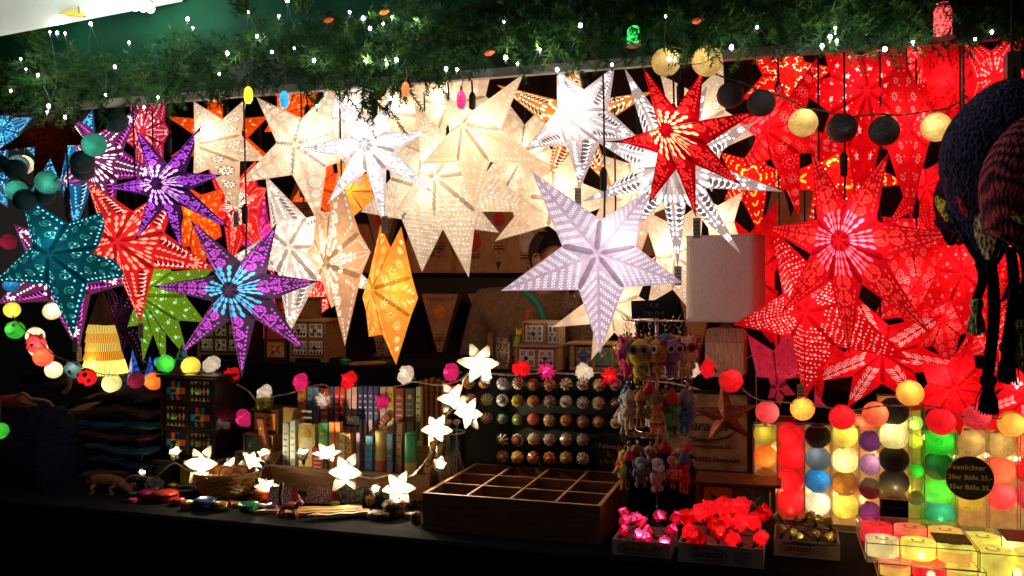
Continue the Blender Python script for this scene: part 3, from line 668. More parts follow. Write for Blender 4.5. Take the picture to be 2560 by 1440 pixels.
ledstr = thing('led_light_string', 'string of cold white lamps woven through the fir garland', 'fairy lights', P(1280, 90, -.16))
LED = [(125,80),(143,82),(163,83),(227,60),(52,147),(65,173),(95,188),(27,227),(122,265),(264,237),(395,243),(287,167),(323,106),(469,48),(482,69),(621,30),(643,91),(680,130),(568,133),(548,185),(118,279),(163,293),(360,268),(718,2),(697,40),(736,120),(785,151),(874,30),(908,46),(958,59),(980,42),(925,71),(916,153),(991,150),(967,160),(1260,55),(1115,172),(1143,174),(1264,144),(1294,159),(792,265),(975,247),(1040,52),(1451,64),(1350,124),(1664,41),(1393,174),(1530,162),(1829,118),(1893,68),(2088,70),(2075,92),(2092,102),(2212,123),(2282,105),(2438,98),(2055,115),(2480,80),(1673,148),(1688,150)]
lo = ledstr.location; wire = MB(); srt = sorted(LED); leds = []
for i, (x, y) in enumerate(LED):
    big = i % 5 in (1, 3); q = P(x, y, -.165)-lo; m = MB(); rr = (.0021, .0036, .0028, .0042, .0024)[i % 5]
    m.sph((0, 0, 0), rr, 0, 8, 6, (1, 1, 1.25)); m.lathe([(.002, -.014), (.0028, -.004)], 6, 1)
    m.obj('lamp', [mat('cold_led', (.9, .93, 1), .3, emit=30 , ecol=(.80, .87, 1)), mat('dark_cap', (.02, .03, .02), .5)], ledstr, True, q)
    if i % 2 == 0: lamp(ledstr, q+Vector((0, -.014, .002)), .10, (1, .93, .84), .004)
for a, b in zip(srt, srt[1:]):
    pa = P(a[0], a[1], -.155)-lo; pb = P(b[0], b[1], -.155)-lo; mid = (pa+pb)/2+Vector((0, .04, -.012)); wire.tube(smooth_path([pa, mid, pb], 4), .0010, 0, 4, False)
wire.obj('cable', mat('green_cable', (.01, .03, .012), .5), ledstr)

# coloured cone bulbs hung from the board
def cocoon(label, px, py, col, s=1.):
    q = P(px, py, -.13); t = thing('cocoon_light', label, 'hanging light', q, STA)
    m = MB(); m.lathe([(.002, .022*s), (.009*s, .014*s), (.0115*s, .004*s), (.0118*s, -.006*s), (.010*s, -.016*s), (.006*s, -.023*s), (.001, -.024*s)], 14)
    m.obj('shade', mat('cocoon_'+label.split()[1], col, .4, emit=.75, var=.5, scale=120, stretch=(.2, .2, 3)), t, True)
    m = MB(); m.lathe([(.004*s, .016*s), (.0035*s, .030*s)], 8); m.tube(smooth_path([(0, 0, .03*s), (.004, 0, .045*s), (-.008, .01, .075)], 5), .0012)
    m.obj('socket', mat('brown_socket', (.10, .05, .02), .6), t); return t
cocoon('small yellow cocoon light hanging left of the blue one', 621, 236, (.95, .75, .03))
cocoon('small blue cocoon light hanging right of the yellow one', 711, 247, (.02, .30, .62))
cocoon('small pink cocoon light hanging over the dotted cream star', 1153, 248, (.95, .03, .16))
cocoon('small orange cocoon light tucked under the fir branches', 1014, 222, (.8, .16, .04), .8)
def cup_light(label, px, py, w, h, col, e):
    q = P(px, py, -.12); t = thing('cup_light', label, 'hanging light', q, STA); m_ = mpp(px, -.12); W_, H_ = w*m_/2, h*m_/2
    m = MB(); m.lathe([(W_*.7, H_), (W_*.95, H_*.5), (W_, -H_*.3), (W_*.95, -H_)], 14); m.obj('glass', mat('cup_'+label.split()[0], col, .3, emit=e, var=.8, scale=160, kind='voronoi'), t, True)
    m = MB(); m.lathe([(W_*1.25, -H_*1.12), (W_*1.3, -H_*1.02), (W_*.9, -H_*.98)], 14); m.tube([(0, 0, H_), (0, .01, H_+.06)], .0012); m.obj('rim', mat('cup_rim', (.25, .08, .03), .4), t)
cup_light('green beaded cup light sunk in the fir garland', 1584, 90, 34, 46, (.03, .8, .10), .9)
cup_light('red ribbed glass lantern in the dark branches at top right', 2357, 50, 44, 84, (.75, .06, .06), .9)
for i, (x, y) in enumerate(((823, 50), (962, 30), (1225, 132), (1745, 52))):
    q = P(x, y, -.14); m = MB(); m.lathe([(.001, -.014), (.006, -.008), (.007, 0), (.004, .008), (.001, .012)], 8, 0, Matrix.Rotation(1.3, 4, 'Y'))
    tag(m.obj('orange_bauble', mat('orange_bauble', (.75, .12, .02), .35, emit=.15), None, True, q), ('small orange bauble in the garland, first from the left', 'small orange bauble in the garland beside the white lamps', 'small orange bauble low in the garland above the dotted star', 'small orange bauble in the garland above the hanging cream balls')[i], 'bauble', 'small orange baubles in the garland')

# flat star cartons standing and hanging on the back shelves
M_CARD = mat('kraft_card', (.40, .235, .10), .75, var=.3, scale=14); M_CARD2 = mat('kraft_print', (.10, .06, .03), .8)
def carton(label, px0, px1, y0, y1, up, spot, o=1.62, word=None):
    q = P((px0+px1)/2, (y0+y1)/2, o); t = thing('star_carton', label, 'carton', q, STA, 'flat cartons on the back shelves')
    u = mpp((px0+px1)/2, o); w = (px1-px0)/2*u; h = (y1-y0)/2*u
    poly = [(-w, -h), (w, -h), (.28*w, h), (-.28*w, h)] if up else [(-w*.12, -h), (w*.12, -h), (w, h), (-w, h)]
    m = MB(); m.prism(poly, 0, .05, 0); 
    for k in range(4): m.box(-w*.25, w*.25, -.0012, 0, -h*.3-.014*k, -h*.3-.011*k, 1)
    for k in range(3): m.lathe([(.005, 0), (.005, .0012)], 5, 1, Matrix.Translation((0, -.0012, -h*.55-.022*k)) @ Matrix.Rotation(pi/2, 4, 'X'))
    m.obj('carton_body', [M_CARD, M_CARD2], t)
    if spot:
        m = MB(); m.lathe([(w*.3, 0), (w*.3, .0016)], 18, 0, Matrix.Translation((0, -.0002, h*.38 if not up else -h*.1)) @ Matrix.Rotation(pi/2, 4, 'X'), 1, 1.2)
        m.obj('printed_picture', mat('spot_'+str(spot), spot, .7, var=.4, scale=40), t)
    if word: writing(word, w*.36, M_CARD2, t, (0, -.001, h*.82 if not up else -h*.75))
RED_, ORG_, WHT_ = (.5, .03, .02), (.75, .22, .02), (.5, .46, .38)
for i, a in enumerate([(985, 1150, 500, 682, 1, WHT_), (1045, 1150, 510, 650, 0, RED_), (1120, 1250, 510, 682, 1, RED_), (1195, 1300, 500, 655, 0, RED_), (1240, 1400, 515, 682, 1, WHT_), (905, 1000, 505, 640, 0, RED_), (850, 960, 560, 682, 1, None),
        (1400, 1500, 520, 682, 1, None), (1900, 1990, 470, 600, 1, None), (1960, 2080, 470, 600, 1, WHT_), (2260, 2360, 460, 620, 1, None), (2370, 2440, 460, 600, 0, None), (700, 830, 430, 540, 1, None), (1580, 1700, 480, 640, 1, None)]):
    carton(('kraft brown triangular carton on the upper back shelf, number %s from the left' % ('seventh eighth ninth tenth fourth sixth fifth'.split()[i] if i < 7 else 'x')) if 0 else
           ['tan carton with pale picture right of the golden lantern', 'pennant carton with a red disc just left of the long star point', 'upright tan carton behind the long bottom point of the ivory star', 'pennant carton with a red oval right of the long star point', 'tan carton with a clear round picture beside the seller head', 'pennant carton with red disc above the golden lantern', 'dim upright carton left of the golden lantern', 'dim carton behind the lilac star', 'olive brown carton left under the dotted red star', 'brown carton with pale mark behind the ruby star', 'dim brown carton between the red stars near the hats', 'narrow brown carton beside the hanging hat', 'dark carton high behind the cream stars', 'dim carton behind the grey lace star'][i], *a, word=('caracol' if i in (8, 9) else None))
for i, a in enumerate([(1050, 1148, 735, 880, 0, ORG_), (1165, 1290, 735, 850, 0, WHT_), (900, 1010, 735, 900, 0, None), (1290, 1400, 735, 860, 0, None), (1690, 1790, 700, 900, 0, None), (1930, 2060, 820, 960, 0, None)]):
    carton(['hanging pennant carton with an orange lantern picture', 'pennant carton with a pale fruit picture beside the seller shoulder', 'dim pennant carton behind the golden lantern foot', 'dim pennant carton behind the seller', 'tan carton behind the keychain stand', 'dark tan carton between the lower red stars'][i], *a, o=1.5 if i < 4 else 1.3, word=('Hierachty' if i == 0 else 'Sternenlicht' if i == 1 else None))
# ================================================================ BALL AND FLOWER LIGHT STRINGS
BALLC = {'darkteal': ((.012, .14, .15), 0), 'teal': ((.05, .45, .36), .5), 'black': ((.014, .012, .011), 0), 'grey': ((.10, .085, .085), .05), 'cream': ((.80, .58, .22), .75),
         'paleblue': ((.25, .48, .55), .3), 'white': ((.95, .85, .60), 1.0), 'yellow': ((.95, .74, .10), 1.0), 'green': ((.06, .62, .06), .8), 'red': ((.85, .012, .02), .9), 'pink': ((.90, .08, .09), .9),
         'orange': ((.95, .22, .03), .95), 'amber': ((.98, .42, .07), 1.05), 'maroon': ((.28, .015, .06), .5), 'blue': ((.03, .25, .62), .65), 'coral': ((.95, .16, .07), .95),
         'purple': ((.20, .04, .22), .45), 'lilac': ((.55, .28, .50), .7), 'darkpurple': ((.05, .012, .05), .1), 'lemon': ((.98, .90, .38), 1.0), 'brown': ((.45, .18, .02), .6),
         'olive': ((.55, .45, .05), .7), 'tan': ((.62, .42, .13), .65), 'darkgreen': ((.02, .14, .05), .3), 'bluegrey': ((.18, .26, .34), .4), 'gold': ((.55, .36, .04), .7), 'rosered': ((.80, .05, .08), .8)}
def bmat(c): return thread_ball('thread_'+c, *BALLC[c])
_ballme = {}
def ball(parent, q, r_, c, label=None, name='thread_ball'):
    m = MB(); m.sph((0, 0, 0), r_, 0, 20, 13, (1, 1, .97)); m.lathe([(r_*.2, r_*.93), (r_*.16, r_*1.03), (r_*.02, r_*1.03)], 8, 0)
    o = m.obj(name, bmat(c), parent, True, q); o.rotation_euler = (RND.uniform(-.4, .4), RND.uniform(-.4, .4), RND.uniform(0, 6))
    if label: o['label'] = label
    if BALLC[c][1] > .04: lamp(parent, Vector(q)+Vector((r_*RND.uniform(-.3, .3), -r_*.42, r_*RND.uniform(-.15, .4))), .026*BALLC[c][1]*(r_/.03)**2, (1, .86, .66), r_*.18, 'ball_lamp')
    return o
def UXL(t): return Vector((1, 0, 0))
def face(b, r_, kind):                       # animal faces on the thread balls
    b.rotation_euler = (0, 0, STA)
    ey = MB(); blk = mat('felt_black', (.008, .008, .008), .8); wht = mat('felt_white', (.8, .75, .6), .8)
    def disc(x, z, s, mi=0, y=None):
        yy = -sqrt(max(.01, 1-x*x-z*z))*r_ ; n = Vector((x*r_, yy, z*r_)).normalized(); Mx = Matrix.Translation(n*(r_*1.0)) @ n.to_track_quat('Z', 'Y').to_matrix().to_4x4()
        ey.lathe([(s*r_, -.002), (s*r_, .0015), (s*r_*.5, .002+.0006*mi)], 12, mi, Mx)
    if kind == 'ladybird':
        for x, z, s in ((-.5, .3, .22), (.45, .35, .26), (.05, -.7, .22), (.75, -.3, .2), (-.75, -.35, .18), (0, .85, .2)): disc(x, z, s)
    elif kind == 'frog':
        disc(-.45, .62, .26, 1); disc(.5, .6, .24, 1); disc(-.45, .64, .14); disc(.5, .62, .13)
        ey.tube([Vector((r_*.62*cos(a), -r_*sqrt(1-.38*cos(a)**2-.0)*.97, r_*(-.05+.4*sin(a)))) for a in [pi+.2+i*(pi-.4)/8 for i in range(9)]], .0012, 0, 5)
    else:
        disc(-.38, -.05, .16); disc(.38, -.05, .16); disc(0, -.32, .07)
        for s in (-1, 1):
            for k in (-.12, 0, .12): ey.tube([Vector((s*r_*.3, -r_*.95, -r_*(.3-k*.3))), Vector((s*r_*.72, -r_*.74, -r_*(.3-k)))], .0006, 0, 4)
    o = ey.obj('face', [blk, wht], b)
    if kind == 'cat':
        e = MB()
        for s in (-1, 1): e.lathe([(r_*.34, 0), (r_*.2, r_*.3), (.0006, r_*.55)], 8, 0, Matrix.Translation((s*r_*.55, 0, r_*.68)) @ Matrix.Rotation(s*.5, 4, 'Y'))
        e.obj('ears', b.data.materials[0], b, True)
    return o
def cable_along(t, pts, o, r_, m, name='cable', pitch=.018):
    mb = MB(); twisted(mb, [loc(t, P(p[0], p[1], (p[2] if len(p) > 2 else o))) for p in pts], r_, 0, pitch); return mb.obj(name, m, t)
M_WCABLE = mat('cream_cable', (.55, .48, .36), .5); M_GCABLE = mat('olive_cable', (.06, .075, .03), .5); M_BCABLE = mat('black_cable', (.01, .012, .012), .4); M_TCABLE = mat('grey_brown_cable', (.20, .16, .13), .5)
def ballstring(label, balls, cable, o, rpx, cm, sag=14):
    c = balls[0]; t = thing('ball_light_string', label, 'light string', P(c[0], c[1], o), 0)
    for b in balls:
        rr = (b[3] if len(b) > 3 else rpx)*mpp(b[0], o); oo = o+(b[4] if len(b) > 4 else 0)
        e = ball(t, loc(t, P(b[0], b[1], oo)), rr, b[2], '%s cotton thread ball' % {'darkteal': 'dark teal', 'teal': 'bright teal', 'paleblue': 'pale blue'}.get(b[2], b[2]))
        if len(b) > 5:
            face(e, rr, b[5]); e['label'] = {'frog': 'green frog faced ball', 'cat': '%s cat faced ball' % ('pink' if b[2] != 'paleblue' else 'pale blue'), 'ladybird': 'red ladybird ball with black spots'}[b[5]]
    cable_along(t, cable, o-.01, .0013, cm); return t
ballstring('string of dark and bright teal thread balls in the upper left', [(268, 245, 'darkteal', 22), (290, 303, 'darkteal', 30), (235, 362, 'teal', 30), (207, 425, 'darkteal', 29, .05), (206, 405, 'darkteal', 30), (118, 456, 'teal', 30), (112, 487, 'darkteal', 27, .05), (62, 500, 'darkteal', 28),
    (42, 477, 'teal', 27, .03), (40, 425, 'darkteal', 27), (46, 412, 'paleblue', 26, .06), (2, 410, 'darkteal', 22)], [(250, 225), (268, 270), (250, 320), (225, 350), (190, 400), (150, 440), (100, 470), (70, 460), (45, 440), (10, 415), (-20, 400)], .16, 29, M_BCABLE)
ballstring('string of black, grey and cream thread balls under the right end of the garland', [(1665, 155, 'cream', 35, -.09), (1768, 153, 'cream', 37, -.09), (1826, 238, 'black', 34), (1903, 258, 'grey', 35), (2008, 307, 'cream', 36), (2105, 320, 'black', 38), (2210, 327, 'grey', 38), (2341, 318, 'cream', 37)],
    [(1640, 120, -.09), (1690, 118, -.09), (1730, 140, -.09), (1790, 185, -.04), (1850, 205), (1905, 228), (1960, 243), (2010, 268), (2060, 277), (2120, 292), (2190, 285), (2250, 288), (2320, 278), (2370, 270), (2420, 240)], .02, 36, M_GCABLE)
ballstring('string of animal faced and plain thread balls above the scarves', [(30, 775, 'yellow', 20), (38, 825, 'green', 23, 0, 'frog'), (88, 840, 'white', 23, .04), (90, 860, 'pink', 24, 0, 'cat'), (108, 893, 'coral', 24, -.01), (96, 872, 'white', 23, .06), (134, 925, 'white', 22, .03), (182, 926, 'paleblue', 22, 0, 'cat'), (218, 943, 'red', 23, 0, 'ladybird'),
    (279, 958, 'lemon', 24), (341, 951, 'maroon', 21), (384, 953, 'orange', 23, .04), (414, 910, 'green', 23, .02), (477, 915, 'yellow', 24, .02)] , [(18, 770), (40, 800), (62, 825), (100, 855), (125, 880), (150, 895), (180, 905), (215, 922), (270, 938), (330, 932), (380, 925), (430, 935), (490, 932), (530, 935)], .30, 23, M_TCABLE)
for i, b in enumerate([(130, 778, 'white', 22, .35), (60, 412, 'white', 24, .5), (398, 905, 'blue', 14, .45), (0, 1077, 'green', 21, .05), (28, 712, 'blue', 20, .42), (22, 605, 'maroon', 20, .4)]):
    q = P(b[0], b[1], b[4]); t = thing('hanging_ball_light', ['cream thread ball hanging below the teal star', 'cream ball half hidden behind the pale blue one at upper left', 'small blue ball behind the green one on the black cabinet', 'bright green thread ball cut by the left picture edge', 'blue ball below the left point of the teal star', 'dark maroon ball at the left edge above the blue one'][i], 'ball light', q, 0)
    ball(t, (0, 0, 0), b[3]*mpp(b[0], b[4]), b[2]); m = MB(); m.tube([(0, 0, .025), (.002, .003, .10)], .0012); m.obj('cable', M_TCABLE, t)
ballstring('string of red, pink and orange thread balls draped over the clear boxes', [(1827, 952, 'red', 30), (1918, 1030, 'pink', 29), (2006, 1022, 'amber', 30), (2105, 1043, 'red', 32), (2188, 1035, 'coral', 32, .02), (2275, 983, 'amber', 33), (2352, 1053, 'red', 35), (2443, 1042, 'rosered', 33), (2529, 1060, 'amber', 33)],
    [(1765, 880), (1800, 905), (1860, 975), (1900, 1000), (1950, 1005), (2010, 1010), (2080, 1020), (2140, 1025), (2200, 1015), (2270, 1015), (2340, 1018), (2400, 1040), (2470, 1045), (2570, 1050)], .10, 32, M_WCABLE)

# ---- silk flower lights
def petal_pts(L, Wd, cup, n=6, tipc=.3):
    rows = []
    for i in range(n+1):
        t = i/n; w = Wd*sin(pi*(.12+.74*t))**.8*(1 if t < .99 else .45); out = L*(t*sin(cup)+tipc*t*t*.6); up = L*(t*cos(cup)-tipc*t*t*.35)
        rows.append([Vector((out-.22*w*abs(q)*abs(q)*1.6+.03*L*sin(5*q+7*t)*t, w*q/2, up+.06*Wd*(abs(q)-.5))) for q in (-1, -.55, 0, .55, 1)])
    return rows
def flower_mesh(m, L, Wd, cup, k, tipc, layers=1, jit=.12, mi=0, rg=RND):
    for l in range(layers):
        for j in range(k):
            a = 2*pi*(j+.5*l)/k+rg.uniform(-jit, jit); rows = petal_pts(L*(1-.15*l)*rg.uniform(.9, 1.1), Wd, max(.05, cup*(1-.35*l)+rg.uniform(-jit, jit)), 6, tipc)
            R_ = Matrix.Rotation(a, 4, 'Z'); vs = [R_ @ v for r_ in rows for v in r_]
            m.add(vs, [(i*5+q, i*5+q+1, i*5+6+q, i*5+5+q) for i in range(6) for q in range(4)], mi)
M_SILKW = paper('silk_white', (.42, .38, .32), .60); M_CALYX = mat('calyx_green', (.06, .20, .03), .6); M_CALYXD = mat('calyx_dark', (.015, .02, .01), .6)
def blossom(t, px, py, o, kind, d, size, col, cname, power=.10):
    q = loc(t, P(px, py, o)); m = MB(); L = size*(.92 if kind != 'rose' else 1.12)*mpp(px, o)
    if kind == 'star': flower_mesh(m, L*1.12, L*.72, .78, 6, .55)
    elif kind == 'tulip': flower_mesh(m, L*1.15, L*.85, .25, 5, .45, 1)
    else: flower_mesh(m, L*1.0, L*1.25, .28, 5, -.12, 2, .25)
    ob = m.obj(kind+'_blossom' if kind != 'star' else 'lily_blossom', col, t, True, q); dv = Vector(d).normalized()
    off = dv*(L*.45 if kind != 'star' else L*.1); ob.location = q-off; ob.rotation_euler = dv.to_track_quat('Z', 'Y').to_euler()
    if cname: ob['label'] = cname
    c = MB(); c.lathe([(.002, -.016), (.0035, -.012), (L*.16, -.004), (L*.2, .004)], 8)
    if kind == 'rose':
        for j in range(4): a = j*1.57; c.add([(L*.1*cos(a), L*.1*sin(a), 0), (L*.42*cos(a-.4), L*.42*sin(a-.4), L*.12), (L*.6*cos(a), L*.6*sin(a), L*.3), (L*.42*cos(a+.4), L*.42*sin(a+.4), L*.12)], [(0, 1, 2, 3)])
    c.obj('calyx', M_CALYX if kind == 'rose' else M_CALYXD, ob)

    lamp(ob, (0, 0, L*(.34 if kind == 'rose' else .5)), power*(6.5 if kind != "rose" else 8.0), (1, .80, .52), .004); return ob
t = thing('lily_light_string', 'string of glowing white silk lilies and tulips along the front of the incense crate', 'flower lights', P(700, 1170, .2), 0)
for x, y, o, k, d, s in [(355, 1187, .2, 'tulip', (.3, -.2, 1), 22), (387, 1212, .14, 'rose', (.2, -.7, -.5), 30), (438, 1138, .2, 'tulip', (.1, -.4, 1), 30), (508, 1160, .13, 'star', (-.1, -1, .1), 44), (580, 1165, .22, 'tulip', (-.4, -.5, .8), 30), (625, 1160, .22, 'star', (.5, -.5, .7), 32), (664, 1142, .2, 'tulip', (-.2, -.3, 1), 34),
     (667, 1208, .18, 'star', (.1, -.9, -.6), 30), (757, 1140, .24, 'tulip', (.0, -.5, 1), 34), (818, 1143, .24, 'star', (.1, -.5, .9), 34), (868, 1180, .17, 'star', (0, -1, .15), 44), (940, 1228, .15, 'tulip', (0, -.5, .8), 28), (994, 1218, .15, 'star', (.2, -.8, .1), 40), (1098, 1165, .16, 'tulip', (.3, -.7, .5), 32), (1092, 1074, .25, 'star', (0, -1, .2), 36), (1132, 1002, .36, 'star', (.1, -.9, .4), 40), (1165, 1035, .33, 'star', (.5, -.9, .2), 38), (1200, 915, .34, 'star', (0, -1, .4), 50), (1212, 945, .36, 'tulip', (.2, -.8, .3), 30)]:
    blossom(t, x, y, o, k, d, s, M_SILKW, None, .11 if s > 33 else .075)
cable_along(t, [(295, 1212), (330, 1190), (360, 1192), (388, 1197), (400, 1185), (435, 1158), (470, 1175), (520, 1178), (600, 1182), (645, 1195), (655, 1172), (680, 1163), (720, 1172), (755, 1168), (800, 1178), (860, 1182), (930, 1196), (975, 1188), (1020, 1192), (1045, 1175, .16), (1075, 1135, .17), (1072, 1105, .2), (1090, 1080, .25), (1118, 1035, .3), (1145, 1015, .33), (1150, 985, .36), (1165, 940, .37), (1195, 928, .38)], .17, .0017, M_WCABLE, pitch=.022)
t = thing('rose_light_string', 'string of red, magenta and white silk roses strung across the raised step', 'flower lights', P(1000, 955, .42), 0)
RC = {'w': (paper('silk_rose_white', (.93, .85, .72), .75, glow=.12), 'white silk rose'), 'r': (paper('silk_red', (.9, .02, .03), .75, glow=.15), 'red silk rose'), 'm': (paper('silk_magenta', (.80, .04, .26), .75, glow=.15), 'magenta silk rose')}
for x, y, c, d in [(530, 913, 'w', (-.3, -.5, .8)), (578, 940, 'r', (-.3, -.6, .7)), (662, 983, 'w', (-.6, -.5, .4)), (753, 955, 'm', (-.7, -.6, .1)), (612, 1045, 'm', (-.6, -.5, -.2)), (812, 998, 'w', (.3, -.8, -.3)), (873, 950, 'r', (-.6, -.6, .5)), (960, 1004, 'm', (-.4, -.8, -.1)), (1017, 938, 'w', (-.7, -.5, .4)), (1130, 930, 'm', (-.8, -.5, .1)), (1130, 988, 'r', (-.4, -.7, .5)),
     (1303, 922, 'r', (.1, -.7, .6)), (1365, 928, 'm', (0, -.9, .3)), (1460, 930, 'w', (.1, -.8, .5)), (1525, 940, 'r', (-.3, -.9, -.1)), (1672, 908, 'm', (.3, -.6, .5)), (1727, 927, 'w', (-.2, -.5, .8)), (1770, 922, 'r', (-.8, -.3, .2))]:
    blossom(t, x, y, .40, 'rose', d, 30, RC[c][0], RC[c][1], .10 if c == 'w' else .16)
cable_along(t, [(477, 930), (530, 930), (580, 955), (620, 978), (640, 1002), (650, 1005), (690, 990), (720, 985), (770, 968), (810, 962), (840, 978), (900, 975), (960, 972), (1010, 962), (1035, 955), (1100, 963), (1150, 950), (1170, 938), (1230, 935), (1290, 938), (1360, 932), (1440, 935), (1500, 932), (1560, 938), (1620, 952), (1680, 958), (1740, 972), (1770, 985)], .41, .0017, M_WCABLE, pitch=.022)

# ---- clear boxes with thread balls
M_CLEAR = clear_plastic(); M_CEDGE = mat('plastic_edge', (.55, .5, .42), .2)  # pale bars along the case edges, drawn in as highlights
def ballbox(label, px0, px1, ytop, base_o, balls, dep=.065, z0=COUNTER, tint=None, rpx=None):
    cx = (px0+px1)/2; q = gz(cx, z0, base_o); t = thing('ball_light_box', label, 'boxed lights', q, STA, 'clear boxes of thread ball lights')
    w = (px1-px0)*mpp(cx, base_o)*1.02; h = P(cx, ytop, base_o).z-z0; m = MB(); m.box(-w/2, w/2, 0, dep, .001, h)
    m.obj('clear_case', M_CLEAR if not tint else clear_plastic('tinted_plastic_%d' % (tint[0]*100), tint, .12), t); e = MB()
    for x in (-w/2, w/2):
        for y in (0, dep): e.box(x-.0007, x+.0007, y-.0007, y+.0007, .001, h)
    for z in (.001, h): 
        e.box(-w/2, w/2, -.0007, .0007, z-.0007, z+.0007); e.box(-w/2, w/2, dep-.0007, dep+.0007, z-.0007, z+.0007)
        for x in (-w/2, w/2): e.box(x-.0007, x+.0007, 0, dep, z-.0007, z+.0007)
    e.obj('case_edge_glint', M_CEDGE, t)
    for py, c in balls:
        rr = min(w/2*.97, dep*.6); zz = P(cx, py, base_o).z-z0
        ball(t, (RND.uniform(-.001, .001), rr+.001, max(zz, rr)), rr, c, c+' ball in the clear box')
    m = MB(); m.box(-w/2+.002, w/2-.002, dep-.0035, dep-.002, .003, h-.004); bc = {'red': (.9, .10, .05), 'green': (.35, .8, .12)}.get(balls[0][1], (.95, .62, .22)); m.obj('glow_insert', paper('insert_%d' % int(bc[0]*100), bc, .7, glow=.10), t)  # glowing sheet added at the back for warm light between the balls
    lamp(t, (w*.3, dep-.010, h*.72), .035, (1, .72, .4), .006, 'fill_lamp'); lamp(t, (-w*.3, dep-.010, h*.3), .035, (1, .72, .4), .006, 'fill_lamp'); lamp(t, (0, .004, h*.12), .012, (1, .72, .4), .004, 'fill_lamp'); return t  # unseen lamps added to make the back sheet and box glow
ballbox('clear box of olive, orange and yellow balls at the left end of the row', 1884, 1942, 1066, .36, [(1090, 'olive'), (1145, 'orange'), (1202, 'amber'), (1255, 'yellow')])
ballbox('clear box holding only red balls', 1944, 2010, 1066, .34, [(1092, 'red'), (1148, 'red'), (1207, 'red'), (1262, 'red')])
ballbox('clear box with black, blue and white balls', 2013, 2078, 1068, .34, [(1096, 'black'), (1152, 'bluegrey'), (1208, 'blue'), (1266, 'white')])
ballbox('clear box with yellow, cream and brown balls', 2080, 2147, 1068, .32, [(1092, 'yellow'), (1157, 'lemon'), (1215, 'brown'), (1273, 'yellow')])
ballbox('clear box with purple and lilac balls', 2149, 2204, 1078, .30, [(1108, 'purple'), (1166, 'lilac'), (1228, 'darkpurple'), (1287, 'purple')])
ballbox('taller clear box with grey, cream and black balls standing above the others', 2202, 2276, 995, .26, [(1033, 'grey'), (1095, 'lemon'), (1155, 'black'), (1222, 'grey')], .07, P(2238, 1250, .26).z)
t = thing('black_block', 'black carton under the tall grey ball box', 'box', gz(2239, COUNTER, .255), STA); m = MB(); hb2 = P(2238, 1250, .26).z-COUNTER-.0005; m.box(-.030, .030, .01, .07, 0, hb2); m.obj('carton_body', M_CLOTH, t); m = MB(); m.box(-.031, .031, .009, .0099, hb2*.8, hb2*.82); m.obj('lid_edge', M_DARKWOOD, t)
ballbox('green clear box half behind the tall grey one', 2272, 2310, 1010, .36, [(1060, 'lemon'), (1105, 'yellow'), (1180, 'green'), (1250, 'darkgreen')], tint=(.55, .95, .4))
ballbox('clear box with three green balls', 2315, 2390, 1082, .40, [(1110, 'green'), (1172, 'darkgreen'), (1238, 'green'), (1290, 'teal')], tint=(.6, 1, .55))
ballbox('clear box with tan and gold balls behind the round price board', 2393, 2468, 1072, .40, [(1115, 'tan'), (1180, 'gold'), (1250, 'gold')])
ballbox('clear box with tan and coral balls at the right', 2472, 2546, 1082, .40, [(1117, 'tan'), (1183, 'coral'), (1248, 'pink')])
ballbox('clear box with red balls cut by the right picture edge', 2549, 2620, 1085, .40, [(1117, 'coral'), (1183, 'red'), (1250, 'rosered')])
for lb, x0, x1, o, yt, bl in (('clear box of amber balls behind the left end boxes', 1925, 1985, .47, 1040, [(1080, 'amber'), (1130, 'yellow')]), ('clear box of pink balls behind the gap by the yellow box', 2125, 2190, .45, 1040, [(1075, 'coral'), (1130, 'amber')]), ('clear box of orange balls behind the green boxes', 2340, 2410, .52, 1050, [(1085, 'orange'), (1140, 'red')])):
    ballbox(lb, x0, x1, yt, o, bl)

def chalk(t, rows, M_, y=-.002):
    for s, x, z, sz in rows: writing(s, sz, M_, t, (x, y, z), name='chalk_writing')
M_CHALK = mat('chalk_yellow', (.80, .62, .22), .8); M_CHALKW = mat('chalk_dim', (.30, .24, .15), .9)
q = P(2424, 1195, .30); t = thing('round_price_board', 'round black price board with yellow chalk writing leaning on the clear boxes', 'price sign', q, STA)
m = MB(); R_ = 54*mpp(2424, .3); m.lathe([(R_, 0), (R_, .004)], 40, 0, Matrix.Rotation(pi/2, 4, 'X')); m.obj('board', mat('chalkboard', (.010, .009, .009), .6, var=.3, scale=50), t)
m = MB(); m.tube([(R_*cos(2*pi*k/40), -.002, R_*sin(2*pi*k/40)) for k in range(41)], .0013); m.obj('rim', mat('board_rim', (.45, .28, .05), .5), t)
chalk(t, [('Feenlichter', -.006, .026, .018), ('20er Bälle 25,-', 0, .002, .0165), ('35er Bälle 35,-', .002, -.022, .0165)], M_CHALK, -.0052)
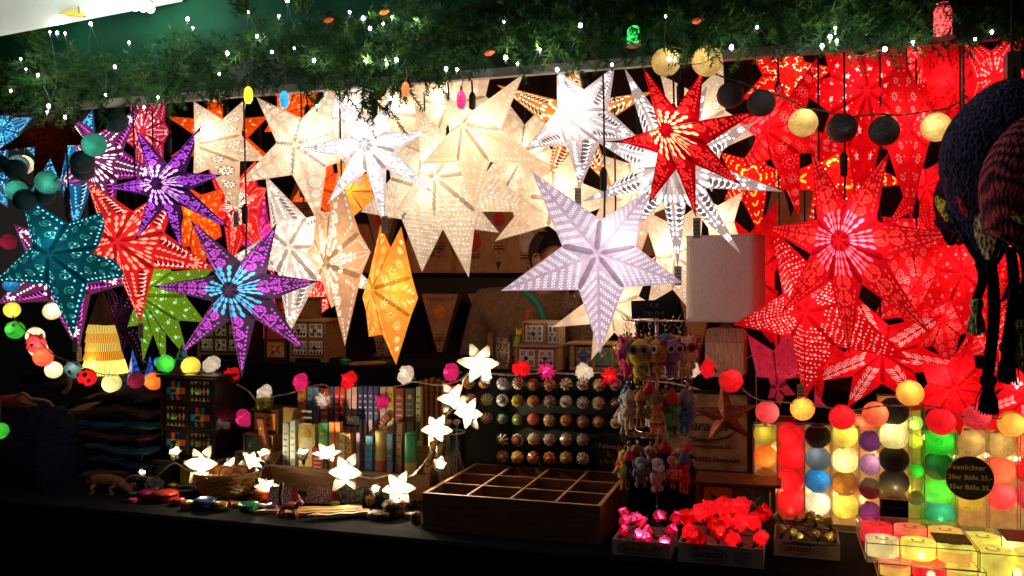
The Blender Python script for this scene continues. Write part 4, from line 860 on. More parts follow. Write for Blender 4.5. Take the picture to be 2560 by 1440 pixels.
# ================================================================ CABINETS AND GOODS ON THE STEP AND COUNTER
W_DK = wood('dark_stained_wood', (.09, .042, .02), .4); W_MD = wood('brown_wood', (.30, .15, .055), .5); W_LT = wood('worn_light_wood', (.46, .28, .12), .6); W_BLK = wood('black_lacquer_wood', (.018, .010, .007), .35)
T_ = {k: mat('tile_'+k, tuple(min(.8, v*1.35) for v in c), .25, coat=.3) for k, c in dict(black=(.012, .012, .012), white=(.62, .58, .48), red=(.50, .045, .03), green=(.16, .30, .06), yellow=(.50, .34, .03), blue=(.03, .14, .26), orange=(.55, .20, .03), teal=(.02, .20, .20), cream=(.55, .46, .26)).items()}
TL = list(T_.values()); TI = {k: i+1 for i, k in enumerate(T_)}
def tile(m, w, h, style, y=-.0022):
    def pl(poly, c, d=.0014): 
        m.prism([(x*w, z*h) for x, z in poly], y-d+.0014, y+.003, TI[c])
    def rect(x0, x1, z0, z1, c, d=.0014): pl([(x0, z0), (x1, z0), (x1, z1), (x0, z1)], c, d)
    base = {'diamond': 'black', 'patch': 'black', 'tribal': 'white', 'flower9': 'white', 'sun': 'orange', 'face': 'white', 'rainbow': 'blue', 'hatch': 'white', 'dark': 'black', 'redflower': 'red', 'mosaic': 'teal'}[style]
    rect(-.45, .45, -.44, .44, base, .0008)
    dm = lambda x, z, a, b, c, d=.0016: pl([(x-a, z), (x, z-b), (x+a, z), (x, z+b)], c, d)
    if style == 'diamond':
        for i in range(5):
            x = -.36+.18*i; dm(x, 0, .07, .17, ('green', 'red')[i % 2]); pl([(x-.07, .43), (x, .27), (x+.07, .43)], ('red', 'green')[i % 2]); pl([(x-.07, -.43), (x+.07, -.43), (x, -.27)], ('red', 'green')[i % 2])
    elif style == 'patch':
        rect(-.22, .18, -.16, .14, 'yellow'); rect(.19, .43, -.14, .13, 'red'); rect(-.2, -.05, .16, .42, 'red'); rect(.05, .2, .16, .42, 'blue'); pl([(.05, -.4), (.2, -.4), (.12, -.18), (-.02, -.18)], 'red'); rect(-.42, -.24, -.15, .12, 'blue'); pl([(-.2, -.42), (-.08, -.42), (-.14, -.2), (-.26, -.2)], 'teal')
    elif style == 'flower9':
        for i in range(3):
            for j in range(3):
                for k in range(5): a = 2*pi*k/5+.3; dm(-.28+.28*i+.055*cos(a), -.28+.28*j+.055*sin(a), .038, .038, 'black')
        for v in (-.14, .14): rect(v-.006, v+.006, -.44, .44, 'black', .0012); rect(-.44, .44, v-.006, v+.006, 'black', .0018)
    elif style in ('sun', 'mosaic'):
        cs = ('teal', 'yellow', 'red', 'green') if style == 'mosaic' else ('red', 'black', 'yellow', 'black')
        for k in range(8):
            a = 2*pi*k/8; b = a+pi/8; pl([(.13*cos(a-pi/8), .13*sin(a-pi/8)), (.42*cos(a), .42*sin(a)), (.13*cos(b), .13*sin(b))], cs[k % 4], .0016)
    elif style == 'tribal':
        for i in range(4):
            x = -.33+.22*i; pl([(x-.09, -.4), (x+.09, -.4), (x, -.15)], 'black'); dm(x, .22, .08, .16, 'black'); dm(x, .22, .04, .08, 'white', .003)
        rect(-.44, .44, -.06, .0, 'black', .0018)
    elif style == 'hatch':
        for x, z in ((-.24, .24), (.24, .24), (-.24, -.24), (.24, -.24)):
            for k in (-.09, 0, .09): rect(x-.12, x+.12, z+k-.015, z+k+.015, 'black'); rect(x+k-.015, x+k+.015, z-.12, z+.12, 'black', .002)
    elif style == 'face':
        for x in (-.22, .22): dm(x, .24, .12, .12, 'black'); dm(x, .24, .06, .06, 'white', .003)
        rect(-.4, .4, -.0, .04, 'black')
        for i in range(4): dm(-.3+.2*i, -.24, .09, .12, 'black')
    elif style == 'rainbow':
        for x, z in ((-.42, .42), (.42, .42), (-.42, -.42), (.42, -.42)):
            for rr, c, d in ((.34, 'red', .0015), (.26, 'yellow', .002), (.18, 'teal', .0025)):
                sx = -1 if x > 0 else 1; sz = -1 if z > 0 else 1; q = [(x, z)]+[(x+sx*rr*cos(a), z+sz*rr*sin(a)) for a in (0, .52, 1.05, 1.57)]
                pl(q if sx*sz > 0 else q[::-1], c, d)
    elif style == 'redflower':
        for k in range(6): a = pi/3*k; dm(.2*cos(a), .2*sin(a), .07, .1, ('yellow', 'orange')[k % 2])
def cabinet(label, px0, px1, ytop, o, cols, rows, styles, wd, dep=.14, z0=COUNTER, group='small wooden drawer cabinets', knob='black', ybot=None, over=.012, legs=False, top=True):
    cx = (px0+px1)/2; q = gz(cx, z0, o); t = thing('drawer_cabinet', label, 'drawer cabinet', q, STA, group)
    w = (px1-px0)*mpp(cx, o)*.97; h = P(cx, ytop, o).z-z0; b = min(.014, w*.06); m = MB()
    lg = .012 if legs else 0; th = .009
    m.box(-w/2, w/2, dep-.006, dep, lg, h-th); m.box(-w/2, -w/2+b, 0, dep-.006, lg, h-th); m.box(w/2-b, w/2, 0, dep-.006, lg, h-th)
    m.box(-w/2+b, w/2-b, 0, dep-.006, lg, lg+b*.8)
    if legs:
        for x in (-w/2, w/2-.02):
            for y in (0, dep-.02): m.box(x, x+.02, y, y+.02, 0, lg)
    iw = (w-2*b); ih = h-th-lg-b*.8; cw = iw/cols; rh = ih/rows
    for i in range(1, cols): m.box(-iw/2+cw*i-b*.3, -iw/2+cw*i+b*.3, .0005, dep-.006, lg+b*.8, h-th)
    for j in range(1, rows): m.box(-iw/2, iw/2, .001, dep-.006, lg+b*.8+rh*j-b*.3, lg+b*.8+rh*j+b*.3)
    m.obj('cabinet_body', wd, t)
    if top: m = MB(); m.box(-w/2-over, w/2+over, -over, dep+over*.4, h-th+.0004, h, 0, None, .002); m.obj('cabinet_top', wd, t)
    n = 0
    for j in range(rows):
        for i in range(cols):
            x = -iw/2+cw*(i+.5); z = lg+b*.8+rh*(rows-j-.5); s = styles[n % len(styles)]; n += 1
            m = MB(); dw, dh = cw-b*.75, rh-b*.75
            m.box(-dw/2, dw/2, .002, dep-.012, -dh/2, dh/2, 0); tile(m, dw, dh, s, .001)
            d = m.obj('drawer', [wd]+TL, t, loc=(x, 0, z)); k = MB(); kr = min(dw, dh)*.12
            kc = {'diamond': T_['green'], 'patch': T_['black'], 'sun': T_['orange'], 'mosaic': T_['yellow'], 'rainbow': T_['blue'], 'redflower': T_['red']}.get(s, T_[knob])
            k.lathe([(kr*.4, 0), (kr*.45, kr*.5), (kr, kr*.9), (kr*.95, kr*1.5), (kr*.3, kr*1.9)], 12, 0, Matrix.Translation((0, -.001, 0)) @ Matrix.Rotation(pi/2, 4, 'X')); k.obj('knob', kc, d, True)
    return t, h
zb = gz(480, 0, .27)
# the black cabinet at the left stands on two boxes
hb = .62-(1152-720)/F*D(480, .27)
cabinet('tall black cabinet with six colourful tiled drawers', 385, 553, 938, .29, 2, 3, ['patch', 'diamond', 'diamond', 'patch', 'patch', 'diamond'], W_BLK, .16, COUNTER+hb, over=.01)
def plainbox(label, px0, px1, ytop, o, dep, colm, name='storage_box', cat='box', z0=COUNTER, lid=None):
    cx = (px0+px1)/2; t = thing(name, label, cat, gz(cx, z0, o), STA); w = (px1-px0)*mpp(cx, o)*.97; h = P(cx, ytop, o).z-z0
    m = MB(); m.box(-w/2, w/2, 0, dep, 0, h-.012, 0, None, .002); m.obj('box_body', colm, t)
    m = MB(); m.box(-w/2-.002, w/2+.002, -.002, dep+.002, h-.0116, h, 0, None, .002); m.obj('lid', lid or colm, t); return t
plainbox('matt yellow box under the black cabinet with a woven lid', 440, 548, 1152, .262, .16, mat('yellow_card', (.50, .33, .03), .55, var=.2), lid=mat('woven_lid', (.10, .06, .03), .7, var=.7, scale=300, kind='voronoi'))
plainbox('black box left of the yellow one under the cabinet', 372, 438, 1152, .262, .16, mat('black_card', (.02, .02, .018), .5), lid=mat('woven_lid2', (.06, .05, .05), .6, var=.8, scale=300, kind='voronoi'))
cabinet('drawer box with black and white tribal tiles behind the violet star', 480, 622, 800, .62, 3, 2, ['tribal', 'hatch', 'tribal', 'tribal', 'hatch', 'tribal'], W_DK, .12, RISER, legs=True)
cabinet('dark drawer box with red flower tiles behind the violet star', 655, 722, 800, .62, 1, 2, ['redflower', 'sun'], W_DK, .12, RISER)
cabinet('brown box with four black and white tile drawers', 716, 822, 798, .58, 2, 2, ['face', 'hatch', 'tribal', 'tribal'], W_MD, .14, RISER, legs=True)
cabinet('dark red flower cabinet stacked on top of the drawer boxes', 680, 775, 742, .66, 2, 1, ['redflower', 'redflower'], W_MD, .10, EYE-(800-720)/F*D(740, .66)+.0005)
z1 = EYE-(862-720)/F*D(1350, .50)
cabinet('lower brown box of two black and white drawers on the step', 1283, 1398, 862, .50, 2, 1, ['hatch', 'face'], W_LT, .10, RISER, over=.004)
cabinet('top brown box with one flower tile drawer', 1304, 1366, 802, .505, 1, 1, ['flower9'], W_LT, .09, z1+.0005, over=.001)
cabinet('long drawer box with blue rainbow tiles behind the keychain stand', 1415, 1745, 858, .56, 6, 1, ['rainbow', 'mosaic', 'rainbow', 'mosaic', 'rainbow', 'hatch'], W_LT, .10, RISER, over=.008)
cabinet('pale blank drawer box beside the flower tile box', 1366, 1396, 803, .506, 1, 1, ['hatch'], wood('whitewashed_wood', (.5, .42, .3), .7), .09, z1+.0005, over=.001)
zs = EYE-(1140-720)/F*D(650, .34)
cabinet('small box with mosaic sun tiles in the middle of the left stack', 600, 690, 1085, .33, 2, 1, ['mosaic', 'mosaic'], W_MD, .10, zs, over=.001)
cabinet('single dark drawer box with a sun tile on top of the left stack', 620, 702, 1022, .35, 1, 1, ['sun'], W_DK, .10, EYE-(1085-720)/F*D(645, .34)+.0006, over=.001)
cabinet('lowest light wood drawer box of the left stack behind the egg basket', 578, 690, 1132, .31, 2, 1, ['rainbow', 'rainbow'], W_LT, .10, COUNTER, over=.001)
cabinet('low brown two drawer chest behind the red flower lights', 1738, 1938, 1204, .27, 2, 1, ['sun', 'mosaic'], wood('reddish_wood', (.22, .075, .025), .45), .11, COUNTER, over=.014, legs=True)

def jar(label, px, py0, py1, rpx, o, c, z0=None):
    u = mpp(px, o); h = (py1-py0)*u; q = P(px, py1, o); 
    if z0 is not None: q.z = z0
    t = thing('round_tin', label, 'round tin', q, STA, 'small round tins and jars on the counter'); R_ = rpx*u; m = MB()
    m.lathe([(R_*.9, 0), (R_, h*.1), (R_, h*.5), (R_*.97, h*.54)], 20); m.obj('tin_body', mat('tin_'+c[0], c[1], .25, .4, var=.6, scale=240, kind='voronoi', bump=.3), t, True)
    m = MB(); m.lathe([(R_*1.04, h*.55), (R_*1.06, h*.7), (R_*.8, h*.9), (R_*.3, h)], 20); m.obj('lid', mat('tin_'+c[0], c[1]), t, True)
JC = {'green': ('green', (.02, .30, .10)), 'lime': ('lime', (.32, .36, .03)), 'blue': ('blue', (.03, .10, .28)), 'gold': ('gold', (.55, .33, .05)), 'red': ('red', (.45, .03, .02)), 'pink': ('pink', (.5, .03, .15)), 'amber': ('amber', (.5, .16, .02)), 'plum': ('plum', (.14, .04, .10)), 'white': ('white', (.5, .4, .35)), 'bronze': ('bronze', (.10, .07, .04)), 'navy': ('navy', (.03, .05, .14))}
jar('lime green jar on top of the left drawer stack', 662, 998, 1026, 22, .37, JC['lime'], EYE-(1022-720)/F*D(660, .36)+.0005)
jar('small green tin on the dark step right of the tile drawer box', 863, 897, 915, 13, .5, JC['green'], RISER)
for lb, px, py, rp, hh, c in [('pink beaded tin at the left front', 369, 1245, 24, 22, 'pink'), ('large red beaded tin beside the pink one', 412, 1252, 32, 28, 'red'), ('small red tin in front of the large red one', 446, 1262, 17, 18, 'red'), ('gold tin left of the blue one', 469, 1272, 16, 22, 'gold'), ('round blue tin before the egg basket', 512, 1272, 27, 30, 'blue'), ('gold tin right of the blue one', 552, 1274, 16, 22, 'gold'), ('small gold tin third in the front row', 590, 1268, 13, 14, 'gold'),
        ('round green tin in front of the egg basket', 622, 1276, 25, 22, 'green'), ('amber tin beside the basket end', 648, 1250, 22, 28, 'amber'), ('tiny white tin beside the green one', 655, 1270, 11, 10, 'white'), ('small plum tin in front of the glitter box', 680, 1276, 16, 18, 'plum'), ('navy tin behind the pink one', 345, 1212, 20, 22, 'navy'), ('gold tin behind the navy one', 332, 1218, 9, 12, 'gold'), ('low gold tin above the green one', 634, 1250, 12, 10, 'gold'),
        ('flat green tin behind the crochet gecko tail', 335, 1240, 14, 12, 'green'), ('tall gold tin behind the large red one', 432, 1228, 12, 22, 'gold'), ('small blue tin under the white tulip', 372, 1222, 13, 16, 'blue'), ('red tin in front of the egg basket', 575, 1262, 12, 12, 'red'), ('tiny gold tin between the blue tin and the basket', 534, 1268, 9, 10, 'gold'), ('lime tin right of the glitter notebook', 838, 1268, 12, 16, 'lime'),
        ('bronze tin at the end of the incense holders', 960, 1300, 14, 20, 'bronze'), ('gold topped tin beside the lit tulip', 925, 1262, 13, 24, 'gold'), ('plum tin left of the glitter notebook', 752, 1266, 12, 14, 'plum'), ('pink tin at the far left of the row', 330, 1256, 13, 12, 'pink'), ('blue tin in front of the dark glitter box', 890, 1284, 12, 12, 'blue'), ('white tin left of the wooden tray corner', 1022, 1294, 13, 14, 'white'),
        ('dark bronze pot with patterned lid near the tray', 986, 1290, 30, 42, 'bronze'), ('small bronze bell left of the wooden tray', 1041, 1308, 13, 30, 'bronze'), ('bronze bell behind the pot', 1025, 1268, 11, 24, 'bronze'), ('tall bronze bell beside the white blossom', 992, 1248, 10, 26, 'bronze'), ('pewter tin left of the bronze pot', 938, 1296, 20, 20, 'white')]:
    o_ = max(-.06, .62*F/(py-720)*(1+SL*(px-1280)/F)-2.2); jar(lb, px, py-hh, py, rp, o_, JC[c], COUNTER)

# glitter boxes, cards, wooden incense holders, pink animal, gecko
M_GLIT = mat('glitter', (.40, .22, .20), .25, .6, var=.95, scale=260, kind='voronoi', bump=.8)
for i, (lb, px, py, w, a) in enumerate([('glitter covered notebook left of the pink figure', 695, 1262, 62, .12), ('glitter notebook with red spine', 792, 1262, 66, .1), ('dark glitter box behind the notebook', 868, 1262, 62, .05), ('dark green glitter box beside the lit tulip', 912, 1262, 50, 0)]):
    o_ = .62*F/(py-720)*(1+SL*(px-1280)/F)-2.2; t = thing('glitter_box', lb, 'glitter box', gz(px, COUNTER, o_), STA+a, 'glitter boxes along the front')
    ww = w*mpp(px, o_); hh = 44*mpp(px, o_)*.9; m = MB(); R_ = Matrix.Rotation(-.5, 4, 'X'); m.box(-ww/2, ww/2, 0, .022, .004, hh*1.15, 0, Matrix.Rotation(-.45, 4, 'X')); m.obj('glitter_cover', M_GLIT if i < 2 else mat('glitter_dark', (.10, .09, .07), .25, .6, var=.95, scale=260, kind='voronoi', bump=.8), t)
    m = MB(); m.box(ww/2, ww/2+.006, 0, .022, .004, hh*1.15, 0, Matrix.Rotation(-.45, 4, 'X')); m.box(-ww/2, ww/2, .024, .06, 0, .02); m.obj('spine', mat('red_spine', (.30, .02, .03), .5) if i < 2 else mat('green_spine', (.02, .08, .03), .5), t)
for i, (x0, y0, x1, y1) in enumerate([(635, 1283, 905, 1272), (692, 1291, 905, 1283), (768, 1301, 925, 1290), (872, 922, 960, 905)]):
    if i < 3:
        f = lambda x, y: gz(x, COUNTER+.002+.004*i, max(-.07, .62*F/(y-720)*(1+SL*(x-1280)/F)-2.2))
    else: f = lambda x, y: gz(x, RISER+.002, .5+(922-y)*.006)
    a, b = f(x0, y0), f(x1, y1); c = (a+b)/2; an = atan2((b-a).y, (b-a).x); L = (b-a).length
    t = thing('incense_holder', ['longest carved wooden incense holder at the front', 'middle carved wooden incense holder', 'front carved wooden incense holder nearest the edge', 'carved wooden incense holder on the dark step by the golden lantern'][i], 'incense holder', c, an, 'carved wooden incense holders')
    m = MB(); n = 14; vs = []
    for k in range(n+1):
        s = k/n; w_ = .018*(.5+.5*min(1, s*4))*(1 if s > .08 else .5); z = .004+.03*max(0, .12-s)/.12*0; vs += [((s-.5)*L, -w_, z+.003*abs(sin(s*9))), ((s-.5)*L, w_, z+.003*abs(sin(s*9))), ((s-.5)*L, -w_, -.0015), ((s-.5)*L, w_, -.0015)]
    m.add(vs, [(4*k, 4*k+4, 4*k+5, 4*k+1) for k in range(n)]+[(4*k, 4*k+2, 4*k+6, 4*k+4) for k in range(n)]+[(4*k+1, 4*k+5, 4*k+7, 4*k+3) for k in range(n)]+[(0, 1, 3, 2), (4*n, 4*n+2, 4*n+3, 4*n+1)]); m.obj('holder_plank', W_LT, t)
    m = MB(); 
    m.tube([(-.3*L, 0, .0062), (.4*L, 0, .0062)], .0022, 0, 6); m.obj('brass_inlay', mat('brass', (.6, .38, .10), .3, .9), t)
t = thing('pink_fox_figure', 'small pink carved animal with a raised tail in front of the crate', 'figurine', gz(722, COUNTER, .0), STA); t.scale = (.74, .74, .74)
m = MB(); m.tube(smooth_path([(-.03, 0, .035), (0, 0, .045), (.03, 0, .04)], 4), [.012]*4+[.015]*4+[.012], 0, 8)
for x, y in ((-.032, -.008), (-.030, .008), (.030, -.008), (.028, .008)): m.tube([(x*.8, y, .035), (x*1.15, y, .0)], [.009, .004], 0, 6)
m.tube(smooth_path([(.028, 0, .04), (.045, -.004, .062), (.055, -.01, .055)], 4), [.010]*4+[.012]*4+[.005], 0, 8); m.tube([(.042, 0, .07), (.040, 0, .09)], [.007, .001]); m.obj('body', mat('pink_paint', (.50, .14, .10), .5), t, True)
m = MB(); m.tube(smooth_path([(-.03, 0, .04), (-.036, 0, .08), (-.028, 0, .13)], 4), [.008]*4+[.009]*4+[.003], 0, 8); m.obj('tail', mat('dark_paint', (.05, .03, .06), .5), t, True)
t = thing('crochet_gecko', 'brown crocheted gecko lying on the dark cloth at the left', 'crochet gecko', gz(275, COUNTER, .12), STA)
m = MB(); m.tube(smooth_path([(-.075, 0, .018), (-.05, 0, .026), (0, .005, .028), (.04, 0, .022), (.075, -.01, .012), (.095, -.02, .006)], 4), [.016]*3+[.022]*5+[.02]*5+[.014]*4+[.009]*3+[.002], 0, 12)
for x, y in ((-.03, -1), (-.03, 1), (.04, -1), (.04, 1)):
    m.tube(smooth_path([(x, 0, .02), (x-.012, y*.03, .016), (x+.008, y*.045, .004)], 3), [.007]*3+[.005]*4, 0, 8)
    for k in (-.5, 0, .5): m.tube([(x+.008, y*.045, .004), (x+.008+.014*sin(k), y*(.045+.014*cos(k)), .002)], [.003, .0015])
m.obj('body', mat('crochet_brown', (.30, .12, .04), .9, var=.8, scale=330, bump=1, kind='voronoi'), t, True)
m = MB(); m.sph((-.058, -.017, .034), .005, 0, 8, 6); m.sph((-.058, .017, .034), .005, 0, 8, 6); m.obj('eyes', mat('bead_black', (.01, .01, .01), .2), t, True)

# egg basket
o_ = .62*F/(1248-720)*(1+SL*(560-1280)/F)-2.2+.035; t = thing('wicker_basket', 'oval wicker basket holding polished wooden eggs', 'basket', gz(560, COUNTER, o_), STA); Rb = 88*mpp(560, o_)
m = MB()
for k in range(11):
    z = .006+.0062*k; rr = Rb*(.66+.34*(k/10)**.8); m.tube([(rr*cos(a), rr*.62*sin(a), z+.0014*sin(14*a+k*pi)) for a in [2*pi*i/56 for i in range(57)]], .0036, 0, 5, False)
m.lathe([(Rb*.64, .003), (Rb*.66, .006)], 30, 0, None, 1, .62)
for i in range(28): a = 2*pi*i/28; m.tube([(Rb*.64*cos(a), Rb*.4*sin(a), .004), (Rb*1.0*cos(a), Rb*.62*sin(a), .07)], .0024)
m.obj('wicker_body', mat('wicker', (.42, .24, .08), .7, var=.5, scale=90, bump=.5), t)
m = MB()
for ph in (0, pi): m.tube([(Rb*1.02*cos(a), Rb*.64*sin(a), .073+.003*sin(20*a+ph)) for a in [2*pi*i/90 for i in range(91)]], .0042, 0, 5, False)
m.obj('braided_rim', mat('wicker_rim', (.55, .33, .12), .7, var=.5, scale=90), t)
M_EGG = mat('polished_egg', (.70, .28, .06), .16, var=.35, scale=18, coat=.6, stretch=(1, 1, 4))
for i, (x, y, z, s) in enumerate([(-.048, -.012, .058, .024), (-.022, .012, .068, .026), (.012, -.005, .070, .027), (.045, .014, .068, .026), (.02, .03, .062, .024), (.05, -.014, .055, .022), (-.008, -.03, .052, .022), (-.055, .02, .05, .022)]):
    m = MB(); m.sph((0, 0, 0), s, 0, 18, 12, (1, .86, .82)); e = m.obj('wooden_egg', M_EGG if i % 3 else mat('dark_egg', (.38, .11, .03), .16, coat=.6), None, True, XF[t.name].inverted() @ Vector((x*1.05, y, z)))
    e.rotation_euler = (RND.uniform(-.3, .3), RND.uniform(-1, 1), RND.uniform(0, 3)); tag(e, ['dark polished wooden egg at the left end of the basket', 'light polished wooden egg left of the middle', 'large light wooden egg in the middle of the basket', 'dark wooden egg at the back right of the basket', 'wooden egg behind the middle one', 'small wooden egg at the front right of the basket', 'dark small wooden egg at the front of the basket', 'low light wooden egg at the back left'][i], 'wooden egg', 'wooden eggs in the wicker basket')
t = thing('glass_bracelet', 'flat pale beaded bracelet left of the egg basket', 'bracelet', gz(458, COUNTER, .20), STA)
m = MB()
for i in range(34): a = 2*pi*i/34; m.sph((.045*cos(a), .034*sin(a), .005), .0045, 0, 7, 5)
m.obj('beads', mat('pale_beads', (.40, .36, .22), .2), t, True); m = MB(); m.tube([(.045*cos(a), .034*sin(a), .005) for a in [2*pi*i/34 for i in range(35)]], .001); m.obj('thread', M_WCABLE, t)

# ---- incense crate with two tiers
o0 = .30; t = thing('incense_crate', 'stepped brown wooden crate displaying incense packets', 'display crate', gz(900, COUNTER, o0), STA)
a = loc(t, gz(690, COUNTER, o0)); b = loc(t, gz(1066, COUNTER, o0)); x0, x1 = a.x, b.x; hf = loc(t, P(900, 1178, o0)).z
m = MB(); m.box(x0, x1, 0, .010, 0, hf); m.box(x0, x1, .0102, .07, 0, .008); m.box(x0, x1, .07, .08, 0, .145); m.box(x0, x1, .0802, .16, .13, .14); m.box(x0, x1, .16, .168, 0, .22)
for x in (x0-.010, x1): m.prism([(x, 0)], 0, 0) if 0 else m.add([(x, 0, 0), (x+.0098, 0, 0), (x+.0098, .168, 0), (x, .168, 0), (x, 0, hf+.01), (x+.0098, 0, hf+.01), (x+.0098, .168, .20), (x, .168, .20)], [(3, 2, 1, 0), (4, 5, 6, 7), (0, 1, 5, 4), (1, 2, 6, 5), (2, 3, 7, 6), (3, 0, 4, 7)])
m.obj('crate_body', W_MD, t)
ZU = COUNTER+.1405; ZL = COUNTER+.0085
def packet(label, px0, px1, ytop, up, colr, colr2=None, shape='box', lean=0, dep=.02, band=None, word=None, ybase=None):
    o_ = o0+.092 if up else o0+.022; cx = (px0+px1)/2; z0 = ZU if up else ZL; q = gz(cx, z0, o_); w = (px1-px0)*mpp(cx, o_)*.94; h = max(.03, P(cx, ytop, o_).z-z0)
    t = thing('incense_packet' if shape == 'box' else 'incense_tube', label, 'incense packet' if shape == 'box' else 'incense tube', q, STA, 'incense packets in the crate')
    M_ = Matrix.Rotation(lean, 4, 'Y'); colr = tuple(min(.85, v*1.45) for v in colr); colr2 = tuple(min(.85, v*1.3) for v in (colr2 or (.5, .42, .3))); c1 = mat('pk_%d_%d_%d' % tuple(int(v*999) for v in colr), colr, .5, var=.25, scale=60)
    m = MB()
    if shape == 'box': m.box(-w/2, w/2, 0, dep, 0, h, 0, M_)
    else: m.lathe([(w/2, 0), (w/2, h*.52)], 20, 0, Matrix.Translation((0, w/2, 0)))
    m.obj('packet_body' if shape == 'box' else 'tube_body', c1, t)
    c2 = mat('pk_%d_%d_%d' % tuple(int(v*999) for v in (colr2 or (.5, .42, .3))), colr2 or (.5, .42, .3), .5, var=.2, scale=90); m = MB()
    if shape == 'box':
        f0, f1 = band or (.1, .42); m.box(-w*.36, w*.36, -.0008, .0, h*f0, h*f1, 0, M_)
        for k in range(4): m.box(-w*.3, w*.3, -.0014, -.0009, h*(f1+.1+.1*k), h*(f1+.13+.1*k), 0, M_)
        m.obj('printed_label', c2, t)
        if w > .02: 
            m = MB(); m.lathe([(w*.22, 0), (w*.22, .001), (w*.1, .0014)], 12, 0, M_ @ Matrix.Translation((0, -.0008, h*.86)) @ Matrix.Rotation(pi/2, 4, 'X')); m.obj('emblem', T_['yellow'], t)
    else: 
        m.lathe([(w/2+.0006, h*.52), (w/2+.0006, h*.985), (w/2-.003, h), (w/2-.004, h*.96)], 20, 0, Matrix.Translation((0, w/2, 0))); m.obj('tube_cap', c2, t)
        m = MB(); m.box(-w*.18, w*.18, -.0012, .002, h*.14, h*.36); m.obj('printed_label', T_['blue'], t)
    return t
UP = [(742, 766, 968, (.55, .16, .04), (.6, .5, .35), 'orange'), (767, 782, 968, (.10, .20, .30), (.05, .09, .16), 'steel blue patterned'), (783, 797, 968, (.12, .22, .32), (.4, .06, .04), 'blue grey'), (799, 822, 972, (.40, .06, .04), (.6, .5, .42), 'red and cream'), (823, 834, 968, (.05, .08, .18), (.5, .1, .06), 'navy and red striped'), (836, 849, 968, (.55, .05, .03), (.6, .45, .4), 'bright red'), (850, 863, 968, (.55, .09, .05), (.6, .45, .4), 'light red'),
      (865, 878, 968, (.62, .38, .34), (.6, .5, .45), 'pink'), (879, 893, 968, (.60, .34, .30), (.65, .5, .45), 'salmon pink'), (895, 907, 966, (.03, .04, .14), (.55, .45, .38), 'navy'), (908, 919, 966, (.03, .04, .13), (.6, .5, .4), 'dark navy'), (920, 933, 966, (.04, .05, .15), (.5, .42, .4), 'navy striped'), (934, 947, 966, (.03, .04, .12), (.5, .2, .1), 'midnight blue'), (949, 965, 968, (.40, .32, .28), (.6, .52, .42), 'grey beige'), (966, 985, 968, (.50, .38, .05), (.55, .48, .35), 'mustard yellow'), (986, 1010, 972, (.28, .04, .04), (.5, .42, .34), 'maroon'), (1011, 1038, 972, (.05, .045, .03), (.2, .16, .1), 'black green'), (1039, 1052, 968, (.45, .45, .2), (.1, .1, .05), 'pale green edged')]
for x0_, x1_, yt, c, c2, nm in UP: packet('%s incense packet standing in the upper tier of the crate' % nm, x0_, x1_, yt, True, c, c2)
packet('dark red incense packet leaning diagonally across the navy ones', 905, 922, 1008, True, (.26, .03, .02), (.5, .3, .2), lean=.72, dep=.006).location += -UY*.012
LOW = [(705, 723, 1058, (.25, .30, .24), (.06, .08, .07), 'silver green', 'box', 0), (724, 739, 1052, (.42, .48, .38), (.2, .25, .2), 'pale silver', 'box', 0), (742, 792, 1062, (.50, .38, .08), (.6, .52, .3), 'yellow boxed', 'box', 0), (794, 820, 1058, (.06, .28, .10), (.45, .45, .05), 'green swirl printed', 'box', 0), (822, 836, 1056, (.55, .17, .04), (.5, .22, .06), 'orange', 'box', 0), (837, 850, 1056, (.5, .15, .04), (.5, .22, .06), 'dark orange', 'box', 0),
       (838, 858, 1082, (.55, .50, .15), (.2, .3, .4), 'pale yellow', 'box', .05), (860, 872, 1090, (.10, .09, .08), (.5, .3, .05), 'charcoal', 'box', -.03), (873, 889, 1085, (.52, .25, .04), (.3, .1, .02), 'amber', 'box', -.1), (890, 900, 1082, (.16, .10, .14), (.2, .15, .2), 'plum', 'box', 0), (908, 928, 1090, (.04, .20, .36), (.02, .09, .2), 'bright blue', 'box', .04), (966, 982, 1086, (.05, .16, .28), (.4, .12, .05), 'slate blue', 'box', 0), (986, 1000, 1058, (.24, .14, .05), (.1, .05, .02), 'tall wooden', 'box', .04), (1040, 1052, 1092, (.48, .24, .05), (.08, .04, .02), 'honey coloured leaning', 'box', .3), (1052, 1064, 1100, (.50, .28, .06), (.08, .04, .02), 'second honey coloured leaning', 'box', .35)]
for x0_, x1_, yt, c, c2, nm, sh, ln in LOW: packet('%s incense packet in the lower tier of the crate' % nm, x0_, x1_, yt, False, c, c2, sh, ln, band=(.5, .8) if nm == 'yellow boxed' else None)
packet('round incense tube with yellow cap and red body', 930, 964, 1078, False, (.38, .05, .04), (.50, .36, .08), 'tube')
packet('round incense tube with green cap and yellow body', 1003, 1037, 1082, False, (.48, .36, .12), (.05, .30, .14), 'tube')
packet('small red glittering packet between the white blossoms', 782, 815, 1118, False, (.35, .04, .04), (.8, .6, .3)).location += -UY*.012
t_ = packet('rolled copper coloured packet leaning on the left drawer stack', 672, 690, 1045, False, (.24, .07, .03), (.12, .03, .02), 'box', -.16, dep=.018); t_.location += -UY*.02
def slat_bundle():
    t = thing('slat_bundle', 'bundle of brown wooden slats at the right end of the crate', 'slat bundle', gz(1082, COUNTER+.0, .42), STA); h = P(1082, 945, .42).z-COUNTER
    for k in range(6): m = MB(); m.box(-.034+.0115*k, -.034+.0115*k+.009, .002*k, .02+.002*k, 0, h-.004*abs(k-2), 0, Matrix.Rotation(.02*(k-2), 4, 'Y'), .002); m.obj('slat', W_MD, t)
slat_bundle()
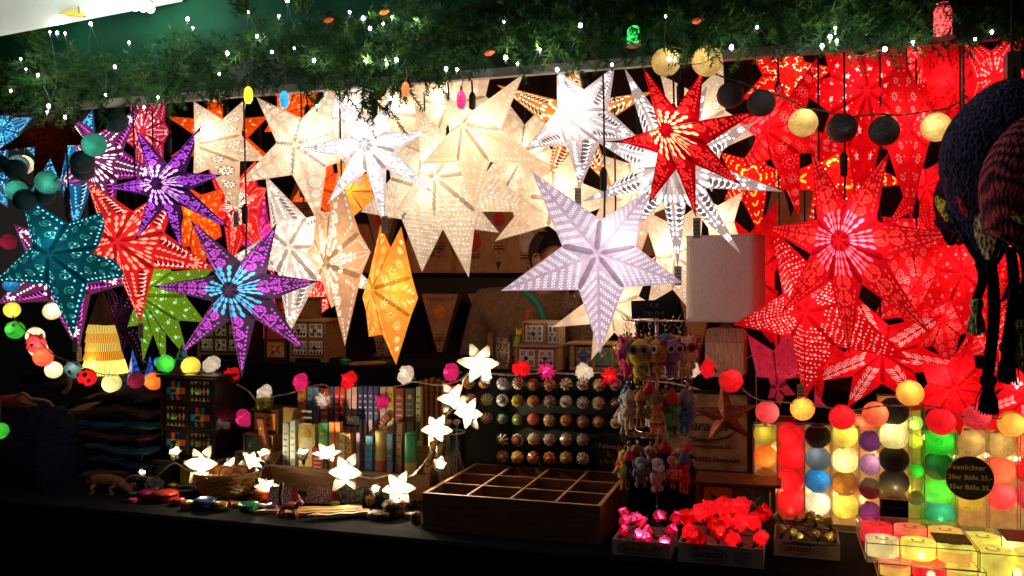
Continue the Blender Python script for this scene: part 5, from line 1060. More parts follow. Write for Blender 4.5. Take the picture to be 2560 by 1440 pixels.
# small signs on the crate
for lb, px, py, w, h, o_, c, rows in (('little gold card with a red pin above the incense packets', 727, 1040, 44, 42, .37, (.40, .28, .06), []), ('small black price sign leaning on the upper tier', 872, 1053, 58, 26, .365, (.012, .012, .010), [('5,- / 3 St.', 0, .005, .010), ('12,-', 0, -.007, .009)])):
    t = thing('price_card', lb, 'price sign', P(px, py, o_), STA); u = mpp(px, o_); m = MB(); m.box(-w*u/2, w*u/2, 0, .002, -h*u/2, h*u/2); m.obj('card', mat('card_'+lb.split()[1], c, .7), t)
    m = MB(); m.sph((0, -.001, h*u*.36), .0022, 0, 8, 6); m.obj('pin', T_['red'], t)
    if rows: chalk(t, rows, M_CHALKW, -.0015)

# ---- door knob board
o_ = .438; t = thing('knob_board', 'large black board displaying rows of painted door knobs', 'display board', gz(1362, COUNTER, o_), STA)
a = loc(t, gz(1163, COUNTER, o_)); b = loc(t, gz(1568, COUNTER, o_)); m = MB(); m.box(a.x, b.x, 0, .014, 0, RISER-COUNTER-.002); m.obj('board_panel', mat('knob_board_black', (.010, .016, .012), .75, var=.3, scale=80), t)
t = thing('chalk_price_board', 'dim black chalk board pricing the door knobs beside the keychain stand', 'price sign', P(1526, 1130, .425), STA)
m = MB(); m.lathe([(.056, 0), (.056, .003)], 36, 0, Matrix.Rotation(pi/2, 4, 'X')); m.obj('board', mat('chalkboard2', (.014, .014, .012), .7), t)
chalk(t, [('Türknäufe', 0, .016, .017), ('5,-', 0, -.006, .020), ('3 für 12,-', 0, -.028, .016)], mat('chalk_mid', (.48, .36, .18), .9), -.0036)
KN = [[(1172, 'cream swirled'), (1212, 'brown ringed'), (1256, 'pale blue'), (1295, 'cream and navy'), (1334, 'dark red floral'), (1374, 'orange spotted'), (1415, 'white floral'), (1457, 'white rayed'), (1498, 'cream rose'), (1540, 'blue mottled')],
      [(1178, 'red star painted'), (1217, 'green leaf white'), (1256, 'blue lace white'), (1294, 'olive sunflower'), (1333, 'brown and gold'), (1374, 'grey blue floral'), (1415, 'navy dotted white'), (1457, 'blue swirl striped'), (1496, 'cream lobed'), (1540, 'black and white ringed')],
      [(1178, 'turquoise banded'), (1216, 'dark green and white'), (1256, 'teal ringed'), (1295, 'green and red floral'), (1333, 'coral red'), (1373, 'cream dotted'), (1415, 'amber leafed'), (1457, 'teal and red'), (1497, 'rust floral'), (1540, 'white spiral')],
      [(1256, 'black jewelled'), (1294, 'dark navy jewelled'), (1334, 'cream lobed pumpkin'), (1374, 'lace white lobed'), (1415, 'ivory scalloped'), (1457, 'blue and white lobed')],
      [(1256, 'multicolour beaded'), (1293, 'yellow and red beaded'), (1333, 'red beaded'), (1374, 'crimson beaded'), (1415, 'orange lobed'), (1457, 'white and maroon rayed')]]
KY = [(958, .012), (998, .030), (1044, .033), (1097, .010), (1140, .022)]
KC = {'cream': (.55, .46, .32), 'brown': (.30, .15, .07), 'pale': (.28, .38, .46), 'dark': (.12, .02, .02), 'orange': (.60, .20, .05), 'white': (.62, .56, .46), 'blue': (.10, .18, .30), 'red': (.48, .06, .04), 'green': (.08, .22, .08), 'olive': (.34, .33, .05), 'grey': (.22, .26, .30), 'navy': (.5, .5, .5), 'black': (.02, .02, .02), 'turquoise': (.10, .40, .50), 'teal': (.05, .20, .24), 'coral': (.60, .10, .06), 'amber': (.55, .28, .05), 'rust': (.35, .16, .04), 'lace': (.55, .48, .42), 'ivory': (.58, .50, .38), 'multicolour': (.30, .12, .05), 'yellow': (.55, .36, .05), 'crimson': (.36, .03, .03)}
K2 = {'navy': (.02, .03, .10), 'red': (.5, .03, .02), 'blue': (.06, .12, .26), 'white': (.65, .6, .5), 'gold': (.5, .3, .05), 'green': (.04, .18, .06), 'maroon': (.2, .02, .02), 'floral': (.14, .05, .04), 'beaded': (.5, .3, .05), 'spotted': (.02, .02, .03), 'rose': (.4, .05, .05), 'rayed': (.05, .05, .05), 'dotted': (.25, .1, .03), 'ringed': (.02, .02, .02), 'spiral': (.03, .03, .03), 'swirled': (.2, .1, .05), 'banded': (.65, .6, .5), 'leafed': (.3, .05, .02), 'jewelled': (.4, .4, .4), 'painted': (.65, .6, .5), 'striped': (.65, .6, .5), 'mottled': (.3, .2, .1), 'lobed': (.35, .28, .18), 'pumpkin': (.45, .38, .22), 'scalloped': (.3, .22, .15), 'sunflower': (.2, .2, .02)}
M_BRASS = mat('brass_boss', (.62, .40, .10), .28, .9)
orow = ['top', 'second', 'third', 'fourth', 'bottom']
for ri, (row, (y0, dy)) in enumerate(zip(KN, KY)):
    for ci, (px, nm) in enumerate(row):
        py = y0+dy*(px-1178)+RND.uniform(-1.5, 1.5); q = P(px, py, .405); q2 = q-UY*0
        t = thing('door_knob', '%s ceramic door knob in the %s row of the black board' % (nm, orow[ri]), 'door knob', q, STA, 'ceramic door knobs on the black board')
        w_ = nm.split(); c1 = KC[w_[0]]; c2 = next((K2[x] for x in reversed(w_) if x in K2), (.1, .05, .03)); R_ = .0185
        lob = 8 if any(x in nm for x in ('lobed', 'pumpkin', 'scalloped', 'sunflower', 'beaded', 'jewelled')) else 0; n = 32; prof = [(.35, .016), (.75, .013), (1.0, .004), (1.0, -.002), (.8, -.011), (.45, -.0155), (.2, -.0165)]; vs = []
        for pr, z in prof:
            for k in range(n): a_ = 2*pi*k/n; rr = R_*pr*(1+(.10*abs(cos(lob*a_/2))-.05 if lob else 0)); vs.append((rr*cos(a_), z, rr*sin(a_)))
        m = MB(); fs = []; mi = []
        ptn = RND.randint(0, 3)
        for i in range(len(prof)-1):
            for k in range(n):
                fs.append((i*n+k, i*n+(k+1) % n, (i+1)*n+(k+1) % n, (i+1)*n+k))
                x = {0: (k//2+i) % 3 == 0, 1: i in (3, 4) and k % 4 < 2, 2: i in (3, 5), 3: (k*2+i*3) % 8 < 3}[ptn if not ('ring' in nm or 'spiral' in nm or 'banded' in nm) else 2] and i >= 2
                mi.append(1 if x else 0)
        m.add(vs, fs, mi); m.obj('ceramic_head', [mat('glaze_%d_%d_%d' % tuple(int(v*99) for v in c1), c1, .12, coat=.5), mat('glaze_%d_%d_%d' % tuple(int(v*99) for v in c2), c2, .12, coat=.5)], t, not lob)
        m = MB(); Rx = Matrix.Rotation(pi/2, 4, 'X'); m.lathe([(.0085, .0158), (.008, .018), (.0048, .0195), (.0042, .022), (.0015, .024)], 12, 0, Rx); m.obj('brass_boss', M_BRASS, t, True)
        m = MB(); m.lathe([(.004, -.034), (.004, -.015)], 8, 0, Rx); m.obj('screw', M_BRASS, t)

# ---- wooden compartment tray
t = thing('compartment_tray', 'long dark wooden tray divided into twelve empty compartments', 'wooden tray', gz(1278, COUNTER, .005), STA+.008)
a = loc(t, P(1056, 1240, .0)); b = loc(t, P(1500, 1270, .0)); x0, x1 = a.x, b.x; d_ = .40; h = .093; m = MB(); w_ = .009
W_TRAY = wood('tray_wood', (.17, .07, .03), .55); W_RIM = wood('tray_rim', (.50, .27, .10), .5)
m.box(x0, x1, 0, w_, 0, h); m.box(x0, x1, d_-w_, d_, 0, h); m.box(x0, x0+w_, w_+.0002, d_-w_-.0002, 0, h); m.box(x1-w_, x1, w_+.0002, d_-w_-.0002, 0, h); m.box(x0+w_, x1-w_, w_, d_-w_, .004, .012); m.obj('tray_body', W_TRAY, t)
for k in (1, 2, 3): m = MB(); x = x0+(x1-x0)*k/4; m.box(x-.003, x+.003, w_, d_-w_, .012, h-.001); m.box(x-.0032, x+.0032, w_, d_-w_, h-.0009, h+.0004, 1); m.obj('divider', [W_TRAY, W_RIM], t)
for k in (1, 2): m = MB(); y = d_*k/3; m.box(x0+w_, x1-w_, y-.003, y+.003, .0122, h-.0015); m.box(x0+w_, x1-w_, y-.0031, y+.0031, h-.0014, h+.0001, 1); m.obj('divider', [W_TRAY, W_RIM], t)
m = MB(); m.box(x0-.0006, x1+.0006, -.0006, w_+.0004, h+.0002, h+.0014); m.box(x0-.0006, x0+w_+.0004, w_+.0005, d_, h+.0002, h+.0014); m.box(x1-w_-.0004, x1+.0006, w_+.0005, d_, h+.0002, h+.0014); m.box(x0+w_+.0006, x1-w_-.0006, d_-w_, d_, h+.0002, h+.0014); m.obj('rim', W_RIM, t)

# whisks in a jar
t = thing('glass_jar', 'tall glass holder with two whisks left of the knob board', 'jar', gz(1122, COUNTER, .36), STA)
m = MB(); m.lathe([(.045, 0), (.047, .004), (.047, .19), (.045, .195)], 24); m.obj('glass_wall', clear_plastic('jar_glass', (.9, .95, .92), .12), t, True)
m = MB(); m.tube([(.047*cos(a), .047*sin(a), .195) for a in [2*pi*i/30 for i in range(31)]], .002); m.obj('glass_rim', M_CEDGE, t)
for i, (px, hc, o_) in enumerate(((1122, (.55, .50, .40), .345), (1142, (.02, .25, .40), .335))):
    q = P(px, 1110, o_); t = thing('whisk', ('wire whisk with a twisted steel handle', 'wire whisk with a blue handle')[i], 'whisk', q, STA, 'two whisks beside the knob board')
    m = MB(); m.tube([(0, 0, -.005), (0, 0, .055)], .0028, 0, 8); m.obj('handle', mat('whisk_handle_%d' % i, hc, .35, .3 if i == 0 else 0), t, True); m = MB(); m.sph((0, 0, .064), .011, 0, 12, 8, (1, 1, .8)); m.obj('wooden_knob', W_LT, t, True)
    m = MB()
    for k in range(5): a = pi*k/5; m.tube(smooth_path([(0, 0, -.005), (.012*cos(a), .012*sin(a), -.045), (.020*cos(a), .020*sin(a), -.085), (0, 0, -.112), (-.020*cos(a), -.020*sin(a), -.085), (-.012*cos(a), -.012*sin(a), -.045), (0, 0, -.005)], 4), .0008, 0, 4)
    m.obj('wire_loops', mat('steel', (.6, .6, .6), .2, .95), t, True)
q = P(1105, 1215, .24); t = thing('wire_whisk_head', 'loose fan of white wires sticking up left of the tray', 'wire whisk', q, STA); m = MB()
for k in range(6): a = -.5+.22*k; m.tube(smooth_path([(0, 0, .0), (-.015+.006*k, 0, .04), (.006*k, 0, .075), (.02, 0, .085)], 4), .0007, 0, 4)
m.obj('wires', mat('steel', (.6, .6, .6), .2, .95), t, True); m = MB(); m.tube([(0, 0, -.05), (0, 0, .004)], .004, 0, 8); m.obj('handle', W_LT, t)

# acrylic box of sparkling beads on the step, cat figure, glass with straw
t = thing('acrylic_bead_box', 'clear acrylic box of brown sparkling beads with side lettering', 'bead box', gz(1252, RISER, .50), STA); w_ = .062; h = P(1250, 825, .5).z-RISER
m = MB(); m.box(-w_/2, w_/2, 0, .05, 0, h); m.obj('clear_case', M_CLEAR, t); m = MB(); m.box(-w_/2+.012, w_/2-.008, .006, .044, .002, h*.86); m.obj('bead_filling', mat('sparkle_beads', (.35, .20, .13), .2, .4, var=.95, scale=190, kind='voronoi', bump=1), t)
m = MB(); m.box(-w_/2+.001, -w_/2+.006, .006, .04, .002, h*.95); m.obj('gold_strip', M_BRASS, t); writing('Feenlichter', .014, M_CHALK, t, (w_/2-.006, -.001, h*.45), (pi/2, -pi/2, 0), name='side_lettering')
t = thing('cat_figure', 'small yellow and green cat figure beside the flower tile box', 'figurine', gz(1293, EYE-(862-720)/F*D(1292, .49)+.0, .49), STA)
m = MB(); m.tube(smooth_path([(-.004, 0, 0), (0, 0, .015), (.003, 0, .026)], 3), [.008]*3+[.0075]*4, 0, 10); m.obj('body', T_['green'], t, True); m = MB(); m.sph((.005, 0, .036), .0095, 0, 10, 8); m.tube([(0, 0, .042), (-.003, 0, .052)], [.004, .0005]); m.tube([(.010, 0, .042), (.014, 0, .052)], [.004, .0005]); m.obj('head', T_['yellow'], t, True)
t = thing('red_pen', 'bright red stick rising behind the flower tile box', 'stick', P(1314, 803, .53), STA); m = MB(); m.tube([(0, 0, -.01), (.008, 0, .034)], .0042, 0, 8); m.obj('barrel', mat('red_plastic', (.75, .02, .02), .3), t, True); m = MB(); m.tube([(.008, 0, .034), (.009, 0, .038)], .003, 0, 8); m.obj('cap', mat('red_plastic', (.75, .02, .02)), t)

# table lamp with linen shade
ql = gz(1815, RISER, .50); t = thing('table_lamp', 'table lamp with grey linen shade on a whitewashed wooden block base', 'table lamp', ql, STA-.12); u = mpp(1815, .5); hB = P(1815, 820, .5).z-RISER
wB = 47*u; m = MB()
ring = []
def rr_(w_, d_, r_, n=5):
    pts = []
    for cx_, cz_, a0 in ((w_-r_, d_-r_, 0), (-w_+r_, d_-r_, pi/2), (-w_+r_, -d_+r_, pi), (w_-r_, -d_+r_, 1.5*pi)):
        for k in range(n+1): a_ = a0+pi/2*k/n; pts.append((cx_+r_*cos(a_), cz_+r_*sin(a_)))
    return pts
outer = rr_(wB, hB/2, .016); n_ = len(outer)
m.prism([(x, z+hB/2) for x, z in outer[::-1]], -.028, .028, 0); m.obj('lamp_base', mat('whitewash', (.66, .50, .34), .8, var=.45, scale=30, bump=.3, stretch=(6, 6, 1)), t)
m = MB(); m.box(wB-.001, wB+.001, -.018, .018, .02, hB-.03); m.box(-wB*.99, wB*.99, -.0292, -.0284, hB*.72, hB*.73); m.obj('recess_shade', mat('whitewash_shade', (.30, .18, .10), .8), t)  # flat strips in a shaded whitewash colour, no hollow is cut
m = MB(); m.lathe([(.018, hB), (.02, hB+.006), (.010, hB+.012), (.009, hB+.03)], 16); m.obj('lamp_socket', clear_plastic('socket_glass', (.9, .9, .85), .35), t, True)
z0 = hB+.02; z1_ = P(1815, 592, .5).z-RISER; ws = 88*u; m = MB(); prof_ = rr_(ws, .075, .02); n_ = len(prof_); vs = [(x, y, z0) for x, y in prof_]+[(x, y, z1_) for x, y in prof_]
m.add(vs, [(k, (k+1) % n_, n_+(k+1) % n_, n_+k) for k in range(n_)]); m.obj('linen_shade', mat('linen', (.58, .47, .43), .85, var=.16, scale=420, bump=.6, stretch=(1, 1, .25)), t)
m = MB()
for zz in (z0, z1_): m.tube([(x, y, zz) for x, y in prof_+prof_[:1]], .0018, 0, 5, False)
m.obj('shade_rim', mat('linen_rim', (.40, .32, .28), .8), t)
m = MB(); m.lathe([(.007, 0), (.007, .0012)], 14, 0, Matrix.Translation((-ws*.86, -.0765, z1_-.02)) @ Matrix.Rotation(pi/2, 4, 'X')); m.obj('round_sticker', mat('sticker', (.55, .48, .42), .7), t)
m = MB(); m.tube(smooth_path([(wB, .0, .05), (wB+.03, -.02, .06), (wB+.035, -.03, -.02), (wB+.036, -.03, -.12)], 6), .0014, 0, 5); m.obj('cable', M_WCABLE, t)

# framed cardboard sign and the copper star in front
t = thing('framed_sign', 'dark framed cardboard sign with an oval printed logo and address', 'sign', P(1775, 1080, .405), STA)
u = mpp(1775, .405); m = MB(); hw, hh = 90*u, 95*u; m.box(-hw-.35*hw, hw, .004, .010, -hh, hh); m.obj('card_panel', mat('sign_card', (.40, .28, .17), .7, var=.3, scale=26, kind='voronoi'), t)
m = MB(); x0 = -hw*1.35; fr = .009
m.box(x0-fr, x0, 0, .014, -hh, hh); m.box(hw, hw+fr, 0, .014, -hh, hh); m.box(x0-fr, hw+fr, 0, .014, hh+.0002, hh+fr); m.box(x0-fr, hw+fr, 0, .014, -hh-fr, -hh-.0002); m.obj('frame', W_BLK, t)
INK = mat('black_print', (.012, .010, .010), .7)
m = MB(); cx_ = -.012; m.tube([(cx_+.078*cos(a), .003, .012+.034*sin(a)) for a in [2*pi*i/48 for i in range(49)]], .0016, 0, 5); m.obj('logo_oval', INK, t)
writing('caracol', .042, INK, t, (cx_+.0, .002, .016), shear=.35, sx=.95); writing('www.caracol.de', .0165, INK, t, (.000, .002, -.040)); writing('60322 Frankfurt', .0185, INK, t, (.018, .002, -.076))
writing('Import Export', .012, INK, t, (-.03, .002, -.026))
def metal_star(px, py, R, o_, lab):
    q = P(px, py, o_); t = thing('metal_star', lab, 'metal star', q, STA); u = mpp(px, o_); m = MB()
    tips = [(-4, -110), (82, -38), (62, 48), (-44, 62), (-85, -22)]; c = Vector((0, -.02, 0)); T2 = [Vector((x*u, 0, -y*u)) for x, y in tips]; V2 = [(T2[i]+T2[(i+1) % 5])*.5*.42 for i in range(5)]
    for i in range(5):
        for Vv in (V2[i], V2[i-1]): m.add([c, T2[i], Vv], [(0, 1, 2)]); m.add([Vector((0, .02, 0)), T2[i], Vv], [(0, 1, 2)])
    m.obj('pierced_shell', mat('pierced_copper', (.24, .055, .025), .35, .7, var=.7, scale=180, bump=.8), t)
    m = MB(); m.tube([T2[0], T2[0]+Vector((0, .004, .03))], .0008); m.obj('hanger', mat('steel', (.6, .6, .6)), t); return t
metal_star(1812, 1045, 90, .33, 'copper coloured pierced five pointed star hanging before the framed sign')
# ================================================================ KEYCHAIN STAND
M_CHR = mat('chrome', (.55, .50, .45), .22, .95); M_RING = mat('ring_steel', (.62, .56, .48), .25, .9)
KO = .20; kp = gz(1642, COUNTER, KO); ks = thing('keychain_stand', 'silver revolving stand with three rings of hooks full of plush keychains', 'keychain stand', kp, STA)
zt = [P(1642, y, KO).z-COUNTER for y in (802, 942, 1088)]
m = MB(); m.tube([(0, 0, .006), (0, 0, zt[0]+.01)], .0042, 0, 10); m.obj('pole', M_CHR, ks, True)
m = MB(); m.lathe([(.06, 0), (.062, .004), (.02, .008), (.006, .014)], 24); m.obj('foot', M_CHR, ks, True)
for z in zt:
    m = MB(); m.tube([(.050*cos(a), .050*sin(a), z) for a in [2*pi*i/30 for i in range(31)]], .0014, 0, 5, False)
    for k in range(13): a = 2*pi*k/13; c_, s_ = cos(a), sin(a); m.tube([(.004*c_, .004*s_, z), (.075*c_, .075*s_, z), (.084*c_, .084*s_, z+.003), (.090*c_, .090*s_, z+.014)], .0014, 0, 5)
    m.obj('hook_ring', M_CHR, ks, True)
PL = {'red': (.50, .03, .03), 'yellow': (.60, .42, .05), 'pink': (.62, .16, .20), 'white': (.60, .54, .46), 'grey': (.24, .26, .28), 'brown': (.22, .11, .05), 'green': (.10, .26, .06), 'blue': (.05, .13, .30), 'orange': (.58, .19, .04), 'purple': (.26, .10, .24), 'black': (.02, .018, .02), 'cream': (.56, .44, .28), 'magenta': (.55, .04, .22)}
def plush(kind, c, c2, label, q, rz, s):
    t = thing('plush_keychain', label, 'keychain', q, rz, 'plush keychains on the stand'); f1 = mat('plush_'+c, tuple(v*1.25 for v in PL[c]), .95, var=.55, scale=260, bump=.8); f2 = mat('plush_'+c2, PL[c2], .95, var=.55, scale=260, bump=.8)
    m = MB(); m.tube([(.008*cos(a), 0, -.009+.008*sin(a)) for a in [2*pi*i/16 for i in range(17)]], .0007, 0, 4, False)
    for k in range(5): m.tube([(.0016*(1 if k % 2 else 0)*cos(a), .0016*(0 if k % 2 else 1)*cos(a), -.019-.0034*k+.0024*sin(a)) for a in [2*pi*i/6 for i in range(7)]], .0005, 0, 3, False)
    m.obj('key_ring', M_RING, t); z = -.036; bd = MB(); bd.sph((.003, -.003, -.030), .0042, 0, 8, 6); bd.obj('bead', mat('bead_'+c2, PL[c2], .2, coat=.4), t, True); m = MB()
    if kind == 'owl':
        m.sph((0, 0, z-.024*s), .020*s, 0, 14, 10, (1, .8, 1.15)); m.sph((0, 0, z-.052*s), .013*s, 0, 10, 8, (1, .8, 1))
        for x in (-1, 1): m.tube([(x*.012*s, 0, z-.008*s), (x*.017*s, 0, z+.004*s)], [.006*s, .001]); m.sph((x*.019*s, 0, z-.032*s), .007*s, 0, 8, 6, (.6, .6, 1.6)); m.tube([(x*.006*s, 0, z-.06*s), (x*.007*s, -.003, z-.072*s)], .004*s)
        m.obj('body', f1, t, True)
        for x in (-1, 1): e = MB(); e.lathe([(.0085*s, 0), (.0082*s, .002), (.001, .0025)], 12, 0, Matrix.Translation((x*.0085*s, -.0150*s, z-.018*s)) @ Matrix.Rotation(pi/2, 4, 'X')); e.lathe([(.0042*s, .0015), (.0042*s, .0036), (.001, .004)], 10, 1, Matrix.Translation((x*.0085*s, -.0150*s, z-.018*s)) @ Matrix.Rotation(pi/2, 4, 'X')); e.obj('eye', [f2, mat('eye_black', (.01, .01, .01), .2)], t)
    elif kind == 'doll':
        m.sph((0, 0, z-.016*s), .0135*s, 0, 12, 9, (1, .9, 1)); m.tube([(0, 0, z-.024*s), (0, 0, z-.034*s), (0, 0, z-.052*s)], [.007*s, .010*s, .012*s], 0, 10)
        for x in (-1, 1): m.tube([(x*.006*s, 0, z-.050*s), (x*.007*s, -.001, z-.074*s)], [.0055*s, .005*s], 0, 8); m.tube([(x*.008*s, 0, z-.030*s), (x*.018*s, -.002, z-.046*s)], [.005*s, .004*s], 0, 8)
        m.obj('body', f1, t, True); m = MB(); m.lathe([(.0145*s, -.012*s+z), (.0142*s, z-.006*s), (.008*s, z+.004*s), (.001, z+.012*s)], 12); m.obj('hat', f2, t, True)
        e = MB(); e.sph((-.005*s, -.0125*s, z-.017*s), .0017*s, 0, 6, 5); e.sph((.005*s, -.0125*s, z-.017*s), .0017*s, 0, 6, 5); e.obj('eyes', mat('eye_black', (.01, .01, .01)), t)
    elif kind == 'dog':
        m.sph((0, -.003, z-.014*s), .014*s, 0, 12, 9, (1, 1, .95)); m.sph((0, -.015*s, z-.018*s), .0075*s, 0, 10, 8); m.sph((0, 0, z-.040*s), .0145*s, 0, 12, 9, (.9, .8, 1.3))
        for x in (-1, 1): m.sph((x*.0085*s, -.004, z-.060*s), .006*s, 0, 8, 6, (.8, 1.2, 1.2)); m.sph((x*.014*s, -.006, z-.036*s), .005*s, 0, 8, 6, (.8, 1, 1.8))
        m.obj('body', f1, t, True)
        for x in (-1, 1): m = MB(); m.sph((x*.0145*s, 0, z-.016*s), .0065*s, 0, 8, 6, (.5, .8, 1.6)); m.obj('ear', f2, t, True)
        e = MB(); e.sph((-.0055*s, -.0155*s, z-.010*s), .0018*s, 0, 6, 5); e.sph((.0055*s, -.0155*s, z-.010*s), .0018*s, 0, 6, 5); e.obj('eyes', mat('eye_black', (.01, .01, .01)), t)
    else:
        m.sph((0, 0, z-.013*s), .0115*s, 0, 12, 9); m.tube(smooth_path([(0, 0, z-.022*s), (.002, 0, z-.036*s), (0, .002, z-.058*s)], 4), [.007*s]*4+[.013*s]*4+[.007*s], 0, 10)
        for x in (-1, 1): m.tube([(x*.009*s, 0, z-.034*s), (x*.021*s, 0, z-.046*s)], [.006*s, .002*s], 0, 8); m.tube([(x*.004*s, 0, z-.062*s), (x*.006*s, -.004, z-.076*s)], .0025*s)
        m.obj('body', f1, t, True); m = MB(); m.tube([(0, -.009*s, z-.014*s), (0, -.021*s, z-.017*s)], [.005*s, .0008], 0, 8); m.tube([(0, 0, z-.002), (.001, 0, z+.007*s)], [.003, .0008]); m.obj('beak', f2, t, True)
        e = MB(); e.sph((-.005*s, -.0100*s, z-.010*s), .0018*s, 0, 6, 5); e.sph((.005*s, -.0100*s, z-.010*s), .0018*s, 0, 6, 5); e.obj('eyes', mat('eye_black', (.01, .01, .01)), t)
KC_ = [[('owl', 'red', 'yellow'), ('owl', 'magenta', 'green'), ('owl', 'yellow', 'pink'), ('owl', 'orange', 'white'), ('owl', 'purple', 'white'), ('owl', 'cream', 'red'), ('dog', 'white', 'red'), ('owl', 'pink', 'white'), ('owl', 'orange', 'yellow'), ('dog', 'blue', 'orange'), ('owl', 'brown', 'white'), ('dog', 'magenta', 'pink'), ('bird', 'yellow', 'green')],
       [('bird', 'white', 'blue'), ('doll', 'cream', 'white'), ('doll', 'brown', 'orange'), ('doll', 'orange', 'brown'), ('doll', 'green', 'red'), ('doll', 'blue', 'grey'), ('dog', 'grey', 'white'), ('doll', 'red', 'green'), ('dog', 'white', 'black'), ('bird', 'brown', 'yellow'), ('doll', 'white', 'red'), ('dog', 'brown', 'cream'), ('doll', 'grey', 'blue')],
       [('bird', 'yellow', 'red'), ('doll', 'black', 'red'), ('dog', 'grey', 'blue'), ('dog', 'white', 'black'), ('bird', 'pink', 'yellow'), ('doll', 'red', 'blue'), ('bird', 'black', 'white'), ('doll', 'yellow', 'red'), ('dog', 'cream', 'pink'), ('doll', 'blue', 'red'), ('bird', 'white', 'red'), ('dog', 'brown', 'white'), ('owl', 'red', 'white')]]
tn = ['top', 'middle', 'bottom']; an_ = {'owl': 'owl', 'doll': 'doll', 'dog': 'dog', 'bird': 'bird'}
for ti, z in enumerate(zt):
    for k, (kd, c, c2) in enumerate(KC_[ti]):
        a = 2*pi*k/13+pi+.25; rr = .083; lx, ly = rr*cos(a), rr*sin(a)
        side = 'left' if lx < -.03 else 'right' if lx > .03 else 'middle'; fb = 'front' if ly < 0 else 'back'
        q = kp+UX*lx+UY*ly+Vector((0, 0, z+.002-RND.uniform(0, .012)))
        part = {'owl': '%s eyes', 'doll': '%s hat', 'dog': '%s ears', 'bird': '%s beak'}[kd] % c2
        # skip shape repeats: every colour pair on a ring is different
        rzk = STA+RND.uniform(-1.1, 1.1)
        plush(kd, c, c2, '%s plush %s keychain with %s on the %s ring, %s %s' % (c, an_[kd], part, tn[ti], fb, side), q, rzk, RND.uniform(1.3, 1.6) if kd == 'owl' else RND.uniform(1.1, 1.5))
t = thing('black_price_card', 'black price card with faint writing on top of the keychain stand', 'price sign', P(1636, 773, .17), STA); u = mpp(1636, .17); m = MB(); m.box(-58*u, 58*u, 0, .002, -23*u, 23*u, 0, Matrix.Rotation(-.04, 4, 'Y')); m.obj('card', mat('chalkboard2', (.014, .014, .012)), t)
chalk(t, [('5,-€', 0, .009, .014), ('3 für 12,-€', 0, -.010, .012)], M_CHALKW, -.001)
m = MB(); m.tube([(0, .002, -.02), (0, .002, -.045)], .002); m.obj('holder', M_CHR, t)

# ================================================================ CARTONS OF FLOWER LIGHTS
M_WCARD = mat('white_carton', (.62, .52, .46), .7, var=.15, scale=20)
def tulip(t, v, d, L, pm, lampcol, power):
    m = MB(); flower_mesh(m, L*1.1, L*.95, .34, 5, .15, 1, .15); o = m.obj('silk_flower', pm, t, True, v); o.rotation_euler = Vector(d).normalized().to_track_quat('Z', 'Y').to_euler()
    c = MB(); c.lathe([(.0015, -.018), (.003, -.010), (L*.18, -.002), (L*.22, .006)], 8); c.obj('calyx', M_CALYXD, o)
    if power: lamp(o, (0, 0, L*.35), power, lampcol, .004)
def flowercarton(label, px0, px1, yb, yt, o, dep, fl, pm, lc, power, L, word, rz=0., flat=False):
    cx = (px0+px1)/2; o_ = o; q = gz(cx, COUNTER, o_); t = thing('flower_light_carton', label, 'boxed lights', q, STA+rz, 'open cartons of silk flower lights'); u = mpp(cx, o_); w = (px1-px0)*u/2; h = (yb-yt)*u; th = .0022
    m = MB(); m.box(-w, w, 0, th, 0, h); m.box(-w, w, dep-th, dep, 0, h); m.box(-w, -w+th, th, dep-th, 0, h*.98); m.box(w-th, w, th, dep-th, 0, h*.98); m.box(-w+th, w-th, th, dep-th, .001, .003); m.obj('carton_tray', M_WCARD, t)
    writing(word, h*.50, INK, t, (-w*.30, -.0008, h*.52), shear=.35); m = MB(); m.tube([(-w*.30+h*.98*cos(a), -.0004, h*.52+h*.34*sin(a)) for a in [2*pi*i/40 for i in range(41)]], .0007, 0, 4, False); m.obj('logo_oval', INK, t)
    m = MB()
    for k in range(6): m.box(w*.30, w*(.62+.08*(k % 2)), -.0008, 0, h*(.22+.10*k), h*(.25+.10*k))
    m.obj('small_print', mat('grey_print', (.30, .25, .22), .8), t); wr = MB(); pts = []
    for (fx, fy, fz, dx, dy, dz, s) in fl: 
        v = Vector((w*fx, dep*fy, h*fz)); tulip(t, v, (dx, dy, dz), L*s, pm[int(abs(fx*37+fy*11)) % len(pm)], lc, power); pts.append(v-Vector((dx, dy, dz)).normalized()*.014)
    for k in range(3): wr.tube(smooth_path([pts[(k*4+j*3) % len(pts)]+Vector((0, -.012, .004)) for j in range(5)], 6), .0013, 0, 5)
    wr.obj('cable', M_BCABLE, t, True); return t
rf = random.Random(5)
def flowers(nx, ny, zlo, zhi, s=1.):
    return [(-.78+1.56*i/(nx-1)+rf.uniform(-.07, .07), .12+.72*j/max(1, ny-1)+rf.uniform(-.05, .05), rf.uniform(zlo, zhi)+.25*j, rf.uniform(-.7, .7), rf.uniform(-.7, .2), rf.uniform(.4, 1), s*rf.uniform(.85, 1.1)) for j in range(ny) for i in range(nx)]
P_PINK = paper('silk_pink', (.85, .10, .28), .7); P_RED = paper('silk_deep_red', (.80, .015, .015), .7); P_RED2 = paper('silk_red', (.9, .02, .03)); P_OL = paper('silk_olive', (.42, .34, .10), .5)
flowercarton('carton of glowing pink silk tulips at the front of the counter', 1530, 1676, 1383, 1344, -.06, .13, flowers(4, 3, .7, 1.2), [P_PINK], (1, .7, .8), .06, .030, 'caracol')
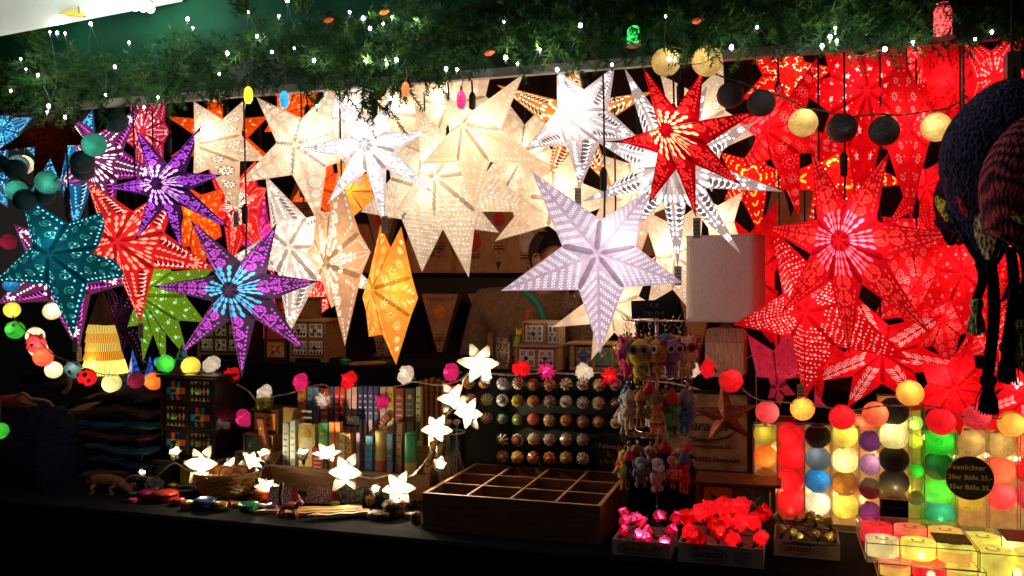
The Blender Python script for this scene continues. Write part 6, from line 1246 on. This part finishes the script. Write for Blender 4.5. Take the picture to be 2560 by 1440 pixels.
flowercarton('larger carton of glowing red silk flowers in the front row', 1696, 1905, 1404, 1355, -.07, .17, flowers(5, 3, .8, 1.3, 1.1)+[(.0, .5, 2.1, 0, -.5, 1, 1.25), (.3, .6, 2.1, .3, -.5, 1, 1.1), (-.45, .5, 1.8, -.4, -.6, .8, 1.2)], [P_RED, P_RED2], (1, .75, .55), .045, .034, 'caracol')
flowercarton('carton of unlit olive green silk flowers before the ball boxes', 1938, 2095, 1372, 1330, .05, .13, flowers(5, 2, .9, 1.4, .75), [P_OL], (1, .8, .4), .012, .028, 'caracol')

# ================================================================ FLAT PACKS OF GLOWING PAPER LANTERNS
def lanternpack(label, px0, px1, yb, o, hpx, dep, cols, card=None, z0=COUNTER, rz=0., e=1.0):
    cx = (px0+px1)/2; q = gz(cx, z0, o); t = thing('lantern_pack', label, 'boxed lanterns', q, STA+rz, 'flat clear packs of glowing paper lanterns'); u = mpp(cx, o); w = (px1-px0)*u/2; h = hpx*u
    m = MB(); m.box(-w, w, 0, dep, .001, h); m.obj('clear_case', M_CLEAR, t); e_ = MB()
    for x in (-w, w):
        for y in (0, dep): e_.box(x-.0008, x+.0008, y-.0008, y+.0008, 0, h)
    for z in (.001, h):
        for y in (0, dep): e_.box(-w, w, y-.0008, y+.0008, z-.0008, z+.0008)
        for x in (-w, w): e_.box(x-.0008, x+.0008, 0, dep, z-.0008, z+.0008)
    e_.obj('case_edge_glint', M_CEDGE, t); n = len(cols); nx = (n+1)//2  # edge bars again coloured pale to give the plastic its glints
    for i, (c, fc) in enumerate(cols):
        x = -w+2*w*((i % nx)+.5)/nx; y = dep*(.26+.48*(i//nx)); Rr = min(w/nx*.97, dep*.25); pts = []; N = 40
        for k in range(N): a = 2*pi*k/N; rr = Rr*(.90+.10*abs(cos(a*2.5))); pts.append((x+rr*cos(a)*1.0, y+rr*sin(a)))
        m = MB(); vs = [(px_, py_, h*.08) for px_, py_ in pts]+[(px_, py_, h*.62) for px_, py_ in pts]+[(px_, py_, h*.66) for px_, py_ in pts]+[(px_, py_, h*.94) for px_, py_ in pts]
        m.add(vs, [tuple(range(N-1, -1, -1))]+[(r_*N+k, r_*N+(k+1) % N, (r_+1)*N+(k+1) % N, (r_+1)*N+k) for r_ in range(3) for k in range(N)]+[tuple(range(3*N, 4*N))], [0]*(1+N)+[1]*N+[1]*N+[1])
        lo = BALLC.get(c[0])[0]; hi = BALLC.get(c[1])[0]
        m.obj('paper_lantern', [mat('lantern_'+c[0], lo, .5, emit=e*.5, var=.5, scale=18), mat('lantern_'+c[1], hi, .5, emit=e*.5, var=.45, scale=22)], t)
        f = MB(); zz = h*.94
        for s in (-1, 1): f.lathe([(Rr*.09, 0), (Rr*.09, .0008)], 10, 0, Matrix.Translation((x+s*Rr*.3, y, zz)))
        f.tube([(x+Rr*.35*cos(a), y-Rr*.3+Rr*.18*sin(a), zz+.0006) for a in [pi+pi*j/8 for j in range(9)]], .0008, 0, 4); f.obj('printed_face', mat('lantern_face', (.35, .10, .10), .6), t)
    if card:
        m = MB(); m.box(card[0]*w, card[1]*w, card[2]*dep, card[3]*dep, h+.0012, h+.0022); m.obj('label_card', mat('sequin_card', (.20, .11, .03), .4, .3, var=.9, scale=320, kind='voronoi', bump=.8), t)
    lamp(t, (0, -.012, h*.5), .02, (1, .75, .4), .01, 'pack_lamp'); return t, h
W_ = ('white', 'lemon'); Y_ = ('yellow', 'lemon'); R_Y = ('red', 'yellow'); PK = ('red', 'rosered')
lanternpack('lower flat pack of red and yellow lanterns at the front right', 2208, 2452, 1425, -.075, 44, .21, [(('amber', 'coral'), 1), (('red', 'red'), 1), (('amber', 'yellow'), 1), (('red', 'coral'), 1), (('amber', 'red'), 1), (('yellow', 'lemon'), 1)])
h1 = 45*mpp(2330, -.075)
lanternpack('upper flat pack of cream, yellow and pink lanterns with a sequined card', 2176, 2436, 1380, -.085, 50, .24, [(('cream', 'cream'), 1), (('yellow', 'yellow'), 1), (('amber', 'yellow'), 1), (('red', 'red'), 1), (('rosered', 'coral'), 1), (('amber', 'amber'), 1)], (.30, .95, .16, .50), COUNTER+h1+.002, .02)
lanternpack('flat pack of bright yellow lanterns cut by the right picture edge', 2455, 2640, 1440, -.07, 92, .22, [(('yellow', 'yellow'), 1), (('amber', 'yellow'), 1), (('yellow', 'yellow'), 1), (('yellow', 'lemon'), 1)], (.0, .9, .5, .95), e=1.35)
lanternpack('flat pack of green and blue lanterns behind the sequined card', 2345, 2470, 1330, .20, 34, .12, [(('green', 'blue'), 1), (('green', 'paleblue'), 1)])

# ================================================================ HATS ON THE RIGHT
def knit(key, c, stripe=None):
    if key in MATS: return MATS[key]
    m = mat(key, c, .98, var=.7, scale=150, bump=1, spec=.1, kind='voronoi', stretch=(1, 1, .6))
    if stripe:
        n = m.node_tree; b = n.nodes['Principled BSDF']; tc = n.nodes.new('ShaderNodeTexCoord'); w = n.nodes.new('ShaderNodeTexWave'); w.inputs['Scale'].default_value = 20; w.inputs['Distortion'].default_value = 5; w.inputs['Detail'].default_value = 3
        w.bands_direction = 'DIAGONAL'; n.links.new(tc.outputs['Object'], w.inputs[0]); mx = n.nodes.new('ShaderNodeMixRGB'); mx.inputs[1].default_value = (*c, 1); mx.inputs[2].default_value = (*stripe, 1); n.links.new(w.outputs[1], mx.inputs[0]); n.links.new(mx.outputs[0], b.inputs['Base Color'])
    return m
def hat(label, px, pytop, o, R, H_, flaps, m_, lining=None, patch=None, tilt=0.):
    q = P(px, pytop, o); t = thing('knitted_hat', label, 'hat', q, STA+tilt, 'knitted ear flap hats hanging at the right'); NT, NV = 56, 26; vs = []; fs = []
    def zb(a): return H_+sum(d*math.exp(-((((a-f+pi) % (2*pi))-pi)/wd)**2) for f, d, wd in flaps)
    def pt(a, v, k=1.):
        z = zb(a)*v; rr = R*(sin(min(1, z/(H_*.62))*pi/2))**.62*k
        if z > H_*.75: rr *= 1-.28*((z-H_*.75)/(H_*.6))
        return Vector((rr*cos(a)*1.0, rr*sin(a)*.82, -z))
    for kk in (1., .95):
        b0 = len(vs)
        for j in range(NV+1):
            for i in range(NT): vs.append(pt(2*pi*i/NT, max(.0008, j/NV), kk))
        for j in range(NV):
            for i in range(NT): fs.append((b0+j*NT+i, b0+j*NT+(i+1) % NT, b0+(j+1)*NT+(i+1) % NT, b0+(j+1)*NT+i))
    B1 = NV*NT; B2 = (NV+1)*NT+NV*NT
    for i in range(NT): fs.append((B1+i, B1+(i+1) % NT, B2+(i+1) % NT, B2+i))
    mb = MB(); mb.add(vs, fs); mb.obj('knitted_shell', m_, t, True)
    rim = MB(); rim.tube([pt(2*pi*i/NT, 1.0, 1.0) for i in range(NT+1)], .006, 0, 6, False); rim.obj('edge_band', m_, t, True)
    if patch:
        for (a0, v0, ra, rv, c, nm) in patch:
            pm = MB(); g_ = 12; pv = [pt(a0, v0, 1.02)]+[pt(a0+ra*cos(2*pi*k/24), v0+rv*sin(2*pi*k/24), 1.02) for k in range(24)]; pv2 = [pt(a0+ra*.5*cos(2*pi*k/24), v0+rv*.5*sin(2*pi*k/24), 1.03) for k in range(24)]
            pm.add(pv+pv2, [(0, 25+k, 25+(k+1) % 24) for k in range(24)]+[(25+k, 1+k, 1+(k+1) % 24, 25+(k+1) % 24) for k in range(24)]); pm.obj(nm, knit('yarn_%s_%d' % (nm, int(c[0]*100)), c), t, True)
    return t, pt
def braid(t, v, L, r_, m_, tassel, tl=.05):
    pts = [Vector(v)+Vector((.006*sin(i*.4), 0, -L*i/10)) for i in range(11)]; mb = MB(); path = smooth_path(pts, 8)
    for ph in (0, 2.1, 4.2): mb.tube([p+Vector((r_*.8*cos(i*.55+ph), r_*.6*sin(2*(i*.55+ph)), 0)) for i, p in enumerate(path)], r_*.75, 0, 6)
    mb.obj('braid', m_, t, True); e = pts[-1]; ts = MB(); rg = random.Random(len(path)+int(L*1000))
    ts.lathe([(r_*.6, .006), (r_*1.9, -.002), (r_*2.1, -.012), (r_*1.5, -.02), (r_*1.6, -.026)], 12, 0, Matrix.Translation(e))
    for k in range(90):
        a = rg.uniform(0, 6.28); rr = rg.uniform(0, 1); f = rg.uniform(.9, 1.1); ts.tube([e+Vector((r_*1.2*rr*cos(a), r_*1.2*rr*sin(a), -.02)), e+Vector((r_*2.6*rr*cos(a), r_*2.6*rr*sin(a), -.02-tl*.5*f)), e+Vector((r_*3.0*rr*cos(a+.1), r_*3.0*rr*sin(a), -.02-tl*f))], .0013, 0, 3)
    ts.obj('tassel', tassel, t)
K_NAVY = knit('yarn_navy', (.026, .022, .055)); K_MAR = knit('yarn_maroon', (.34, .06, .06), (.03, .012, .03)); K_CR = knit('yarn_cream', (.55, .46, .27)); K_BLK = knit('yarn_black', (.012, .008, .012))
FA = -2.25
t, pt = hat('large dark navy knitted hat with a cream lined ear flap and long braids', 2530, 192, -.16, .130, .245, [(FA, .13, .62), (FA+pi, .13, .62)], K_NAVY, patch=[(FA+.05, .84, .22, .12, (.60, .50, .28), 'flap_patch'), (FA-.32, .74, .09, .05, (.5, .02, .06), 'red_patch'), (-.75, .17, .30, .06, (.4, .36, .15), 'stitched_eye')])
v = pt(FA, 1.0); braid(t, v+Vector((.004, -.003, .01)), .215, .0075, K_BLK, K_BLK); braid(t, v+Vector((-.014, .006, .01)), .07, .006, K_BLK, K_CR, .045)
cl = MB(); cl.box(-.012, .012, -.02, .02, -.03, .035); cl.box(-.003, .003, -.0215, -.0202, -.022, .004, 1); o = cl.obj('clip', [mat('clip_steel', (.35, .35, .30), .25, .9), INK], t, loc=(0, 0, .01)); o['label'] = 'steel hanging clip'
m = MB(); m.tube([(0, 0, .04), (0, 0, .16)], .003); m.obj('hanging_cord', M_BCABLE, t)
t, pt = hat('maroon and black striped knitted hat in front of the navy one', 2582, 285, -.30, .088, .21, [(-1.9, .035, .5), (1.2, .03, .5)], K_MAR, patch=[(-1.75, .80, .42, .035, (.6, .52, .2), 'cream_trim')])
for dx, L, tl, tm in ((-.025, .165, .05, K_BLK), (-.004, .125, .06, K_CR), (.012, .135, .065, K_CR)): v = pt(-1.9, 1.0); braid(t, v+Vector((dx, 0, .0)), L, .0065, K_BLK, tm, tl)
m = MB(); m.tube([(0, 0, -.005), (0, 0, .22)], .003); m.obj('hanging_cord', M_BCABLE, t)
t, pt = hat('purple hat with a yellow patch half hidden behind the navy one', 2408, 400, .0, .058, .13, [(-2.3, .05, .4)], knit('yarn_plum', (.05, .012, .03)), patch=[(-2.45, .62, .42, .13, (.6, .5, .06), 'yellow_patch')])
m = MB(); m.tube([(0, 0, -.005), (0, 0, .25)], .003); m.obj('hanging_cord', M_BCABLE, t)

# ================================================================ LEFT: KNITWEAR, BROOM LAMP, BLUE LAMP
def cloth_layer(label, px0, px1, y0, y1, o, dep, c, seed, rz=0., sag=.006):
    cx = (px0+px1)/2; q = P(cx, y1, o); t = thing('folded_scarf', label, 'scarf', q, STA+rz, 'pile of folded scarves at the left'); u = mpp(cx, o); w = (px1-px0)*u/2; h = (y1-y0)*u; rg = random.Random(seed); NX, NS = 34, 14; vs = []
    for i in range(NX+1):
        x = -w+2*w*i/NX; e = 1-(abs(x)/w)**6*.7; ph = rg.random()*.2
        for j in range(NS):
            a = 2*pi*j/NS; y = dep/2+dep/2*cos(a)*(1 if abs(cos(a)) < .9 else 1); z = h/2+h/2*sin(a)*e*(1+.18*sin(i*.7+seed+ph))+sag*sin(i*.23+seed*1.3)-.10*(x/w)**2*h
            vs.append((x, y+.004*sin(i*.8+j), z))
    fs = [(i*NS+j, i*NS+(j+1) % NS, (i+1)*NS+(j+1) % NS, (i+1)*NS+j) for i in range(NX) for j in range(NS)]+[tuple(range(NS-1, -1, -1)), tuple(NX*NS+j for j in range(NS))]
    m = MB(); m.add(vs, fs); key = 'scarf_%d' % seed; mt = mat(key, c, .95, var=.75, scale=26, bump=.8, stretch=(.3, 1, 6), spec=.15); m.obj('folded_cloth', mt, t, True)
    f = MB()
    for k in range(26): x = -w*.95+2*w*.95*k/25; f.tube([(x, -.002, h*.45), (x+.002, -.010, h*.3), (x+rg.uniform(-.004, .004), -.012, h*.05)], .0012, 0, 3)
    f.obj('fringe', mt, t)
for i, (x0, x1, y0, y1, c, nm) in enumerate([(120, 400, 1205, 1248, (.10, .07, .06), 'brown grey fuzzy scarf at the bottom of the pile'), (90, 395, 1172, 1206, (.16, .085, .05), 'tan knobbly scarf second from the bottom'), (105, 392, 1140, 1174, (.02, .04, .09), 'navy scarf above the tan one'), (120, 390, 1108, 1142, (.03, .09, .13), 'blue teal scarf in the middle of the pile'),
        (135, 390, 1078, 1110, (.11, .03, .05), 'wine red scarf in the pile'), (150, 392, 1050, 1080, (.03, .10, .13), 'turquoise edged scarf near the top'), (140, 388, 1010, 1052, (.10, .045, .04), 'brown knitted scarf on top of the pile'), (190, 380, 975, 1012, (.03, .025, .035), 'dark knitted cap flattened on the pile')]):
    cloth_layer(nm, x0, x1, y0, y1, .20+.012*i, .20, c, i+1, rz=.03*sin(i*2))
cloth_layer('dark navy woollen blanket at the left edge of the counter', -40, 120, 1040, 1330, .05, .22, (.010, .010, .035), 21)
cloth_layer('black folded fleece behind the pile under the ball lights', 60, 330, 940, 985, .42, .2, (.016, .014, .02), 22)
t = thing('red_felt_hat', 'red felt hat lying at the left edge with a yellow cord', 'felt hat', P(30, 1022, .22), STA); m = MB(); m.lathe([(.055, 0), (.058, .03), (.05, .042), (.02, .046)], 26); m.obj('felt_crown', mat('red_felt', (.20, .008, .03), .95, var=.4, scale=90), t, True)
m = MB(); m.tube(smooth_path([(.045, -.03, .045), (.07, -.02, .055), (.11, -.03, .04), (.16, -.02, .035), (.2, -.03, .02)], 5), .006, 0, 7); m.tube(smooth_path([(.075, -.04, .03), (.12, -.04, .025), (.18, -.03, .012)], 5), .006, 0, 7); m.obj('cord', mat('cord_tan', (.32, .20, .09), .95, var=.5, scale=200, bump=1), t, True)
t = thing('woollen_cord', 'thick cream woollen cord standing up from the knitwear', 'woollen cord', P(165, 985, .28), STA); m = MB(); m.tube(smooth_path([(-.01, 0, 0), (.01, 0, .02), (.016, 0, .045), (.008, 0, .062)], 5), .008, 0, 8); m.obj('cord', mat('cord_cream', (.38, .28, .18), .95, var=.5, scale=200, bump=1), t, True)
m = MB(); m.sph((.006, 0, .066), .009, 0, 8, 6); m.obj('knot', mat('cord_cream', (.38, .28, .18)), t, True)

t = thing('bamboo_cone_lamp', 'cone shaped bamboo strip lamp glowing yellow with a brown wrapped top', 'lamp', P(262, 935, .48), STA); u = mpp(262, .48)
def band_mat(key, c, e):
    m = mat(key, c, .5, emit=e); n = m.node_tree; b = n.nodes['Principled BSDF']; tc = n.nodes.new('ShaderNodeTexCoord'); g = n.nodes.new('ShaderNodeTexGradient'); g.gradient_type = 'RADIAL'; ma = n.nodes.new('ShaderNodeMath'); ma.operation = 'MULTIPLY'; ma.inputs[1].default_value = 58
    fr = n.nodes.new('ShaderNodeMath'); fr.operation = 'FRACT'; r_ = n.nodes.new('ShaderNodeValToRGB'); r_.color_ramp.interpolation = 'CONSTANT'; r_.color_ramp.elements[1].position = .28; r_.color_ramp.elements[0].color = (c[0]*.05, c[1]*.04, 0, 1); r_.color_ramp.elements[1].color = (*c, 1)
    n.links.new(tc.outputs['Object'], g.inputs[0]); n.links.new(g.outputs[1], ma.inputs[0]); n.links.new(ma.outputs[0], fr.inputs[0]); n.links.new(fr.outputs[0], r_.inputs[0]); n.links.new(r_.outputs[0], b.inputs['Emission Color']); n.links.new(r_.outputs[0], b.inputs['Base Color']); return m
tiers = [(0, 36, 56, 46, (.80, .68, .12), 1.1), (36, 58, 48, 41, (.55, .22, .02), .7), (58, 80, 42, 38, (.55, .36, .06), .7), (80, 102, 40, 35, (.58, .26, .03), .7), (102, 124, 36, 30, (.58, .42, .07), .7)]
for k, (a0, a1, r0, r1, c, e) in enumerate(tiers):
    m = MB(); ox = -(a0*.10)*u; m.lathe([(r0*u, a0*u), ((r0*.55+r1*.45)*u, (a0+a1)/2*u), (r1*u, a1*u)], 48, 0); m.obj('bamboo_tier', band_mat('bamboo_%d' % k, c, e), t, loc=(ox, 0, 0))
m = MB(); m.lathe([(30*u, 122*u), (26*u, 145*u), (18*u, 170*u), (10*u, 190*u), (5*u, 205*u)], 24, 0, Matrix.Translation((-.013*1, 0, 0))); m.tube([(-.013, 0, 203*u), (-.013, .01, .55)], .0018); m.obj('wrapped_top', mat('bark_fibre', (.10, .05, .028), .9, var=.6, scale=30, stretch=(6, 6, .5), bump=.6), t)
lamp(t, (0, -.09, .05), .15, (1, .75, .25), .02)
t = thing('blue_sequin_lamp', 'blue glowing spiky lamp below the plum star', 'lamp', P(352, 985, .42), STA); u = mpp(352, .42); m = MB()
for k, (dx, ht, w_) in enumerate([(-14, 110, 22), (22, 95, 20), (6, 60, 26), (36, 55, 14)]): m.lathe([(w_*u, 0), (w_*.9*u, ht*.3*u), (.001, ht*u)], 5, 0, Matrix.Translation((dx*u, .01*k, 0)) @ Matrix.Rotation(.1*(k-1), 4, 'Y'))
m.obj('spiky_shade', mat('blue_shade', (.01, .06, .35), .3, emit=.35, ecol=(.01, .09, .5), var=.85, scale=70, kind='voronoi'), t); m = MB(); m.lathe([(30*u, -.02), (34*u, 0)], 16); m.obj('base', mat('dark_base', (.03, .03, .05), .4), t)
zc = P(455, 938, .34).z; t = thing('foil_tree', 'small turquoise foil cone on a red block on the black cabinet', 'decoration', Vector((P(456, 0, .34).x, P(456, 0, .34).y, zc)), STA); u = mpp(455, .34); m = MB(); m.box(-20*u, 20*u, -.012, .012, 0, 28*u); m.obj('red_block', mat('dark_red_block', (.25, .02, .015), .5), t)
m = MB(); m.lathe([(22*u, 28.5*u), (20*u, 40*u), (12*u, 46*u), (14*u, 52*u), (7*u, 60*u), (8*u, 64*u), (.001, 78*u)], 7); m.obj('foil_cone', mat('turquoise_foil', (.02, .28, .36), .2, .7, bump=.4, scale=50), t)
t = thing('stone_figurine', 'small dark seated stone figurine left of the golden lantern foot', 'figurine', gz(962, RISER, .62), STA)
m = MB(); m.lathe([(.028, 0), (.030, .006), (.024, .012), (.026, .018), (.030, .024), (.022, .034), (.016, .044), (.018, .056), (.010, .064), (.007, .068), (.012, .076), (.012, .086), (.004, .094), (.001, .098)], 16, 0, None, 1, .7)
for s in (-1, 1): m.tube(smooth_path([(s*.016, 0, .058), (s*.024, -.004, .044), (s*.012, -.016, .032), (0, -.018, .031)], 3), .005, 0, 7); m.tube(smooth_path([(s*.010, -.002, .028), (s*.030, -.008, .026), (s*.008, -.022, .025)], 3), .0065, 0, 7)
m.obj('carved_body', mat('dark_stone', (.09, .05, .025), .6, var=.5, scale=60, bump=.5), t, True); m = MB(); m.lathe([(.034, -.0015), (.034, .0)], 12); m.obj('plinth', W_DK, t)

# feathers of a dream catcher between the seller and the lilac star
q = P(1440, 690, .80); t = thing('dream_catcher', 'dream catcher with brown feathers hanging beside the seller', 'dream catcher', q, STA); u = mpp(1440, .8); m = MB()
m.tube([(.06*cos(a), 0, .07+.06*sin(a)) for a in [2*pi*i/24 for i in range(25)]], .003); 
for k in range(5): a = 1.256*k; m.tube([(.06*cos(a), 0, .07+.06*sin(a)), (.06*cos(a+2.5), 0, .07+.06*sin(a+2.5))], .0006, 0, 3)
m.obj('hoop', mat('hoop_brown', (.06, .04, .03), .8), t)
def feather(dx, z0_, z1_, L, a):
    m = MB(); m.tube([(dx*.4, 0, .01), (dx, 0, z0_), (dx, 0, z1_)], .0010, 0, 4); m.lathe([(.001, z1_+.010), (.004, z1_+.006), (.004, z1_)], 8, 1, Matrix.Translation((dx, 0, 0)))
    vs = []; N = 10; R_ = Matrix.Translation((dx, 0, z1_)) @ Matrix.Rotation(a, 4, 'Y')
    for k in range(N+1): s = k/N; w_ = .014*sin(pi*min(1, s*.9+.08))**.8*(1+.2*sin(k*2.2)); vs += [R_ @ Vector((-w_, .003, -L*s)), R_ @ Vector((0, -.001, -L*s)), R_ @ Vector((w_, .003, -L*s))]
    m.add(vs, [(3*k, 3*k+1, 3*k+4, 3*k+3) for k in range(N)]+[(3*k+1, 3*k+2, 3*k+5, 3*k+4) for k in range(N)], 2); m.obj('feather', [mat('hoop_brown', (.06, .04, .03)), T_['red'], mat('feather_brown', (.16, .11, .07), .8, var=.8, scale=60, stretch=(1, 1, 4))], t)
for a in [(-.03, -.03, -.05, .08, .1), (-.005, -.04, -.07, .07, -.1), (.035, -.09, -.15, .09, .1), (.05, -.10, -.16, .10, -.25), (.062, -.06, -.09, .08, -.1), (.015, -.02, -.03, .06, .3)]: feather(*a)

# ================================================================ THE SELLER
def skin(name, nodes, edges, mt, parent, sub=2, extra=None):
    me = bpy.data.meshes.new(name); keys = list(nodes); me.from_pydata([nodes[k][0] for k in keys], [(keys.index(a), keys.index(b)) for a, b in edges], [])
    o = bpy.data.objects.new('tmp', me); COL.objects.link(o); md = o.modifiers.new('s', 'SKIN'); md.use_smooth_shade = True
    for i, k in enumerate(keys):
        r_ = nodes[k][1]; me.skin_vertices[0].data[i].radius = r_ if isinstance(r_, tuple) else (r_, r_)
        me.skin_vertices[0].data[i].use_root = (i == 0)
    sb = o.modifiers.new('b', 'SUBSURF'); sb.levels = sub; dg = bpy.context.evaluated_depsgraph_get(); dg.update()
    out = bpy.data.meshes.new_from_object(o.evaluated_get(dg)); COL.objects.unlink(o); bpy.data.objects.remove(o)
    mb = MB(); mb.v = [tuple(v.co) for v in out.vertices]; mb.f = [tuple(p.vertices) for p in out.polygons]; mb.m = [0]*len(mb.f)
    if extra: extra(mb)
    return mb.obj(name, mt, parent, True)
SO = 1.18; sp = gz(1330, 0, SO); sl = thing('person', 'seller in a dark brown jacket standing behind the lilac star, looking down to the right', 'person', sp, STA-.0)
def lp(px, py, dy=0): v = loc(sl, P(px, py, SO)); v.y += dy; return v
hd = lp(1388, 655); nk = lp(1360, 745, .01); ch = lp(1335, 810, .02)
pelv = Vector((ch.x-.03, .05, 1.02)); N_ = dict(pelvis=(pelv, (.15, .12)), spine=((pelv+ch)/2, (.15, .12)), chest=(ch, (.17, .13)), neckb=(nk+Vector((0, 0, -.03)), .07), neck=(nk+Vector((.008, -.01, .03)), .056), jaw=(hd+Vector((.03, -.035, -.055)), .062), skull=(hd+Vector((0, 0, .02)), (.082, .092)), crown=(hd+Vector((-.01, .01, .07)), .06))
E_ = [('pelvis', 'spine'), ('spine', 'chest'), ('chest', 'neckb'), ('neckb', 'neck'), ('neck', 'skull'), ('skull', 'crown'), ('skull', 'jaw')]
for s, nm in ((-1, 'l'), (1, 'r')):
    sh = ch+Vector((s*.19, 0, .06)); el = sh+Vector((s*.06, -.03, -.28)); wr_ = el+Vector((-s*.05, -.20, -.06)); hn = wr_+Vector((-s*.02, -.08, -.01))
    N_.update({nm+'sh': (sh, .072), nm+'el': (el, .048), nm+'wr': (wr_, .032), nm+'hn': (hn, (.040, .018))}); E_ += [('chest', nm+'sh'), (nm+'sh', nm+'el'), (nm+'el', nm+'wr'), (nm+'wr', nm+'hn')]
    for k in range(4):
        b = hn+Vector((s*(.022-.015*k), -.045, 0)); N_['%sf%d' % (nm, k)] = (hn+Vector((s*(.018-.012*k), -.02, 0)), .010); N_['%sg%d' % (nm, k)] = (b+Vector((0, 0, -.004)), .009); N_['%sh%d' % (nm, k)] = (b+Vector((0, -.030+.004*abs(k-1.5), -.018)), .0075); E_ += [(nm+'hn', '%sf%d' % (nm, k)), ('%sf%d' % (nm, k), '%sg%d' % (nm, k)), ('%sg%d' % (nm, k), '%sh%d' % (nm, k))]
    N_[nm+'t1'] = (wr_+Vector((-s*.035, -.045, 0)), .011); N_[nm+'t2'] = (wr_+Vector((-s*.048, -.075, -.008)), .009); E_ += [(nm+'wr', nm+'t1'), (nm+'t1', nm+'t2')]
    hp = pelv+Vector((s*.09, 0, -.06)); kn = Vector((hp.x, .04, .52)); fo_ = Vector((hp.x, .06, .07)); te = Vector((hp.x+s*.02, -.08, .035)); N_.update({nm+'hp': (hp, .10), nm+'kn': (kn, .062), nm+'an': (fo_, .045), nm+'te': (te, .035)}); E_ += [('pelvis', nm+'hp'), (nm+'hp', nm+'kn'), (nm+'kn', nm+'an'), (nm+'an', nm+'te')]
M_SKIN = mat('skin', (.42, .20, .11), .55, var=.12, scale=30)
FD = Vector((.75, -.62, -.25)).normalized(); SD = Vector((0, 0, 1)).cross(FD).normalized(); UD = FD.cross(SD)
def facef(mb):
    c = hd+Vector((.012, -.01, .0))
    def at(f, s, u_): return c+FD*f+SD*s+UD*u_
    mb.tube([at(.082, 0, .018), at(.106, 0, -.008), at(.098, 0, -.020)], [.006, .012, .010], 0, 8); mb.tube([at(.086, -.03, -.045), at(.098, 0, -.046), at(.086, .03, -.045)], [.004, .008, .004], 0, 8)
    for s in (-1, 1): mb.sph(at(.074, s*.031, .012), .013, 0, 10, 8); mb.tube([at(.080, s*.012, .030), at(.074, s*.048, .028)], .006, 0, 6); mb.sph(at(-.012, s*.083, -.004), .016, 0, 12, 9, (.9, .6, 2.0)); mb.tube(smooth_path([at(-.004, s*.086, .026), at(-.026, s*.092, .02), at(-.026, s*.090, -.014), at(-.008, s*.086, -.03)], 4), .0045, 0, 6)
try:
    skin('body', N_, E_, M_SKIN, sl, 2, facef)
    c = hd+Vector((.012, -.01, 0)); m = MB()
    for s in (-1, 1): m.sph(c+FD*.084+SD*s*.031+UD*.011, .0055, 0, 8, 6)
    m.obj('eyes', mat('eye_black', (.01, .01, .01)), sl, True)
    m = MB(); vs = []; fs = []; NA, NB = 30, 16     # close cropped hair round the back and sides, thin on top
    B_ = Matrix((FD, SD, UD)).transposed()
    for j in range(NB+1):
        for i in range(NA+1):
            a = radians(80)+radians(200)*i/NA; b = radians(-42)+radians(84)*j/NB; v = Vector((cos(a)*cos(b)*.109, sin(a)*cos(b)*.094, sin(b)*.104)); vs.append(hd+Vector((-.004, .004, .030))+B_ @ v)
    fs = [(j*(NA+1)+i, j*(NA+1)+i+1, (j+1)*(NA+1)+i+1, (j+1)*(NA+1)+i) for j in range(NB) for i in range(NA)]; m.add(vs, fs); m.obj('hair', mat('hair_dark', (.028, .018, .012), .8, var=.6, scale=240, bump=.8), sl, True)
    J = {k: (v[0], (v[1][0]*1.16, v[1][1]*1.16) if isinstance(v[1], tuple) else v[1]*1.35) for k, v in N_.items() if k in ('pelvis', 'spine', 'chest', 'neckb', 'lsh', 'rsh', 'lel', 'rel', 'lwr', 'rwr')}
    J['neckb'] = (N_['neckb'][0]+Vector((0, 0, .01)), .088)
    skin('jacket', J, [e for e in E_ if e[0] in J and e[1] in J], mat('jacket_brown', (.16, .10, .055), .9, var=.35, scale=60, bump=.5), sl, 2)
    J = {k: (v[0], (v[1][0]*1.12, v[1][1]*1.12) if isinstance(v[1], tuple) else v[1]*1.3) for k, v in N_.items() if k in ('pelvis', 'lhp', 'rhp', 'lkn', 'rkn', 'lan', 'ran')}
    skin('trousers', J, [e for e in E_ if e[0] in J and e[1] in J], mat('trousers_dark', (.02, .02, .025), .9), sl, 2)
    m = MB(); m.tube(smooth_path([nk+Vector((-.06, -.06, .02)), nk+Vector((.0, -.10, -.02)), nk+Vector((.05, -.15, -.10)), nk+Vector((.10, -.16, -.19))], 5), [.012]*5+[.010]*5+[.006]*6, 0, 8); m.obj('scarf_cord', mat('turquoise_cord', (.01, .30, .24), .7), sl, True)
except Exception as ex: print('SELLER', ex)
